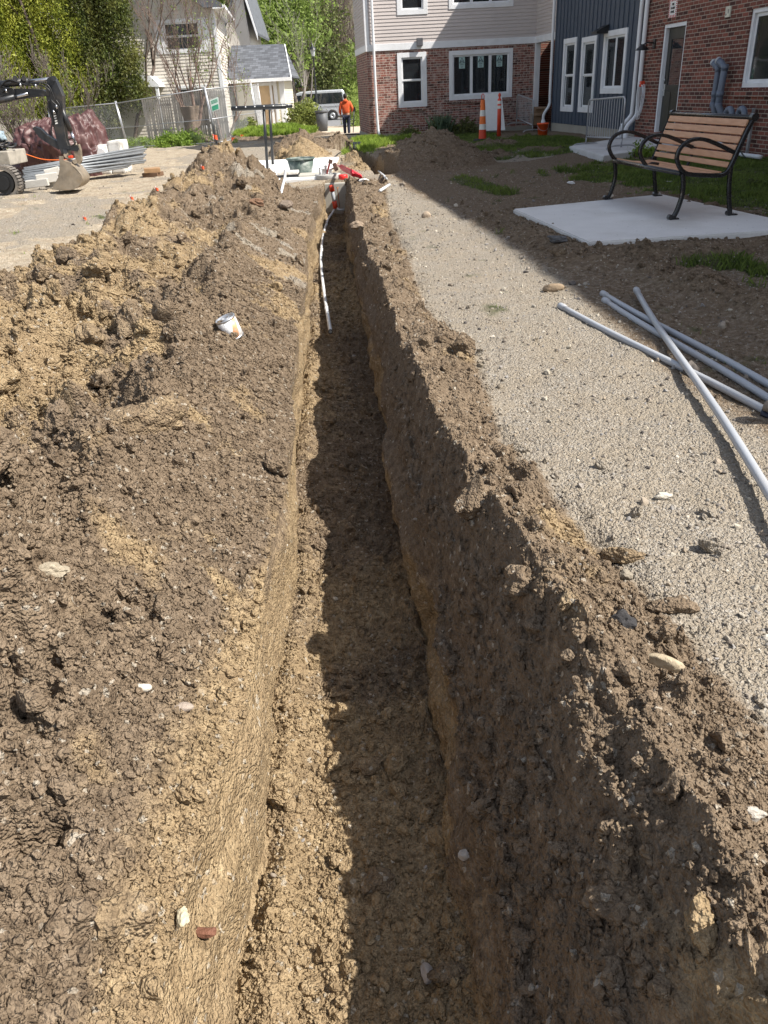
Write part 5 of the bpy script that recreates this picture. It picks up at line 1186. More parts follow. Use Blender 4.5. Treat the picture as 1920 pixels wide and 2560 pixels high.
# red caution bag
def cloth_blob(name, pts, mat, label, cat, r=.06, seed=1, parent=None):
    v, f = ico(4, seed, .2, 1.0); pts = [Vector(p) for p in pts]; L = pts[0]; vv = []
    t_ = np.clip((v[:, 0]+1)/2, 0, 1); P0 = np.array(pts); k = np.linspace(0, 1, len(pts)); cen = np.stack([np.interp(t_, k, P0[:, i]) for i in range(3)], 1)
    w = v*[.25, 1, .55]; fol = .35*np.sin(v[:, 0]*9+v[:, 1]*5)+.3*fbm(v*2, .5, 3, .5, seed)
    o = cen+w*r*(1+.35*fol[:, None])-np.array(L); o[:, 2] += r*.3
    me = mesh_np(name, o, f, True); ob = put(name, me, mat, parent, L if parent is None else None)
    return tag(ob, label, cat) if parent is None else ob
REDC = M('red_nylon', (.62, .02, .04), .45, 0, .15, 6)
p0, p1, p2 = [V(onground(*c, .03)) for c in ((850, 432), (880, 445), (905, 448))]
cloth_blob('red_bag', [p0+Vector((-.05, .1, .1)), p1+Vector((0, 0, .05)), p2], REDC, 'crumpled red nylon bag beside the riser ring', 'bag', .11, 3)
p = V(onground(858, 450)); mb = MB(); mb.lathe([(.001, 0), (.085, 0), (.085, .085), (.07, .095), (.001, .095)], p, 20); single('red_pipe_plug', mb, M('bright_red', (.75, .03, .025), .4), p, 'round bright red pipe plug in front of the red bag', 'pipe plug')
p = V(onground(893, 455)); cloth_blob('white_bag', [p, p+Vector((.12, .02, .0)), p+Vector((.2, .03, -.02))], WHT, 'scrap of white plastic below the red bag', 'plastic scrap', .06, 9)
# steel T racks
SLB = M('satin_black', (.016, .018, .021), .38, 0, .1)
def rack(base, top, barL, barR, label, bolts):
    base = Vector(base); top = Vector(top)
    t = thing('pipe_rack', base, label, 'steel rack', 'black steel racks on the slab'); mb = MB(); mb.tube([base, top-Vector((0, 0, .02))], .031, 12); part('post', mb, SLB, t)
    a = Vector(barL); b = Vector(barR); mb = MB(); mb.tube([a, a.lerp(b, .01), b.lerp(a, .01), b], [.03, .045, .045, .03], 14); part('crossbar', mb, SLB, t)
    for i in range(bolts):
        c = a.lerp(b, (i+.6)/bolts); mb = MB(); mb.ball(c+Vector((0, -.04, .022)), .014, 8, 4); part('bolt', mb, WHT, t)
yb = float(gz(669, 428, .03)[1]); B = V(gz(669, 428, .03)); 
rack(B, A(659, 268, yb), A(578, 272, yb), A(716, 266, yb), 'nearer black steel T-shaped rack standing on the white slab', 6)
B = V(gz(682, 411, .03)); yb2 = B.y; rack(B, A(674, 266, yb2), A(640, 268, yb2), A(731, 264, yb2), 'black steel T-shaped rack just behind and right of the nearer one', 4)
# white kerb at the left corner of the slab
k0, k1 = V(gp(482, 480)), V(gp(545, 412)); k0.z = -.05; k1.z = -.05; e = (k1-k0).normalized(); n_ = Vector((-e.y, e.x, 0))
mb = MB(); mb.bbox((0, 0, 0), ((k1-k0).length, .16, .26), .02, lambda q: k0+e*q[0]-n_*q[1]+Vector((0, 0, q[2]))); single('white_kerb', mb, CONW, k0, 'white concrete kerb stone at the left edge of the slab', 'kerb')
# ================================================================= EXCAVATOR
EY = 16.6
EXB = M('excavator_black', (.022, .024, .028), .42, .1, .25, 5, .15, dirt=(.14, .11, .08), dirtamt=.35); EXD = M('hose_black', (.012, .012, .013), .45)
BKT = M('worn_steel', (.30, .25, .19), .5, .45, .3, 7, .3, 60, .003, dirt=(.33, .25, .16), dirtamt=.7); CHR = M('chrome', (.6, .6, .62), .15, .95, .05)
ex = thing('mini_excavator', A(20, 480, EY), 'black mini excavator with bent arm and its digging bucket resting on the ground', 'excavator')
def E_(px, py, dy=0.): return V(A(px, py, EY+dy))
def plate(pxs, y0, y1, mat, name, parent):
    mb = MB(); p0 = [V(A(a, b, EY)) for a, b in pxs]; mb.prism([p+Vector((0, y0, 0)) for p in p0], (0, y1-y0, 0)); return part(name, mb, mat, parent)
boom = plate([(-260, 250), (-120, 210), (-20, 206), (30, 222), (80, 222), (110, 224), (124, 232), (120, 240), (85, 243), (40, 250), (5, 258), (-60, 268), (-220, 330)], -.10, .10, EXB, 'boom', ex)
stick = plate([(122, 196), (134, 190), (144, 204), (160, 240), (161, 300), (168, 350), (176, 372), (172, 388), (158, 384), (148, 360), (138, 320), (126, 270), (118, 232)], -.085, .085, EXB, 'stick', ex)
mb = MB()
for (a, b) in ((134, 196), (120, 233), (163, 378), (38, 196), (60, 196)): mb.tube([E_(a, b, -.115), E_(a, b, .115)], .045, 12)
mb.sm = [False]*len(mb.sm); part('pivot_pins', mb, EXB, ex)
def cyl(a, b, f_, r, dy=0., nm='hydraulic_cylinder'):
    p, q = E_(*a, dy), E_(*b, dy); mb = MB(); mb.tube([p, p.lerp(q, f_)], r, 12); c = part(nm, mb, EXB, ex)
    mb = MB(); mb.tube([p.lerp(q, f_), q], r*.55, 10); part('rod', mb, CHR, c)
cyl((-30, 214), (134, 197), .62, .06, 0.); cyl((150, 262), (192, 366), .62, .048, -.02); cyl((-40, 262), (70, 234), .7, .05, -.14)
HB = lambda pts, r=.014, dy=-.13: spl([E_(a, b, dy) for a, b in pts], 6)
for k, pts in enumerate(([(0, 220), (12, 206), (30, 203), (60, 210), (90, 207), (118, 212), (132, 236), (140, 262), (136, 282)], [(2, 214), (20, 200), (45, 206), (70, 213), (100, 212), (124, 226), (128, 250), (146, 270), (142, 300)], [(5, 232), (15, 222), (32, 222), (34, 236), (18, 244), (4, 240)], [(122, 250), (120, 272), (130, 300), (128, 330), (134, 345)], [(140, 250), (148, 262), (150, 272), (142, 280)], [(170, 350), (182, 346), (188, 358), (178, 366)])):
    mb = MB(); mb.tube(HB(pts, dy=-.13-.02*(k % 2)), .013, 7); part('hydraulic_hose', mb, EXD, ex)
mb = MB()
for (a, b) in ((88, 210), (14, 222), (24, 240), (140, 262), (133, 275), (50, 208)): mb.tube([E_(a, b, -.16), E_(a+3, b+10, -.16)], .017, 6)
part('hose_fittings', mb, CHR, ex)
mb = MB(); rnd_ = random.Random(3)
for i in range(6):                                          # white lettering strip on the stick
    a, b = 132+i*1.2, 276+i*6.2; mb.prism([E_(a, b, -.088), E_(a+6, b-1.5, -.088), E_(a+6.5, b+2.2, -.088), E_(a+.5, b+3.8, -.088)], (0, -.002, 0))
part('stick_marking', mb, SGW, ex)
th = plate([(84, 320), (90, 316), (104, 322), (118, 336), (134, 346), (150, 356), (158, 368), (150, 374), (136, 366), (116, 354), (100, 342)], -.07, .07, EXB, 'thumb', ex)
plate([(160, 366), (196, 362), (200, 372), (196, 378), (164, 374)], -.06, .06, EXB, 'linkage', ex)
plate([(188, 362), (198, 360), (203, 376), (205, 402), (200, 410), (192, 404), (187, 380)], -.05, .05, BKT, 'bucket_link', ex)
# bucket: two side plates, curved back, teeth
sidep = [(158, 388), (168, 388), (170, 400), (186, 404), (192, 416), (204, 428), (215, 442), (214, 455), (204, 465), (185, 472), (160, 473), (140, 470), (156, 440), (160, 415)]
bk = None
for s_, y0 in ((0, -.24), (1, .225)):
    q = plate(sidep, y0, y0+.018, BKT, 'bucket_side', ex)
back = spl([V(A(a, b, EY)) for a, b in ((170, 400), (190, 412), (206, 428), (215, 443), (213, 456), (203, 466), (184, 472), (160, 473), (140, 470))], 5)
vs = []; fs = []
for p in back: vs += [p+Vector((0, -.222, 0)), p+Vector((0, .224, 0)), p+Vector((0, .224, .012)), p+Vector((0, -.222, .012))]
for i in range(len(back)-1):
    for a, b in ((0, 1), (1, 2), (2, 3), (3, 0)): fs.append((4*i+a, 4*i+b, 4*i+4+b, 4*i+4+a))
part('bucket_shell', MB().add(vs, fs, False), BKT, ex)
for i in range(4):
    y_ = -.2+.133*i; mb = MB(); p = E_(140, 470, y_); mb.prism([p+Vector((.05, 0, .02)), p+Vector((.05, .05, .02)), p+Vector((-.09, .04, -.012)), p+Vector((-.09, .01, -.012))], (0, 0, .014)); part('bucket_tooth', mb, BKT, ex)
mb = MB(); mb.tube([E_(166, 388, -.11), E_(166, 388, .11)], .05, 14); mb.tube([E_(187, 404, -.11), E_(187, 404, .11)], .042, 14); mb.sm = [False]*len(mb.sm); part('bucket_pins', mb, BKT, ex)
mb = MB(); mb.bbox(tuple(E_(171, 396, -.12)), tuple(E_(184, 388, .0)), .01); part('pin_guard', mb, RED, ex)
# track end and the body beyond the left edge of the picture
TRK = M('track_rubber', (.15, .135, .12), .85, 0, .25, 9, .4, dirt=(.30, .25, .19), dirtamt=.8)
hc = E_(16, 455, .1); rT = .27; mb = MB(); pts = []
L_ = 1.9
for i in range(17): a = -math.pi/2+math.pi*i/16; pts.append(hc+Vector((rT*math.cos(a), 0, rT*math.sin(a))))
for i in range(1, 10): pts.append(hc+Vector((-L_*i/10, 0, rT)))
for i in range(17): a = math.pi/2+math.pi*i/16; pts.append(hc+Vector((-L_+rT*math.cos(a), 0, rT*math.sin(a))))
for i in range(1, 10): pts.append(hc+Vector((-L_+L_*i/10, 0, -rT)))
n_ = len(pts); vs = []
for i, p in enumerate(pts):
    t_ = (pts[(i+1) % n_]-pts[i-1]).normalized(); o = Vector((t_.z, 0, -t_.x))
    for a, b in ((-.15, 0), (.15, 0), (.15, -.045), (-.15, -.045)): vs.append(p+Vector((0, a, 0))+o*b)
fs = [(4*i+a, 4*i+b, 4*((i+1) % n_)+b, 4*((i+1) % n_)+a) for i in range(n_) for a, b in ((0, 1), (1, 2), (2, 3), (3, 0))]
mb.add(vs, fs)
tot = [(pts[(i+1) % n_]-pts[i]).length for i in range(n_)]; 
for i in range(0, n_):
    p = pts[i]; t_ = (pts[(i+1) % n_]-pts[i-1]).normalized(); o = Vector((t_.z, 0, -t_.x))
    for sg_ in (-1, 1):
        c = p+t_*.03*sg_; mb.prism([c+Vector((0, -.15 if sg_ < 0 else .0, 0))-t_*.02, c+Vector((0, .0 if sg_ < 0 else .15, 0))-t_*.02, c+Vector((0, .0 if sg_ < 0 else .15, 0))+t_*.02, c+Vector((0, -.15 if sg_ < 0 else .0, 0))+t_*.02], o*.035)
part('track', mb, TRK, ex)
mb = MB(); mb.tube([hc+Vector((0, -.16, 0)), hc+Vector((0, .12, 0))], .20, 20, smooth=False); mb.tube([hc+Vector((0, -.20, 0)), hc+Vector((0, -.15, 0))], .13, 20, smooth=False); part('idler_wheel', mb, EXD, ex)
for k in range(3): mb = MB(); c = hc+Vector((-.5-.45*k, 0, -.18)); mb.tube([c+Vector((0, -.1, 0)), c+Vector((0, .1, 0))], .08, 12); part('track_roller', mb, EXD, ex)
mb = MB(); mb.bbox(tuple(hc+Vector((-1.9, -.1, -.12))), tuple(hc+Vector((-.1, .1, .1))), .03); part('track_frame', mb, EXB, ex)
mb = MB(); mb.bbox(tuple(hc+Vector((-3.1, -.2, .35))), tuple(hc+Vector((-1.2, 1.4, 1.15))), .08); part('house', mb, EXB, ex)
mb = MB(); mb.bbox(tuple(hc+Vector((-2.9, .5, 1.15))), tuple(hc+Vector((-1.75, 1.35, 2.25))), .1); part('cab', mb, EXB, ex)
# ================================================================= YARD STUFF
# tarp covered pile
tcx, tcy = A(150, 350, 21.4)[0], 21.7
def tarp():
    nu, nv = 220, 90; vs = []; Lc = Vector((tcx, tcy, float(G(tcx, tcy))))
    xl_, xr_ = A(38, 400, 21.4)[0]-tcx, A(262, 380, 21.4)[0]-tcx; H_ = float(A(150, 284, 21.4)[2])-Lc.z
    u = np.linspace(0, 2*math.pi, nu, endpoint=False); v = np.linspace(0, 1, nv+1); U, Vv = np.meshgrid(u, v)
    hx = (xr_-xl_)/2; mx = (xr_+xl_)/2; r = np.clip(Vv*1.0, 0, 1)
    prof = np.cos(np.clip(r, 0, 1)*math.pi/2)**.75; sup = np.sin(np.clip(r, 0, 1)*math.pi/2)**.62
    sq = 1/np.maximum(np.abs(np.cos(U)), np.abs(np.sin(U)))**.35
    X_ = mx*.9+hx*sup*np.cos(U)*np.minimum(sq, 1.15); Y_ = 1.05*sup*np.sin(U)*sq; Z_ = H_*prof
    pts = np.stack([X_, Y_, Z_], -1).reshape(-1, 3)
    uu = U.reshape(-1); rr_1 = r.reshape(-1); ph = fbm(pts, .7, 2, .5, 5)
    q_ = np.stack([np.cos(uu)*2.2, np.sin(uu)*2.2, rr_1*.55], -1)
    rid = 1-np.abs(fbm(q_, .42, 3, .5, 15))*2.0; rid2 = 1-np.abs(fbm(q_, .17, 2, .5, 16))*2.0
    fold = (.35+.65*rr_1)*(.11*np.clip(rid, -.5, 1)**2+.05*np.clip(rid2, -.3, 1)**2)+.02*np.sin(uu*27+4*ph)*rr_1
    bul = .14*fbm(pts, .9, 2, .5, 7)+.035*(1-2*np.abs(fbm(pts, .22, 2, .55, 8)))-.10*np.abs(fbm(pts, .5, 2, .5, 9))
    dirn = pts/np.maximum(np.linalg.norm(pts, axis=1), .1)[:, None]; pts = pts+dirn*(fold+bul)[:, None]; pts[:, 2] = np.maximum(pts[:, 2]+.12*fbm(pts*[1, .3, 0], .9, 2, .5, 12)*(Vv.reshape(-1) < .7), .0)
    f = [(j*nu+i, j*nu+(i+1) % nu, (j+1)*nu+(i+1) % nu, (j+1)*nu+i) for j in range(nv) for i in range(nu)]
    return pts, np.array(f), Lc
pts, f, Lc = tarp(); TARP = M('brown_tarp', (.080, .034, .033), .5, 0, .25, 2.5, .35, 14, .02, dirt=(.14, .085, .075), dirtamt=.5)
t = thing('tarp_covered_pile', Lc, 'pile hidden under a glossy maroon tarp behind the excavator arm', 'tarp'); put('tarp', mesh_np('tarp', pts, f, True), TARP, t)
mb = MB(); mb.tube(spl([V(A(a, b, 20.35)) for a, b in ((32, 376), (60, 384), (105, 398), (150, 400), (200, 398))], 5), .012, 6); part('orange_cord', mb, ORG, t)
# stack of folded steel fence panels / pipes
by_ = 18.6
NPIPE = 18; GALD = M('dull_galvanised', (.24, .255, .27), .5, .4, .15, 8, .05)
for k in range(NPIPE):
    t_ = k/(NPIPE-1); jx = (k*37 % 11)-5
    la = (56+(k*13 % 7), 457-36*t_); ra = ((324 if k < 9 else 362)+jx, (417 if k < 9 else 408)-(24*t_/.5 if k < 9 else 41*(t_-.5)/.5))
    yl, yr = 17.75+.5*t_+.12*(k % 2), 20.0+.6*t_+.12*(k % 2)
    p, q = V(A(*la, yl)), V(A(*ra, yr)); p.z = max(p.z, float(G(p.x, p.y))+.03); q.z = max(q.z, float(G(q.x, q.y))+.03)
    mb = MB(); mb.tube([p, q], .024, 10); single('steel_pipe', mb, GALD, p, 'galvanised steel pipe in the long stack in front of the maroon tarp', 'pipe', 'galvanised pipes in the stack')
t = thing('folded_fence_mesh', V(A(70, 440, 18)), 'dark folded wire mesh lying between the stacked steel pipes', 'fence mesh'); mb = MB()
for k in range(7):
    p0, p1 = V(A(66, 452-4.6*k, 17.9+.07*k)), V(A(318, 414-4.2*k, 20.1+.07*k)); mb.prism([p0, p1, p1+Vector((-.1, .5, .0)), p0+Vector((-.1, .5, 0))], (0, 0, .022))
part('mesh_layers', mb, M('mesh_dark', (.10, .115, .12), .6, .4, .6, 45), t)
# concrete blocks
CB = concrete('block_concrete', (.52, .50, .46))
for k, (px, py, w, h, d, rz, lb) in enumerate(((93, 458, .46, .14, .2, .12, 'concrete block lying lowest and leftmost beside the track'), (118, 445, .42, .17, .2, .35, 'concrete block on top, second from the left'), (135, 455, .34, .17, .2, -.1, 'concrete block standing right of the lowest one'), (131, 430, .3, .15, .2, .3, 'upper concrete block behind the others'), (148, 436, .26, .18, .2, -.5, 'tilted concrete block just left of the bucket'))):
    y_ = 17.3+.12*k; c = V(A(px, py, y_)); zz = max(c.z, float(G(c.x, c.y))+h/2); c.z = zz
    Mx4 = Matrix.Translation(c) @ Matrix.Rotation(rz, 4, 'Z') @ Matrix.Rotation(-.06-.1*(k > 2), 4, 'Y'); mb = MB(); mb.bbox((-w/2, -d/2, -h/2), (w/2, d/2, h/2), .012, Mx4); single('concrete_block', mb, CB, c, lb, 'concrete block', 'loose concrete blocks beside the bucket')
p = V(A(268, 368, 21.5)); t = thing('foam_block', p, 'big dirty white foam block behind the steel pipes', 'foam block')
z0 = float(G(p.x, p.y)); w0, w1 = A(228, 385, 21.5)[0], A(310, 375, 21.5)[0]
mb = MB(); mb.bbox((w0, 21.2, z0), (w0+(w1-w0)*.6, 22, float(A(260, 362, 21.2)[2])), .05); mb.bbox((w0+(w1-w0)*.605, 21.25, z0), (w1, 22, float(A(290, 352, 21.2)[2])), .05); part('foam', mb, M('dirty_foam', (.66, .65, .62), .8, 0, .12, 5, .3, dirt=(.25, .23, .2), dirtamt=.8), t)
mb = MB(); c = V(A(250, 388, 21.12)); mb.tube([c, c+Vector((0, .1, 0))], .16, 18, smooth=False); part('foam_plug', mb, WHT, t)
# timber offcuts right of the stack
for k, (px, py, lb) in enumerate(((374, 390, 'short brown timber offcut at the end of the pipe stack'), (376, 398, 'dark timber offcut under the other one beside the pipe stack'))):
    c = V(A(px, py, 19.6)); c.z = float(G(c.x, c.y))+.05+.09*(1-k); mb = MB(); mb.bbox((-.18, -.2, -.045), (.18, .2, .045), .006, Matrix.Translation(c) @ Matrix.Rotation(.25-.4*k, 4, 'Z')); single('timber_offcut', mb, M('timber%d' % k, (.30, .18, .09) if not k else (.14, .08, .045), .8, 0, .25), c, lb, 'timber')
# trailer with junk at far left
p = V(A(16, 400, 18.9)); gzz = float(G(p.x, p.y)); t = thing('junk_cart', p, 'low wooden cart loaded with black hoses left of the maroon tarp', 'cart')
xL_, xR_ = A(-120, 400, 18.9)[0], A(38, 400, 18.9)[0]; zt_ = float(A(20, 378, 18.6)[2])
mb = MB(); mb.bbox((xL_, 18.6, zt_-.28), (xR_, 19.6, zt_), .02); part('cart_bed', mb, M('grey_wood', (.34, .31, .26), .85, 0, .25, 6, .3), t)
for k in (0, 1): mb = MB(); mb.bbox((xL_+.3 if not k else xR_-.12, 18.65, gzz), (xL_+.4 if not k else xR_-.02, 18.75, zt_-.27), .01); part('leg', mb, EXD, t)
rr = random.Random(8); mb = MB()
for k in range(7):
    cx_, cz_, r_ = rr.uniform(xR_-.6, xR_-.1), zt_+.03*k, rr.uniform(.12, .28); mb.tube([Vector((cx_+r_*math.cos(a), 19.0+r_*math.sin(a), cz_+.03*math.sin(2*a))) for a in [2*math.pi*i/18 for i in range(18)]], .022, 6, False, True, True)
single('coiled_hoses', mb, EXD, (xR_-.4, 19, zt_), 'tangled black hoses heaped on the low wooden cart', 'hoses')
cloth_blob('plastic_bag', [Vector((xR_-.55, 19.1, zt_+.2)), Vector((xR_-.35, 19.1, zt_+.24)), Vector((xR_-.15, 19.1, zt_+.2))], M('clear_plastic', (.25, .32, .36), .15, 0, .3, 5), 'bluish clear plastic bag on top of the black hoses', 'plastic bag', .22, 21)
p = V(onground(40, 690)); mb = MB(); mb.tube(spl([p+Vector((-.35, .1, .01)), p+Vector((-.2, .0, .03)), p+Vector((-.05, .05, .01)), p+Vector((.06, -.03, .02))], 5), .008, 5); single('teal_string', mb, M('teal_cord', (.22, .42, .42), .6), p, 'faded teal cord on the pale ground at the left edge', 'cord')
# ================================================================= FENCES
def chain_panel(a, b, up_a, up_b, label, cell=.085):
    """a, b: feet; up_a, up_b: tops"""
    a, b, ua, ub = map(Vector, (a, b, up_a, up_b)); t = thing('chain_link_panel', a, label, 'fence', 'temporary chain-link fence panels')
    lo0, lo1 = a.lerp(ua, .04), b.lerp(ub, .04); mb = MB(); mb.tube([lo0, lo1], .021, 6); mb.tube([a.lerp(ua, .47), b.lerp(ub, .47)], .017, 6); mb.tube([ua, ub], .021, 6); part('rails', mb, GAL, t)
    for p, q in ((a, ua), (b, ub)): mb = MB(); mb.tube([p, q+(q-p).normalized()*.08], .024, 8); part('post', mb, GAL, t)
    def S(u, v): return lo0.lerp(lo1, u).lerp(ua.lerp(ub, u), v)
    W_, H_ = (b-a).length, (ua-a).length; mb = MB(); k = -H_
    nn = (b-a).cross(ua-a).normalized()*.003
    while k < W_:
        for s_ in (1, -1):
            # line u*W - s*v*H = k
            u0_, v0_ = (k, 0.) if s_ > 0 else (k+H_, 0.); u1_, v1_ = (k+H_, H_) if s_ > 0 else (k, H_)
            if u0_ < 0: f_ = (0-u0_)/(u1_-u0_); v0_ = f_*H_; u0_ = 0
            if u0_ > W_: f_ = (W_-u0_)/(u1_-u0_); v0_ = f_*H_; u0_ = W_
            if u1_ > W_: f_ = (W_-u0_)/(u1_-u0_) if u1_ != u0_ else 0; v1_ = v0_+(v1_-v0_)*f_; u1_ = W_
            if u1_ < 0: f_ = (0-u0_)/(u1_-u0_) if u1_ != u0_ else 0; v1_ = v0_+(v1_-v0_)*f_; u1_ = 0
            if abs(u1_-u0_) > .02: mb.tube([S(u0_/W_, v0_/H_)+nn*s_, S(u1_/W_, v1_/H_)+nn*s_], .0032, 3, False)
        k += cell
    part('wire_mesh', mb, M('chain_wire', (.40, .41, .42), .5, .4, .1) if 'chain_wire' not in bpy.data.materials else bpy.data.materials['chain_wire'], t); return t
fa = V(gp(322, 372)); fb = V(gp(542, 362)); fcn = V(gp(648, 342))
ta = V(A(291, 258, fa.y)); tb_ = V(A(511, 223, fb.y-.2)); tc = V(A(626, 212, fcn.y))
chain_panel(fa, fb, ta, tb_, 'chain-link panel nearest the picket fence stump, carrying the green sign')
chain_panel(fb+Vector((.03, 0, 0)), fcn, tb_+Vector((.03, 0, 0)), tc, 'chain-link panel before the garage, leaning at the grass bank')
fd = V(gp(150, 396)); fd.y += 2.; fd = V(A(150, 392, fa.y+2.5)); fd.z = float(G(fd.x, fd.y)); td = V(A(120, 274, fd.y))
chain_panel(fd+Vector((-.2, 0, 0)), fa-Vector((.04, 0, 0)), td, ta-Vector((.04, 0, 0)), 'chain-link panel running behind the maroon tarp')
fe = V(gp(657, 338)); fe.y += 2.2; te = V(A(645, 213, fe.y)); fe = V((float(A(663, 330, fe.y)[0]), fe.y, float(G(-4, fe.y))))
chain_panel(fcn+Vector((.04, 0, 0)), fe, tc+Vector((.04, 0, 0)), te, 'narrow end chain-link panel turned away beside the black rack posts')
# green sign on the fence
q0 = V(A(512, 244, fb.y-.35)); sgp = [V(A(a, b, fb.y-.35)) for a, b in ((524, 250), (545, 242), (549, 273), (530, 280))]
t = thing('fence_sign', sgp[0], 'white and green notice board tied to the chain-link fence', 'sign')
mb = MB(); mb.prism(sgp, (0, .01, 0)); part('board', mb, M('sign_pale', (.62, .72, .66), .5, 0, .05), t)
def sq(u, v): return sgp[0].lerp(sgp[1], u).lerp(sgp[3].lerp(sgp[2], u), v)+Vector((0, -.004, 0))
mb = MB()
for v in (.12, .22, .32): mb.prism([sq(.12, v), sq(.88, v), sq(.88, v+.05), sq(.12, v+.05)], (0, -.002, 0))
mb.prism([sq(.1, .55), sq(.9, .55), sq(.9, .93), sq(.1, .93)], (0, -.002, 0)); part('green_print', mb, M('sign_green', (.05, .34, .20), .5), t)
# picket fence, weathered
def picket(px0, top0, px1, top1, yy0, yy1, label, mat, h=1.75, wd=.085, gap=.02, tilt=.0):
    a, b = V(A(px0, top0, yy0)), V(A(px1, top1, yy1)); L = (b-a).length; n_ = int(L/(wd+gap)); t = thing('picket_fence', (a.x, a.y, a.z-h), label, 'fence'); rr = random.Random(px0); mb = MB()
    e = Vector((b.x-a.x, b.y-a.y, 0)).normalized()
    for i in range(n_):
        p = a.lerp(b, (i+.5)/n_)+Vector((0, 0, rr.uniform(-.03, .03))); s_ = rr.uniform(-.012, .012)+tilt; z0 = float(G(p.x, p.y))-.1
        q = [p-e*wd/2+Vector((0, 0, -.07)), p-e*wd*.1, p+e*wd*.1, p+e*wd/2+Vector((0, 0, -.07)), Vector((p.x, p.y, z0))+e*(wd/2-s_*4), Vector((p.x, p.y, z0))-e*(wd/2+s_*4)]
        mb.prism(q, (0, .025, 0))
    part('pickets', mb, mat, t); mb = MB()
    for dz in (-.25, -1.25): mb.prism([a+Vector((0, .05, dz)), b+Vector((0, .05, dz)), b+Vector((0, .05, dz-.09)), a+Vector((0, .05, dz-.09))], (0, .04, 0))
    part('rail', mb, mat, t)
    return t
PKT = M('grey_picket', (.42, .375, .33), .85, 0, .3, 3, .4, 30, .005)
picket(352, 247, 425, 243, 40.2, 39.8, 'weathered grey picket fence, left stretch beside the cedars', PKT)
picket(425, 230, 560, 222, 39.2, 38.6, 'weathered pale picket fence behind the bare tree and stump', PKT, 2.1)
picket(-40, 290, 140, 300, 31, 32, 'dull board fence half hidden behind the maroon tarp at far left', M('dull_board', (.24, .22, .19), .85, 0, .2), 1.3, .14, .01)
# tree stump against the picket fence
p = V(A(480, 320, 37.6)); p.z = float(G(p.x, p.y)); BRK = M('bark_grey', (.17, .13, .10), .95, 0, .35, 6, .9, 20, .03)
mb = MB(); top = float(A(478, 262, 37.6)[2])-p.z; n_ = 18; vs = []; rr = np.random.default_rng(5); prof = [(.0, .62), (.12, .45), (.35, .33), (top*.7, .30), (top*.85, .36), (top, .40)]
for (z_, r_) in prof:
    for j in range(n_): a = 2*math.pi*j/n_; q_ = r_*(1+.14*math.sin(a*5+z_)+.1*math.sin(a*3)); vs.append(p+Vector((q_*math.cos(a), q_*math.sin(a), z_-.05)))
fs = [(i*n_+j, i*n_+(j+1) % n_, (i+1)*n_+(j+1) % n_, (i+1)*n_+j) for i in range(len(prof)-1) for j in range(n_)]; mb.add(vs, fs, True)
t = thing('tree_stump', p, 'broken grey tree stump with flared roots before the picket fence', 'tree stump'); part('trunk', mb, BRK, t)
mb = MB(); mb.add(vs[-n_:], [tuple(range(n_))]); part('cut_top', mb, M('cut_wood', (.42, .33, .24), .8), t)
for k, (dx, dy) in enumerate(((.9, -.5), (1.15, .1), (-.7, -.4))): mb = MB(); mb.tube([p+Vector((dx*.3, dy*.3, .25)), p+Vector((dx*.7, dy*.7, .12)), p+Vector((dx*1.2, dy*1.2, -.02))], [.12, .09, .04], 7); part('root', mb, BRK, t)
# ================================================================= FAR BUILDINGS
HY = 43.
def HT(px_l, y): return A(px_l, 200, y)
WSD = M('white_siding', (.62, .575, .51), .6, 0, .06, 2, .05)
WSH = M('cream_siding', (.62, .57, .44), .6, 0, .05, 2, .05)
hx0, hx1 = float(A(300, 200, HY)[0]), float(A(556, 200, HY)[0])
hz0 = float(G(hx1, HY))-.3; hzt = 6.6
dH = Vector((.02, 1, 0)).normalized(); fH = Vector((1, -.02, 0)).normalized()
HO = Vector((hx1, HY, 0))
def HF(u, o, z): return HO+fH*u-dH*o+Vector((0, 0, z))         # u<0 to the left
dS = Vector((-.085, 1, 0)).normalized(); nS = Vector((1, .085, 0)).normalized()
def HS(s, o, z): return HO+dS*s+nS*o+Vector((0, 0, z))
def HP_(px, py): p = A(px, py, HY); return float(p[0]-hx1), float(p[2])
def SP(px, py):
    r = Vector(ray(px, py)); o = Vector(CC)-HO; t = -o.dot(nS)/r.dot(nS); p = o+r*t; return p.dot(dS), p.z+CH*0+HO.z
h1 = thing('white_sided_house', HO+Vector((0, 0, hz0)), 'cream white clapboard house behind the bare tree, with a white framed upper window', 'house')
a, b = HP_(398, 50), HP_(512, 130); wA = [a[0], b[0], b[1], a[1]]
a, b = HP_(440, 215), HP_(530, 300); wB = [a[0], b[0], b[1]-.4, a[1]]
mb = MB(); W0 = hx0-hx1-3
siding(mb, HF, W0, -.12, hz0+.4, hzt, [hole(*wA), hole(*wB)], .14, .022)
mb.add([HF(W0, 0, hzt), HF(-.0, 0, hzt), HF((W0)/2, 0, hzt+2.5)], [(0, 1, 2)])
sA = [SP(572, 150)[0], SP(588, 150)[0], SP(575, 120)[1], SP(575, 62)[1]]
siding(mb, HS, .12, 7.5, hz0+.4, 5.1, [hole(*sA)], .14, .022); part('siding', mb, WSD, h1)
mb = MB(); f = lambda q: HF(q[0], q[1], q[2]); mb.bbox((-.14, -.03, hz0), (.03, .035, 5.2), .004, f); mb.box((W0, -.3, hz0-.5), (-.0, .0, hz0+.4), f); part('corner_board', mb, TRIM, h1)
window(h1, HF, *wA, 1, .14, .06, True, None, .04)
window(h1, HF, *wB, 2, .12, .06, False, None, .04)
for uu in (wA[0]-.32, wA[1]+.0): mb = MB(); mb.bbox((uu, .0, wA[2]), (uu+.32, .045, wA[3]), .01, f); part('shutter', mb, TRIM, h1)
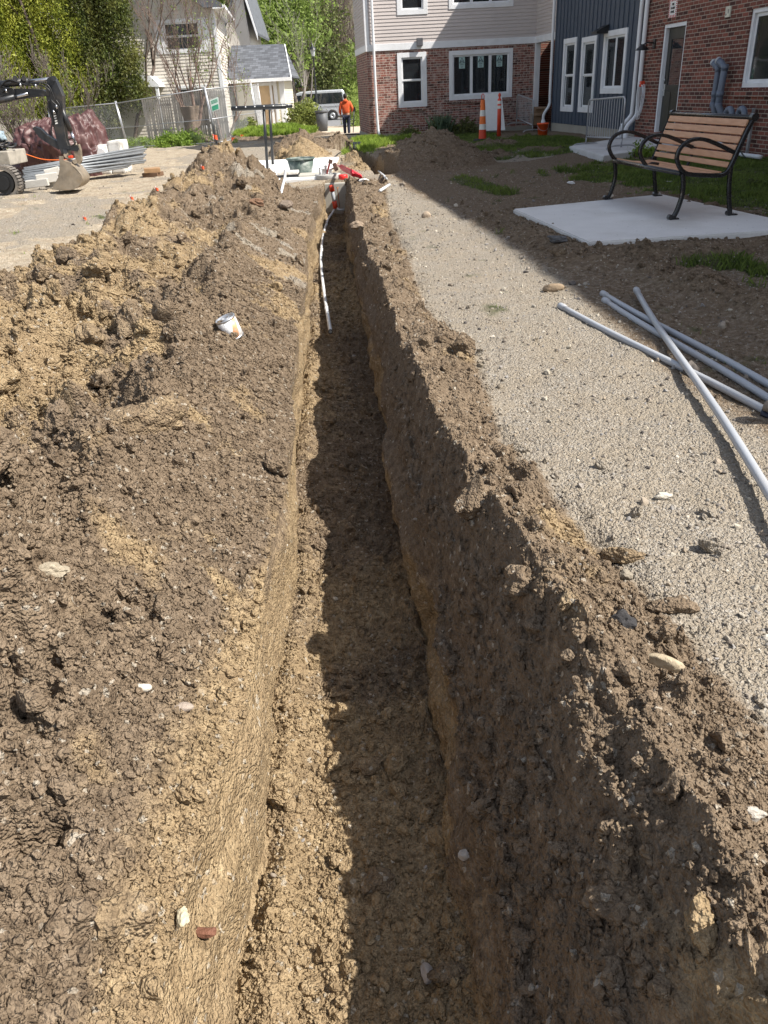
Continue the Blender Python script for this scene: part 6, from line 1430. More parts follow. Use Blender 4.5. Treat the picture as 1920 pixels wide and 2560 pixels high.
window(h1, HS, *[min(sA[:2]), max(sA[:2]), sA[2], sA[3]], 1, .14, .06, False, None, .04)
sC = SP(600, 230); window(h1, HS, 4.4, 5.8, hz0+1.2, hz0+2.7, 2, .12, .06, False, None, .04)
mb = MB(); g = lambda q: HS(q[0], q[1], q[2])
mb.prism([HS(-.4, -.4, 5.1), HS(-.4, .45, 5.1), HS(-.4, .45, 5.22), HS(-.4, -3.5, 7.6), HS(-.4, -3.5, 7.45)], dS*8.3); part('roof', mb, M('shingle_slate', (.10, .11, .125), .9, 0, .3, 5, .5, 25, .01), h1)
mb = MB(); mb.box((-.42, .452, 5.06), (7.9, .56, 5.2), g); mb.box((-.4, .0, 5.04), (7.9, .45, 5.09), g); part('gutter', mb, TRIM, h1)
# entry canopy on the front, and a second gable behind
cp_ = [HP_(368, 210), HP_(410, 211), HP_(388, 190)]
mb = MB(); mb.prism([HF(cp_[0][0]-.8, 1.1, cp_[0][1]-.1), HF(cp_[1][0], 1.1, cp_[1][1]-.1), HF(cp_[1][0], 1.1, cp_[1][1]), HF(cp_[2][0], 1.1, cp_[2][1]), HF(cp_[0][0]-.8, 1.1, cp_[2][1]+.1)], dH*1.1); part('entry_canopy', mb, TRIM, h1)
mb = MB(); mb.bbox((cp_[1][0]-.2, .95, hz0), (cp_[1][0]-.06, 1.08, cp_[1][1]-.1), .01, f); part('canopy_post', mb, TRIM, h1)
y2 = 52.; q = lambda px, py: V(A(px, py, y2))
h2 = thing('rear_gable_house', q(600, 200), 'white gable end with steep dark roof rising behind the first house', 'house')
g0, g1, pk = q(560, 86), q(640, 84), q(598, -60)
mb = MB(); zg = float(G(-5, y2)); mb.prism([Vector((g0.x, y2, zg)), Vector((g1.x-.4, y2, zg)), Vector((g1.x-.4, y2, g1.z)), pk, g0], (0, 6, 0)); part('wall', mb, WSD, h2)
mb = MB(); mb.prism([pk+Vector((0, -.3, .1)), g1+Vector((.1, -.3, 0)), g1+Vector((.1, -.3, -.35)), pk+Vector((0, -.3, -.35))], (0, .12, 0)); part('rake_board', mb, TRIM, h2)
mb = MB(); mb.prism([pk+Vector((0, -.18, .12)), g1+Vector((.14, -.18, .02)), g1+Vector((.1, -.18, -.1)), pk+Vector((0, -.18, -.02))], (0, 6.3, 0)); mb.prism([pk+Vector((0, -.18, .12)), g0+Vector((-.14, -.18, .02)), g0+Vector((-.1, -.18, -.1)), pk+Vector((0, -.18, -.02))], (0, 6.3, 0)); part('roof', mb, bpy.data.materials['shingle_slate'], h2)
# garage
gy = 47.; q = lambda px, py, dy=0: V(A(px, py, gy+dy))
h3 = thing('cream_garage', q(660, 300), 'small cream outbuilding with grey shingle roof and a plywood covered doorway', 'garage')
gL, gR = q(594, 250).x, q(712, 250).x; zg = float(G(-5.5, gy))-.1; ze = q(650, 197).z
GT = lambda u, o, z: Vector((u, gy-o, z))
mb = MB(); dL_, dR_ = q(647, 250).x, q(686, 250).x; dz = q(660, 214).z
siding(mb, GT, gL, gR-.2, zg, ze, [(dL_, dR_, zg-1, dz)], .13, .02)
TG2 = lambda s, o, z: Vector((gR, gy+s, z))+Vector((o, 0, 0)); siding(mb, TG2, .1, 6, zg, ze-.02, [], .13, .02); part('siding', mb, WSH, h3)
mb = MB(); mb.box((dL_, gy+.04, zg), (dR_, gy+.07, dz)); part('plywood_sheet', mb, M('plywood', (.60, .44, .27), .7, 0, .12, 2.5, .1), h3)
mb = MB()
for a, b, c, d in ((dL_-.12, dL_, zg, dz), (dR_, dR_+.12, zg, dz), (dL_-.12, dR_+.12, dz, dz+.14)): mb.bbox((a, gy-.04, c), (b, gy+.03, d), .004)
mb.bbox((gR-.24, gy-.03, zg), (gR+.03, gy+.25, ze), .004); part('door_trim', mb, TRIM, h3)
mb = MB(); mb.bbox((gR-.75, gy-.06, zg), (gR-.62, gy+.0, ze), .004); mb.bbox((gR-.50, gy-.06, zg), (gR-.36, gy, ze), .004); part('pilaster', mb, TRIM, h3)
rz_ = q(600, 112, 2.5).z; zr = ze
e0, e1, t0, t1 = Vector((gL-.4, gy-.45, zr)), Vector((gR+.45, gy-.45, zr)), V(A(597, 113, gy+3.)), V(A(708, 110, gy+3.))
t0.x = gL-.4; t1.x = min(t1.x, gR+.3)
mb = MB(); mb.add([e0, e1, t1, t0, e0+Vector((0, 6.9, 0)), e1+Vector((0, 6.9, 0))], [(0, 1, 2, 3), (3, 2, 5, 4)]); mb.add([e1, e1+Vector((0, 6.9, 0)), t1], [(0, 1, 2)])
def shingle():
    mt, n, l, b = newmat('roof_shingles'); v = wpos(n); s = n.new('ShaderNodeSeparateXYZ'); l.new(v, s.inputs[0]); c_ = n.new('ShaderNodeCombineXYZ'); l.new(s.outputs[0], c_.inputs[0]); l.new(s.outputs[2], c_.inputs[1])
    bt = n.new('ShaderNodeTexBrick'); l.new(c_.outputs[0], bt.inputs[0]); bt.inputs['Scale'].default_value = 1; bt.inputs['Brick Width'].default_value = .3; bt.inputs['Row Height'].default_value = .1; bt.inputs['Mortar Size'].default_value = .008
    bt.inputs['Color1'].default_value = (0, 0, 0, 1); bt.inputs['Color2'].default_value = (1, 1, 1, 1); bt.inputs['Mortar'].default_value = (0, 0, 0, 1)
    l.new(ramp(n, l, bt.outputs['Color'], [(0, (.055, .06, .07)), (1, (.125, .135, .155))]), b.inputs['Base Color']); b.inputs['Roughness'].default_value = .9; return mt
SHG = shingle(); part('roof', mb, SHG, h3)
mb = MB(); mb.box((gL-.4, gy-.56, zr-.16), (gR+.45, gy-.452, zr+.0)); mb.prism([e1+Vector((.01, 0, -.2)), e1+Vector((.01, 0, 0)), t1+Vector((.06, 0, 0)), t1+Vector((.06, 0, -.2))], (.05, 0, 0)); part('fascia', mb, TRIM, h3)
# gazebo roof behind
y_ = 78.; c = V(A(755, 232, y_)); r_ = float(A(785, 230, y_)[0]-A(720, 230, y_)[0])/2+.1; za = float(A(735, 192, y_)[2]); zeav = float(A(750, 218, y_)[2]); zg = float(G(c.x, y_)); c.x = float(A(748, 220, y_)[0])
t = thing('gazebo', (c.x, y_, zg), 'eight-sided gazebo with dark shingled roof beyond the cream outbuilding', 'gazebo')
mb = MB(); mb.lathe([(r_*1.15, zeav), (r_*.6, zeav+(za-zeav)*.42), (.12, za-.12), (.001, za)], (c.x, y_, 0), 8, smooth=False); part('roof', mb, SHG, t)
mb = MB(); mb.lathe([(.12, za-.14), (.16, za), (.05, za+.15), (.07, za+.25), (.01, za+.5)], (c.x, y_, 0), 8); part('finial', mb, TRIM, t)
mb = MB(); mb.lathe([(r_*1.0, zeav-.45), (r_*1.04, zeav-.02)], (c.x, y_, 0), 8, smooth=False); mb.lathe([(r_*1.0, zg), (r_*1.0, zg+.9)], (c.x, y_, 0), 8, smooth=False); part('lattice', mb, M('gazebo_wood', (.32, .21, .13), .8, 0, .4, 20), t)
for k in range(8): a = math.pi*k/4; mb = MB(); mb.tube([(c.x+r_*math.cos(a), y_+r_*math.sin(a), zg), (c.x+r_*math.cos(a), y_+r_*math.sin(a), zeav)], .07, 6); part('post', mb, M('gz_post', (.5, .42, .34), .7) if 'gz_post' not in bpy.data.materials else bpy.data.materials['gz_post'], t)
# road and path
def sheet(name, poly, mat, dz, sub=14, yv=None):
    p = [Vector(q) for q in poly]; vs = []; n_ = sub
    for i in range(n_+1):
        for j in range(n_+1):
            q = p[0].lerp(p[1], i/n_).lerp(p[3].lerp(p[2], i/n_), j/n_); vs.append((q.x, q.y, float(G(q.x, min(q.y, 75)))+dz))
    return struct(name, MB().add(vs, [(i*(n_+1)+j, (i+1)*(n_+1)+j, (i+1)*(n_+1)+j+1, i*(n_+1)+j+1) for i in range(n_) for j in range(n_)]), mat)
sheet('road', [(-40, 57, 0), (26, 49, 0), (26, 76, 0), (-40, 76, 0)], M('asphalt', (.17, .17, .175), .9, 0, .15, 3, .3, 60, .01), .05)
sheet('path', [(-4.6, 40.8, 0), (.6, 34.2, 0), (2.5, 52, 0), (-3.4, 57.5, 0)], M('sandy_path', (.44, .37, .28), .92, 0, .12, 2.5, .3, 30, .01), .045)
# ---- van
vy_ = 69.5; Sv = float(A(865, 303, vy_)[0]); gv = float(G(-4, 69)); q = lambda px, py: A(px, py, vy_)
vzt = float(A(800, 226, vy_)[2]); vz0 = gv+.02; Hh = vzt-vz0; Lr = float(A(866, 260, vy_)[0]); LV = 5.6; Lf = Lr-LV
t = thing('silver_van', (Lr-2.8, vy_, vz0), 'silver grey passenger van parked across the road beyond the bush', 'van')
VAN = M('van_silver', (.56, .58, .61), .3, .35, .04, 1, 0, coat=.5)
def VN(x_, z_): return Vector((Lr-x_, vy_, vz0+z_))          # x_ from the rear, 0..LV
body = [(0.02, .42), (.0, 1.0), (.05, 1.6), (.14, Hh*.93), (.28, Hh), (2.2, Hh*1.0), (3.6, Hh*.985), (3.95, Hh*.93), (4.55, 1.28), (5.3, 1.05), (5.55, .9), (5.6, .4), (5.1, .3), (.5, .3)]
nb_ = len(body); vs = []
for yy, ins in ((-.06, .06), (0., 0.), (1.85, 0.), (1.92, .06)):
    for a, b in body: vs.append(VN(a, b)+Vector((0, yy, 0)) if not ins else VN(a+(.06 if a < 2.8 else -.06), b+(.06 if b < 1 else -.07))+Vector((0, yy, 0)))
fs = [tuple(range(nb_)), tuple(range(4*nb_-1, 3*nb_-1, -1))]
for k in range(3):
    for i in range(nb_): j = (i+1) % nb_; fs.append((k*nb_+i, (k+1)*nb_+i, (k+1)*nb_+j, k*nb_+j))
part('body', MB().add(vs, fs), VAN, t)
VG = glassmat('van_glass', (.02, .025, .03), .1); YF = -.075
mb = MB(); mb.prism([p+Vector((0, YF+.005, 0)) for p in (VN(.2, 1.2), VN(3.42, 1.2), VN(3.42, Hh-.2), VN(.32, Hh-.2))], (0, .01, 0)); part('window_band', mb, bpy.data.materials['black_rubber'], t)
for a, b in ((.22, 1.0), (1.02, 2.2), (2.22, 3.4), (3.65, 4.25)):
    mb = MB(); z0_, z1_ = 1.22, Hh-.22; pl = [VN(a+.05, z0_), VN(b-.02, z0_), VN(b-(.02 if a < 3.5 else .28), z1_), VN(a+.09, z1_)] if a < 3.5 else [VN(3.5, 1.25), VN(4.4, 1.25), VN(4.02, Hh-.3), VN(3.5, Hh-.27)]
    mb.prism([p+Vector((0, YF, 0)) for p in pl], (0, .02, 0)); part('window', mb, VG, t)
mb = MB(); mb.prism([VN(.1, 1.02)+Vector((0, YF, 0)), VN(4.6, 1.0)+Vector((0, YF, 0)), VN(4.6, .97)+Vector((0, YF, 0)), VN(.1, .99)+Vector((0, YF, 0))], (0, -.01, 0)); part('side_strip', mb, M('van_trim', (.12, .12, .13), .6), t)
for xw in (1.15, 4.5):
    c = VN(xw, .34)
    mb = MB()
    for i in range(13): pass
    mb.tube([c+Vector((0, YF-.01, 0)), c+Vector((0, YF+.1, 0))], .44, 24, smooth=False); part('wheel_arch', mb, M('arch_black', (.03, .03, .032), .7) if 'arch_black' not in bpy.data.materials else bpy.data.materials['arch_black'], t)
    for yy in (YF-.02, 1.75):
        mb = MB(); mb.tube([c+Vector((0, yy-.02, 0)), c+Vector((0, yy+.18, 0))], .345, 24, smooth=False); w_ = part('wheel', mb, RBR, t)
        mb = MB(); mb.lathe([(.22, 0), (.20, .03), (.07, .01), (.06, -.02), (.001, -.02)], c+Vector((0, yy-.03, 0)), 20, Matrix.Rotation(math.pi/2, 3, 'X')); part('rim', mb, STEEL, w_)
mb = MB(); mb.bbox(tuple(VN(.09, 1.45)+Vector((0, YF-.01, 0))), tuple(VN(.0, .95)+Vector((0, .1, 0))), .01); part('tail_light', mb, RED, t)
mb = MB(); mb.bbox(tuple(VN(4.55, 1.42)+Vector((0, YF-.2, 0))), tuple(VN(4.38, 1.2)+Vector((0, YF, 0))), .02); part('mirror', mb, bpy.data.materials['arch_black'], t)
mb = MB(); mb.bbox(tuple(VN(.6, .5)+Vector((0, .0, 0))), tuple(VN(-.08, .32)+Vector((0, 1.9, 0))), .03); part('rear_bumper', mb, bpy.data.materials['arch_black'], t)
# ---- street lamp, bin
c = A(788, 232, 58.); zg = float(G(c[0], 58)); zt_ = float(A(785, 120, 58.)[2]); x_ = float(A(786, 180, 58)[0])
t = thing('street_lamp', (x_, 58, zg), 'slender black street lamp with lantern head beside the woods', 'street lamp')
mb = MB(); mb.lathe([(.12, zg), (.11, zg+.7), (.06, zg+.8), (.045, zt_-.5), (.07, zt_-.45)], (x_, 58, 0), 12); part('post', mb, SLB, t)
mb = MB(); mb.lathe([(.09, zt_-.45), (.17, zt_-.08)], (x_, 58, 0), 6, smooth=False); part('lantern_glass', mb, M('lamp_glass', (.4, .42, .42), .3), t)
mb = MB(); mb.lathe([(.24, zt_-.09), (.18, zt_+.03), (.05, zt_+.12), (.02, zt_+.3)], (x_, 58, 0), 8); part('cap', mb, SLB, t)
p = V(gp(806, 312)); p = V(A(806, 312, 43.5)); p.z = float(G(p.x, p.y)); zt_ = float(A(802, 276, p.y)[2])-p.z; r_ = .31
t = thing('trash_can', p, 'dark grey round trash can beside the juniper bush', 'trash can'); TC = M('bin_grey', (.075, .08, .088), .6, 0, .1)
mb = MB(); mb.lathe([(.001, 0), (r_*.78, 0), (r_, zt_-.06), (r_*.9, zt_-.06), (.001, zt_-.1)], p, 20); part('bin', mb, TC, t)
mb = MB(); mb.lathe([(r_*1.0, zt_-.1), (r_*1.1, zt_-.08), (r_*1.1, zt_), (r_*.95, zt_)], p, 20); part('rim', mb, TC, t)
# ================================================================= PERSON
py_ = 37.; pf = V(A(869, 343, py_)); gzp = float(G(pf.x, py_)); pf.z = float(A(869, 343, py_)[2]); ph = float(A(874, 234, py_)[2])-pf.z
t = thing('person', pf, 'person in an orange hooded jacket and navy trousers walking away with a shovel', 'person')
K = ph/1.75; lean = Vector((.0, 0, 0))
def B(x_, y_, z_): return Vector((x_, y_, z_))*K
def skin(name, verts, edges, radii, mat, parent, root=0, sub=1):
    me = bpy.data.meshes.new(name); me.from_pydata([tuple(v) for v in verts], edges, []); o = put(name, me, None, parent)
    md = o.modifiers.new('skin', 'SKIN'); md.use_smooth_shade = True
    for i, r in enumerate(radii):
        r = r if isinstance(r, tuple) else (r, r); me.skin_vertices[0].data[i].radius = (r[0]*K, r[1]*K)
    for i, q in enumerate(me.skin_vertices[0].data): q.use_root = (i == root)
    md2 = o.modifiers.new('sub', 'SUBSURF'); md2.levels = sub; md2.render_levels = sub
    bpy.context.view_layer.update(); dg = bpy.context.evaluated_depsgraph_get(); m2 = bpy.data.meshes.new_from_object(o.evaluated_get(dg)); o.modifiers.clear(); o.data = m2; m2.materials.clear(); m2.materials.append(mat); return o
SKN = M('skin', (.36, .20, .13), .6, 0, .05); HOOD = M('orange_jacket', (.62, .095, .022), .8, 0, .12, 9, .3); NVY = M('navy_trousers', (.012, .016, .035), .85, 0, .2); HAIR = M('dark_hair', (.015, .012, .010), .8)
# body: pelvis, spine, neck, head, legs in a short stride, arms with hands and fingers
bv = [B(0, 0, .92), B(0, .01, 1.15), B(0, .02, 1.38), B(0, .02, 1.50), B(.0, .0, 1.60), B(.0, .0, 1.69),
      B(-.09, .02, .88), B(-.10, .05, .50), B(-.10, .02, .09), B(-.11, .16, .03), B(.09, -.02, .88), B(.09, -.02, .50), B(.08, -.14, .12), B(.09, -.0, .04),
      B(-.19, .02, 1.40), B(-.25, -.01, 1.14), B(-.25, .08, .90), B(-.25, .10, .83), B(.19, .02, 1.40), B(.27, -.03, 1.16), B(.25, .15, 1.02), B(.25, .2, .99)]
be = [(0, 1), (1, 2), (2, 3), (3, 4), (4, 5), (0, 6), (6, 7), (7, 8), (8, 9), (0, 10), (10, 11), (11, 12), (12, 13), (2, 14), (14, 15), (15, 16), (16, 17), (2, 18), (18, 19), (19, 20), (20, 21)]
br = [(.15, .11), (.14, .10), (.16, .10), .055, (.075, .085), (.07, .08), .095, .065, .045, .038, .095, .065, .045, .038, .055, .045, .032, .03, .055, .045, .032, .03]
for h_, sx in ((17, -1), (21, 1)):
    for k in range(4):
        i0 = len(bv); b0 = bv[h_]; d = Vector((0, .35, -.9)).normalized() if sx < 0 else Vector((0, .6, -.7)).normalized(); off = Vector(((k-1.5)*.006*0, (k-1.5)*.018, 0))*K; L_ = (.075, .085, .08, .065)[k]*K
        bv += [b0+off+d*.03*K, b0+off+d*(.03*K+L_*.5)+Vector((-sx*.006*K, 0, 0)), b0+off+d*(.03*K+L_)+Vector((-sx*.025*K, 0, 0))]; be += [(h_, i0), (i0, i0+1), (i0+1, i0+2)]; br += [.010, .009, .007]
    i0 = len(bv); bv += [bv[h_]+Vector((-sx*.03, .03, -.01))*K, bv[h_]+Vector((-sx*.035, .05, -.045))*K]; be += [(h_, i0), (i0, i0+1)]; br += [.011, .009]
skin('body', bv, be, br, SKN, t)
jv = [B(0, 0, .90), B(0, .0, 1.12), B(0, .01, 1.36), B(0, .01, 1.47), B(-.19, .015, 1.39), B(-.265, -.015, 1.14), B(-.258, .07, .93), B(.19, .015, 1.39), B(.285, -.035, 1.17), B(.262, .12, 1.04)]
skin('jacket', jv, [(0, 1), (1, 2), (2, 3), (2, 4), (4, 5), (5, 6), (2, 7), (7, 8), (8, 9)], [(.20, .135), (.19, .135), (.19, .125), (.08, .08), .085, .075, .052, .085, .075, .052], HOOD, t, 0, 2)
mb = MB(); mb.ball(pf+B(0, -.085, 1.47), .095*K, 14, 8, (1.15, .55, .75)); part('hood', mb, HOOD, t)
tv = [B(0, 0, .93), B(-.09, .02, .84), B(-.10, .045, .50), B(-.10, .02, .10), B(.09, -.02, .84), B(.09, -.02, .50), B(.08, -.13, .13)]
skin('trousers', tv, [(0, 1), (1, 2), (2, 3), (0, 4), (4, 5), (5, 6)], [(.165, .12), .108, .082, .066, .108, .082, .066], NVY, t, 0, 2)
mb = MB(); mb.ball(pf+B(0, -.012, 1.665), .098*K, 16, 10, (.86, .98, 1.12)); part('hair', mb, HAIR, t)
for sx in (-1, 1): mb = MB(); mb.ball(pf+B(sx*.083, .012, 1.625), .022*K, 8, 6, (.5, .8, 1.4)); part('ear', mb, SKN, t)
mb = MB(); mb.ball(pf+B(0, .095, 1.62), .02*K, 8, 6, (.7, 1, 1)); part('nose', mb, SKN, t)
for sx, yy, zz in ((-1, .07, .03), (1, -.06, .04)):
    mb = MB(); mb.ball(pf+B(sx*.1, yy, zz+.015), .075*K, 12, 6, (.65, 1.7, .6)); part('shoe', mb, M('tan_boot', (.30, .22, .14), .7) if 'tan_boot' not in bpy.data.materials else bpy.data.materials['tan_boot'], t)
hnd = pf+bv[21]; sh = thing('shovel', hnd, 'black shovel held upright in the walking person\'s right hand', 'shovel')
a = V(A(893, 268, hnd.y)); b = V(A(883, 333, hnd.y)); a.x, b.x = hnd.x+.09, hnd.x-.01
a = Vector((hnd.x+.10, hnd.y, hnd.z+.05)); b = Vector((hnd.x+.0, hnd.y+.05, pf.z+.02))
mb = MB(); mb.tube([a, b], .017, 8); part('shaft', mb, SLB, sh)
mb = MB(); mb.prism([a+Vector((-.06, 0, .13)), a+Vector((.07, 0, .15)), a+Vector((.08, 0, .0)), a+Vector((.01, 0, -.08)), a+Vector((-.05, 0, -.01))], (0, .02, 0)); part('blade', mb, SLB, sh)
hn2 = pf+bv[17]; hm = thing('hand_hammer', hn2, 'small hammer hanging from the walking person\'s left hand', 'hammer')
mb = MB(); mb.tube([hn2+Vector((0, 0, .03)), hn2+Vector((.0, .02, -.26))], .013, 7); part('handle', mb, M('yellow_handle', (.55, .38, .08), .6), hm)
mb = MB(); mb.bbox(tuple(hn2+Vector((-.03, -.04, -.31))), tuple(hn2+Vector((.03, .07, -.25))), .01); part('head', mb, STEEL, hm)
# ================================================================= PLANTS
rp = np.random.default_rng(11)
def leaves_mesh(name, cen, nrm_amt, size, asp=.55, up=0., flatz=1.):
    n_ = len(cen); a = rp.normal(size=(n_, 3)); a[:, 2] += up; a /= np.linalg.norm(a, axis=1)[:, None]
    b = np.cross(a, rp.normal(size=(n_, 3))); b /= np.linalg.norm(b, axis=1)[:, None]; s = size*np.exp(rp.normal(0, .3, n_)); a = a*s[:, None]; b = b*(s*asp)[:, None]
    v = np.stack([cen-a, cen+b*.9-a*.1, cen+a, cen-b*.9-a*.1], 1).reshape(-1, 3); return mesh_np(name, v, np.arange(4*n_).reshape(-1, 4))
def crown_pts(c, rad, nclump, per, csz, hollow=.55, seed=0, cone=0.):
    d = rp.normal(size=(nclump, 3)); d /= np.linalg.norm(d, axis=1)[:, None]; r = (hollow+(1-hollow)*rp.random(nclump))[:, None]; cc_ = d*r*np.array(rad)
    if cone: h = (cc_[:, 2]/rad[2]+1)/2; cc_[:, :2] *= (1-cone*h)[:, None]
    k = rp.integers(0, nclump, nclump*per); w = csz*np.exp(rp.normal(0, .25, nclump))[k][:, None]
    return np.array(c)+cc_[k]+rp.normal(size=(len(k), 3))*w*[1, 1, .75]
def branches(mb, p, d, L, r, depth, rr, spread=.5, up=.1, nseg=4, kids=(2, 4), minr=.004, sides=6, curve=.16):
    pts = [p]; q = Vector(p); d = Vector(d).normalized(); dirs = [d]
    for i in range(nseg):
        d = (d+Vector((rr.gauss(0, curve), rr.gauss(0, curve), rr.gauss(0, curve*.6)+up*.3))).normalized(); q = q+d*L/nseg; pts.append(q); dirs.append(d)
    rs = [max(minr, r*(1-.5*i/nseg)) for i in range(nseg+1)]; mb.tube(pts, rs, sides if r > .03 else 4 if r > .012 else 3, False)
    if depth <= 0: return
    for k in range(rr.randint(*kids)):
        i = rr.randint(max(1, nseg//2-1), nseg); o = Vector((rr.gauss(0, 1), rr.gauss(0, 1), rr.gauss(0, .5))).normalized()
        branches(mb, pts[i], dirs[i]+o*spread*(1+.4*rr.random())+Vector((0, 0, up)), L*rr.uniform(.55, .8), rs[i]*.62, depth-1, rr, spread, up, nseg, kids, minr, sides, curve)
def foliage(name, pts, size, mat, parent, asp=.55, up=0): me = leaves_mesh(name, pts-np.array(wloc(parent)), 0, size, asp, up); return put(name, me, mat, parent)
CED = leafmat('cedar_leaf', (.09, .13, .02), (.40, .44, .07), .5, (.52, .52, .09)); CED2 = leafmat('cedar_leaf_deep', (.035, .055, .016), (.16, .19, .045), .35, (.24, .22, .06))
MAP = leafmat('maple_leaf', (.13, .19, .045), (.31, .41, .10), .5, (.34, .43, .12)); BAR = M('bark_brown', (.10, .075, .06), .95, 0, .35, 5, .6, 25, .02)
JUN = leafmat('juniper_leaf', (.07, .095, .02), (.26, .30, .07), .3, (.30, .33, .09)); WEED = leafmat('weed_leaf', (.10, .17, .025), (.28, .40, .07), .45, (.30, .40, .08))
DWD = leafmat('dull_leaf', (.045, .060, .022), (.15, .18, .05), .35, (.18, .17, .07)); BARG = M('bark_grey_brown', (.15, .125, .105), .95, 0, .3, 5, .5, 25, .02)
# arborvitae row
for k, (px, yy, w, h, cols, lb) in enumerate(((-60, 40.5, 2.6, 8.2, CED, 'bright green cedar at the far left edge'), (30, 40.5, 2.3, 8.6, CED, 'bright green cedar second from the left edge, above the excavator boom'), (108, 41, 2.2, 8.8, CED, 'bright green cedar directly above the bent excavator arm'),
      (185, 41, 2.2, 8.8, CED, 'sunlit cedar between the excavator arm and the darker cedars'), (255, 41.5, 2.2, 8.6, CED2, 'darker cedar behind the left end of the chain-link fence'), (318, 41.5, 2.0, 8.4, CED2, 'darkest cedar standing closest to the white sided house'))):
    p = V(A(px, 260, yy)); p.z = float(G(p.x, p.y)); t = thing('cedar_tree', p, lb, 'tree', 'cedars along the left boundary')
    n_ = 150; hgt = h; 
    d = rp.random(n_)**.9; ang = rp.random(n_)*2*math.pi; rad = w/2*(1-.55*d**1.6)*(.55+.5*rp.random(n_)); lo_ = 1.1 if k < 5 else 1.6
    cc_ = np.stack([p.x+rad*np.cos(ang), p.y+rad*np.sin(ang)*.8, p.z+lo_+(hgt-lo_)*d], 1); kk = rp.integers(0, n_, 34000 if k < 5 else 26000)
    pts = cc_[kk]+rp.normal(size=(len(kk), 3))*[.20, .20, .34]; foliage('crown', pts, .055, cols, t, .45, .9)
    mb = MB(); rr = random.Random(k+50); branches(mb, p, (0, 0, 1), hgt*.85, .11, 2, rr, .5, .3, 6, (5, 7), .01); part('trunk', mb, BAR, t)
# leafy twiggy shrub among the cedars at far left
def bare_tree(name, px, py, yy, L, r, seed, lb, cat, kids=(3, 4), depth=4, spread=.45, mat=BAR, lf=None, lfn=0, lfs=.05, grp=None, up=.35, stems=1, tilt=(0, 0), z=None, curve=.16):
    p = V(A(px, py, yy)); p.z = float(G(p.x, min(p.y, 75)))-.05 if z is None else z; t = thing(name, p, lb, cat, grp); rr = random.Random(seed); mb = MB()
    for s in range(stems): branches(mb, p+Vector((rr.uniform(-.1, .1), rr.uniform(-.1, .1), 0))*(stems > 1), (tilt[0]+rr.gauss(0, .22)*(stems > 1), tilt[1], 1), L, r, depth, rr, spread, up, 5, kids, .006, 6, curve)
    part('trunk', mb, mat, t)
    if lf: V_ = np.array(mb.v); k = rp.integers(len(V_)//4, len(V_), lfn); foliage('leaves', V_[k]+rp.normal(size=(lfn, 3))*.14, lfs, lf, t, .6)
    return t
bare_tree('bare_tree', 478, 290, 38.2, 2.6, .10, 21, 'leafless reddish tree rising in front of the white house window', 'tree', (2, 3), 5, .42, M('bark_red', (.19, .135, .11), .9, 0, .2), MAP, 500, .035, stems=4, tilt=(.03, 0), curve=.11)
bare_tree('bare_tree', 552, 300, 38.6, 2.1, .06, 22, 'thin bare sapling at the corner of the white house behind the green sign', 'tree', (3, 4), 4, .5, bpy.data.materials['bark_red'], MAP, 700, .04, stems=2, curve=.12)
bare_tree('bare_shrub', 40, 330, 24, 1.5, .03, 23, 'scraggly bare shrub with yellow green buds left of the excavator arm', 'shrub', (3, 4), 4, .55, BARG, MAP, 500, .03, stems=4)
bare_tree('bare_shrub', 150, 300, 29, 1.6, .03, 24, 'thin twiggy shrub rising behind the excavator stick', 'shrub', (2, 4), 4, .5, BARG, MAP, 350, .03, stems=3)
def bush(name, px0, px1, pyt, pyb, yy, mat, n_, lsz, lb, cat, depth=1.0, clump=.13, grp=None):
    a, b = A(px0, pyb, yy), A(px1, pyb, yy); x0, x1 = float(a[0]), float(b[0]); z0 = float(G((x0+x1)/2, yy)); z1 = float(A((px0+px1)/2, pyt, yy)[2]); z0 = min(z0, float(A((px0+px1)/2, pyb, yy)[2]))
    c = ((x0+x1)/2, yy, z0); t = thing(name, c, lb, cat, grp); h = z1-z0
    pts = crown_pts((c[0], yy, z0+h*.42), ((x1-x0)/2*.92, depth, h*.55), max(12, n_//90), 90, clump, .5); pts[:, 2] = np.maximum(pts[:, 2], z0-.05); foliage('foliage', pts, lsz, mat, t, .5, .3)
    mb = MB(); rr = random.Random(px0); 
    for s in range(4): branches(mb, Vector(c)+Vector((rr.uniform(-.2, .2), 0, -.05)), (rr.gauss(0, .5), rr.gauss(0, .3), 1), h*.5, .03, 2, rr, .5, .2, 3, (2, 3), .005)
    part('stems', mb, BAR, t); return t
bush('juniper_bush', 718, 808, 245, 296, 44.5, JUN, 7000, .06, 'rounded yellow green juniper bush in front of the van', 'bush', .9, .16)
bush('clipped_bush', 596, 645, 284, 318, 41., JUN, 3000, .05, 'low rounded bush behind the end of the chain-link fence', 'bush', .6, .12)
bush('weed_clump', 385, 520, 330, 376, 35.8, WEED, 5200, .05, 'bushy bright green weeds at the foot of the picket fence', 'weeds', .7, .13)
bush('weed_clump', 322, 392, 345, 376, 36.6, WEED, 1700, .045, 'smaller weeds left of the bushy clump by the fence foot', 'weeds', .5, .11)
bush('weed_clump', 1068, 1128, 300, 345, 28.8, DWD, 2200, .05, 'dark leafy weeds against the mottled brick wall', 'weeds', .35, .1)
bush('weed_clump', 1130, 1205, 308, 345, 28.8, DWD, 1800, .05, 'low dark weeds right of the iris against the brick wall', 'weeds', .35, .1)
bush('weed_clump', 1000, 1045, 325, 348, 28.6, DWD, 900, .04, 'small dark weeds by the pale board at the brick wall', 'weeds', .3, .08)
bush('leafy_weed', 1590, 1640, 360, 392, 16.8, WEED, 600, .03, 'bright weed growing beside the landing slab behind the bench', 'weeds', .25, .06)
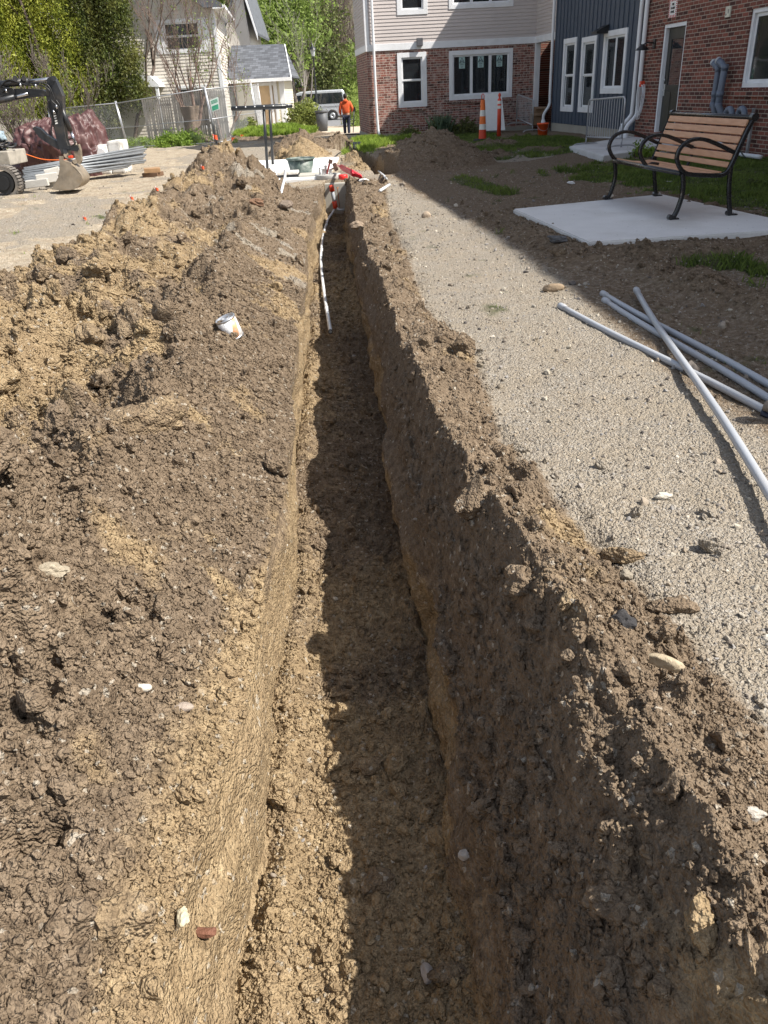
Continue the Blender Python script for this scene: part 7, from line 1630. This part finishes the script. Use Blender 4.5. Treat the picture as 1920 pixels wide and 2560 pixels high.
bush('hedge', 878, 912, 212, 325, 50, MAP, 2600, .07, 'bright leafy shrub seen past the brick corner beside the person', 'shrub', 1.2, .25)
# iris-like spiky plant by the brick wall
def blades(base, n_, h, spread, w, rnd, out=None):
    ang = rnd.random(n_)*2*math.pi; r0_ = rnd.random(n_)*spread; bx = base[0]+r0_*np.cos(ang); by = base[1]+r0_*np.sin(ang); hh_ = h*(.55+.6*rnd.random(n_)); ln_ = rnd.normal(0, .35, (n_, 2))*hh_[:, None]*.7
    sd_ = rnd.random(n_)*math.pi; sx, sy = np.cos(sd_)*w, np.sin(sd_)*w; bz = base[2] if np.isscalar(base[2]) else base[2]
    z = np.zeros(n_)+bz
    v = np.stack([np.stack([bx-sx, by-sy, z], 1), np.stack([bx+sx, by+sy, z], 1), np.stack([bx+ln_[:, 0]*.4+sx*.7, by+ln_[:, 1]*.4+sy*.7, z+hh_*.6], 1), np.stack([bx+ln_[:, 0], by+ln_[:, 1], z+hh_*.95], 1)], 1)
    return v.reshape(-1, 3)
p = V(A(1105, 338, 28.6)); p.z = float(G(p.x, p.y)); v = blades((p.x, p.y, p.z), 260, float(A(1105, 285, 28.6)[2])-p.z, .28, .012, rp)
tag(put('iris_clump', mesh_np('iris_clump', v-np.array(p), np.arange(len(v)).reshape(-1, 4)), leafmat('iris_leaf', (.06, .10, .06), (.16, .22, .13), .3), None, p), 'tall spiky blue green iris clump against the brick wall', 'plant')
# ---- grass
GRS = leafmat('grass_blade', (.055, .085, .018), (.17, .24, .045), .4, (.22, .28, .06)); GRB = leafmat('grass_bright', (.14, .22, .03), (.34, .46, .07), .5, (.36, .46, .09))
def grass(name, zone, n_, h, w, mat):
    wgt = np.nan_to_num(zone*area).clip(0); i = rp.choice(len(wgt), n_, p=wgt/wgt.sum()); bx = GP[i]+np.stack([rp.normal(0, .03, n_), rp.normal(0, .05, n_), np.zeros(n_)-.01], 1)
    tuft = .5+.9*np.clip(fbm(bx*[1, 1, 0], .5, 2, .5, 77)+.5, 0, 1); v = blades((bx[:, 0], bx[:, 1], bx[:, 2]), n_, 1., 0.0, 1., rp)
    v = v.reshape(n_, 4, 3); b = bx[:, None, :]; dd_ = v-b; dd_[:, :, 2] *= (h*tuft)[:, None]; hs = (h*tuft)[:, None]
    sc_ = np.stack([w/1.*np.ones(n_)]*2+[w*.7*np.ones(n_)]+[0*np.ones(n_)], 1); an = rp.random(n_)*math.pi; ln_ = rp.normal(0, .32, (n_, 2))*hs
    o = np.zeros_like(v); sg_ = np.array([-1, 1, 1, 0]); lf_ = np.array([0, 0, .35, 1.]); zf__ = np.array([0, 0, .6, 1.])
    o[:, :, 0] = b[:, :, 0]+sg_*np.cos(an)[:, None]*sc_+lf_*ln_[:, :1]; o[:, :, 1] = b[:, :, 1]+sg_*np.sin(an)[:, None]*sc_+lf_*ln_[:, 1:]; o[:, :, 2] = b[:, :, 2]+zf__*hs*(.6+.6*rp.random(n_)[:, None])
    return tag(put(name, mesh_np(name, o.reshape(-1, 3), np.arange(4*n_).reshape(-1, 4)), mat), None, None, None, 'stuff')
gsel = np.clip(grn-.35, 0, 1)*(y < 46)*(y > 4)
grass('lawn_grass', gsel*(x > .9)*(y < 29.5)/(1+.05*y), 80000, .062, .0050, GRS)
grass('corner_grass', gsel*(x > -2)*(x < 1.9)*(y > 22)*(y < 31), 16000, .12, .007, GRB)
grass('bank_grass', gsel*(x < -2)*(y > 34)*(x > -7.2), 26000, .17, .012, GRB)
grass('fence_grass', gsel*(x < -6)*(y > 34), 9000, .22, .012, GRB)
grass('yard_tuft', gsel*(x < -1)*(y < 20), 900, .05, .005, GRB)
# ---- woods
hill = MB(); n_ = 40
hv = []
for j in range(12):
    for i in range(n_+1):
        x_ = -150+300*i/n_; yy = 84+12*j; hv.append((x_+3*math.sin(j*3+i), yy, -.75+(0 if j == 0 else 1.1*j**1.25+1.2*math.sin(i*.7+j))))
hill.add(hv, [(j*(n_+1)+i, j*(n_+1)+i+1, (j+1)*(n_+1)+i+1, (j+1)*(n_+1)+i) for j in range(11) for i in range(n_)], True)
struct('wooded_hill', hill, M('leaf_litter', (.085, .070, .045), .95, 0, .35, .3, .3, 4, .05))
def leafy(px, yy, h, w, mat, n_, lsz, lb, seed, low=.25, grp='leafy trees at the edge of the woods', clump=.55):
    p = V(A(px, 200, yy)); p.z = -.7+max(0, (yy-84)*.09); t = thing('leafy_tree', p, lb, 'tree', grp); rr = random.Random(seed); mb = MB()
    branches(mb, p, (rr.gauss(0, .06), 0, 1), h*.42, .16*h/10, 4, rr, .5, .3, 5, (3, 4), .012); part('trunk', mb, BARG, t)
    c = (p.x, p.y, p.z+h*(low+1)/2); pts = crown_pts(c, (w/2, w/2.4, h*(1-low)/2), n_//110, 110, clump, .35); foliage('crown', pts, lsz, mat, t, .6); return t
leafy(640, 64, 11, 6.5, MAP, 11000, .11, 'bright spring green maple above the cream outbuilding roof', 31, .3)
leafy(735, 66, 13, 6, MAP, 12000, .11, 'bright spring green maple behind the street lamp', 32, .25)
leafy(800, 74, 10, 5.5, DWD, 7000, .12, 'duller green tree right of the street lamp', 33, .1)
leafy(690, 78, 15, 8, DWD, 9000, .13, 'tall olive green tree further behind the maples', 34, .1)
leafy(580, 76, 15, 8, MAP, 9000, .13, 'tall light green tree over the rear gable', 35, .3)
leafy(860, 84, 6, 7, DWD, 7000, .13, 'low olive undergrowth tree behind the walking person', 36, .02)
leafy(905, 80, 6, 6, MAP, 5000, .12, 'bright low tree hidden mostly by the brick corner', 37, .05)
leafy(-40, 62, 12, 9, DWD, 7000, .14, 'broad dull tree behind the cedars at far left', 38, .1)
bare_tree('bare_tree', 640, 300, 56, 4.2, .09, 41, 'pale leafless tree reaching over the outbuilding roof', 'tree', (2, 3), 5, .55, M('bark_pale', (.30, .27, .24), .9, 0, .2), MAP, 500, .05, stems=2)
bare_tree('bare_tree', 755, 260, 60, 3.4, .07, 42, 'pale leafless tree spreading beside the street lamp', 'tree', (2, 3), 4, .6, bpy.data.materials['bark_pale'], MAP, 500, .05, stems=3)
TR0 = None
spots = [(806, 88, 1.), (818, 96, 1.1), (830, 86, 1.15), (842, 92, 1.0), (853, 84, 1.1), (864, 98, 1.2), (872, 88, .9), (884, 94, 1.1), (896, 102, 1.), (838, 110, 1.2), (860, 116, 1.2), (815, 112, 1.1), (785, 104, 1.1), (760, 110, 1.), (740, 100, 1.2), (715, 108, 1.), (890, 112, 1.1), (848, 100, 1.0), (700, 96, 1.), (670, 104, 1.1)]
names = ['leftmost', 'forked', 'straightest', 'slender']
for k, (px, yy, s_) in enumerate(spots):
    c = A(px, 200, yy); zz = -.75+max(0, (yy-84)/12)**1.25*1.1-.3
    rt__ = bare_tree('woodland_tree', px, 200, yy, 6.2*s_, .15*s_, 60+k, 'tall bare dark trunk in the woods on the slope behind the road', 'tree', (3, 4), 4 if k < 13 else 3, .42, BAR, None, 0, .05, 'bare trees in the woods', .45, z=zz)
for k, (px, yy) in enumerate(((818, 90), (845, 95), (870, 92), (780, 96), (740, 94), (895, 97))):
    p = V(A(px, 230, yy)); p.z = -.7+max(0, (yy-84)/12)**1.25*1.1; t = thing('understory_bush', p, 'low olive undergrowth on the wooded slope', 'bush', 'undergrowth in the woods')
    pts = crown_pts((p.x, p.y, p.z+1.6), (3.2, 2.5, 2.), 40, 70, .5, .3); foliage('foliage', pts, .13, DWD, t, .6); mb = MB(); rr = random.Random(k); branches(mb, p, (0, 0, 1), 2.2, .06, 3, rr, .6, .2, 4, (3, 4), .01); part('stems', mb, BAR, t)
# fallen leaves and litter on the shaded dirt: a few white scraps
for k, (px, py, lb) in enumerate(((1415, 460, 'white paper scrap on the dirt left of the bench'), (1663, 458, 'white paper scrap under the bench on the dirt'))):
    p = V(onground(px, py)); cloth_blob('paper_scrap', [p, p+Vector((.08, .02, .0)), p+Vector((.14, 0, 0))], WHT, lb, 'litter', .035, 30+k)
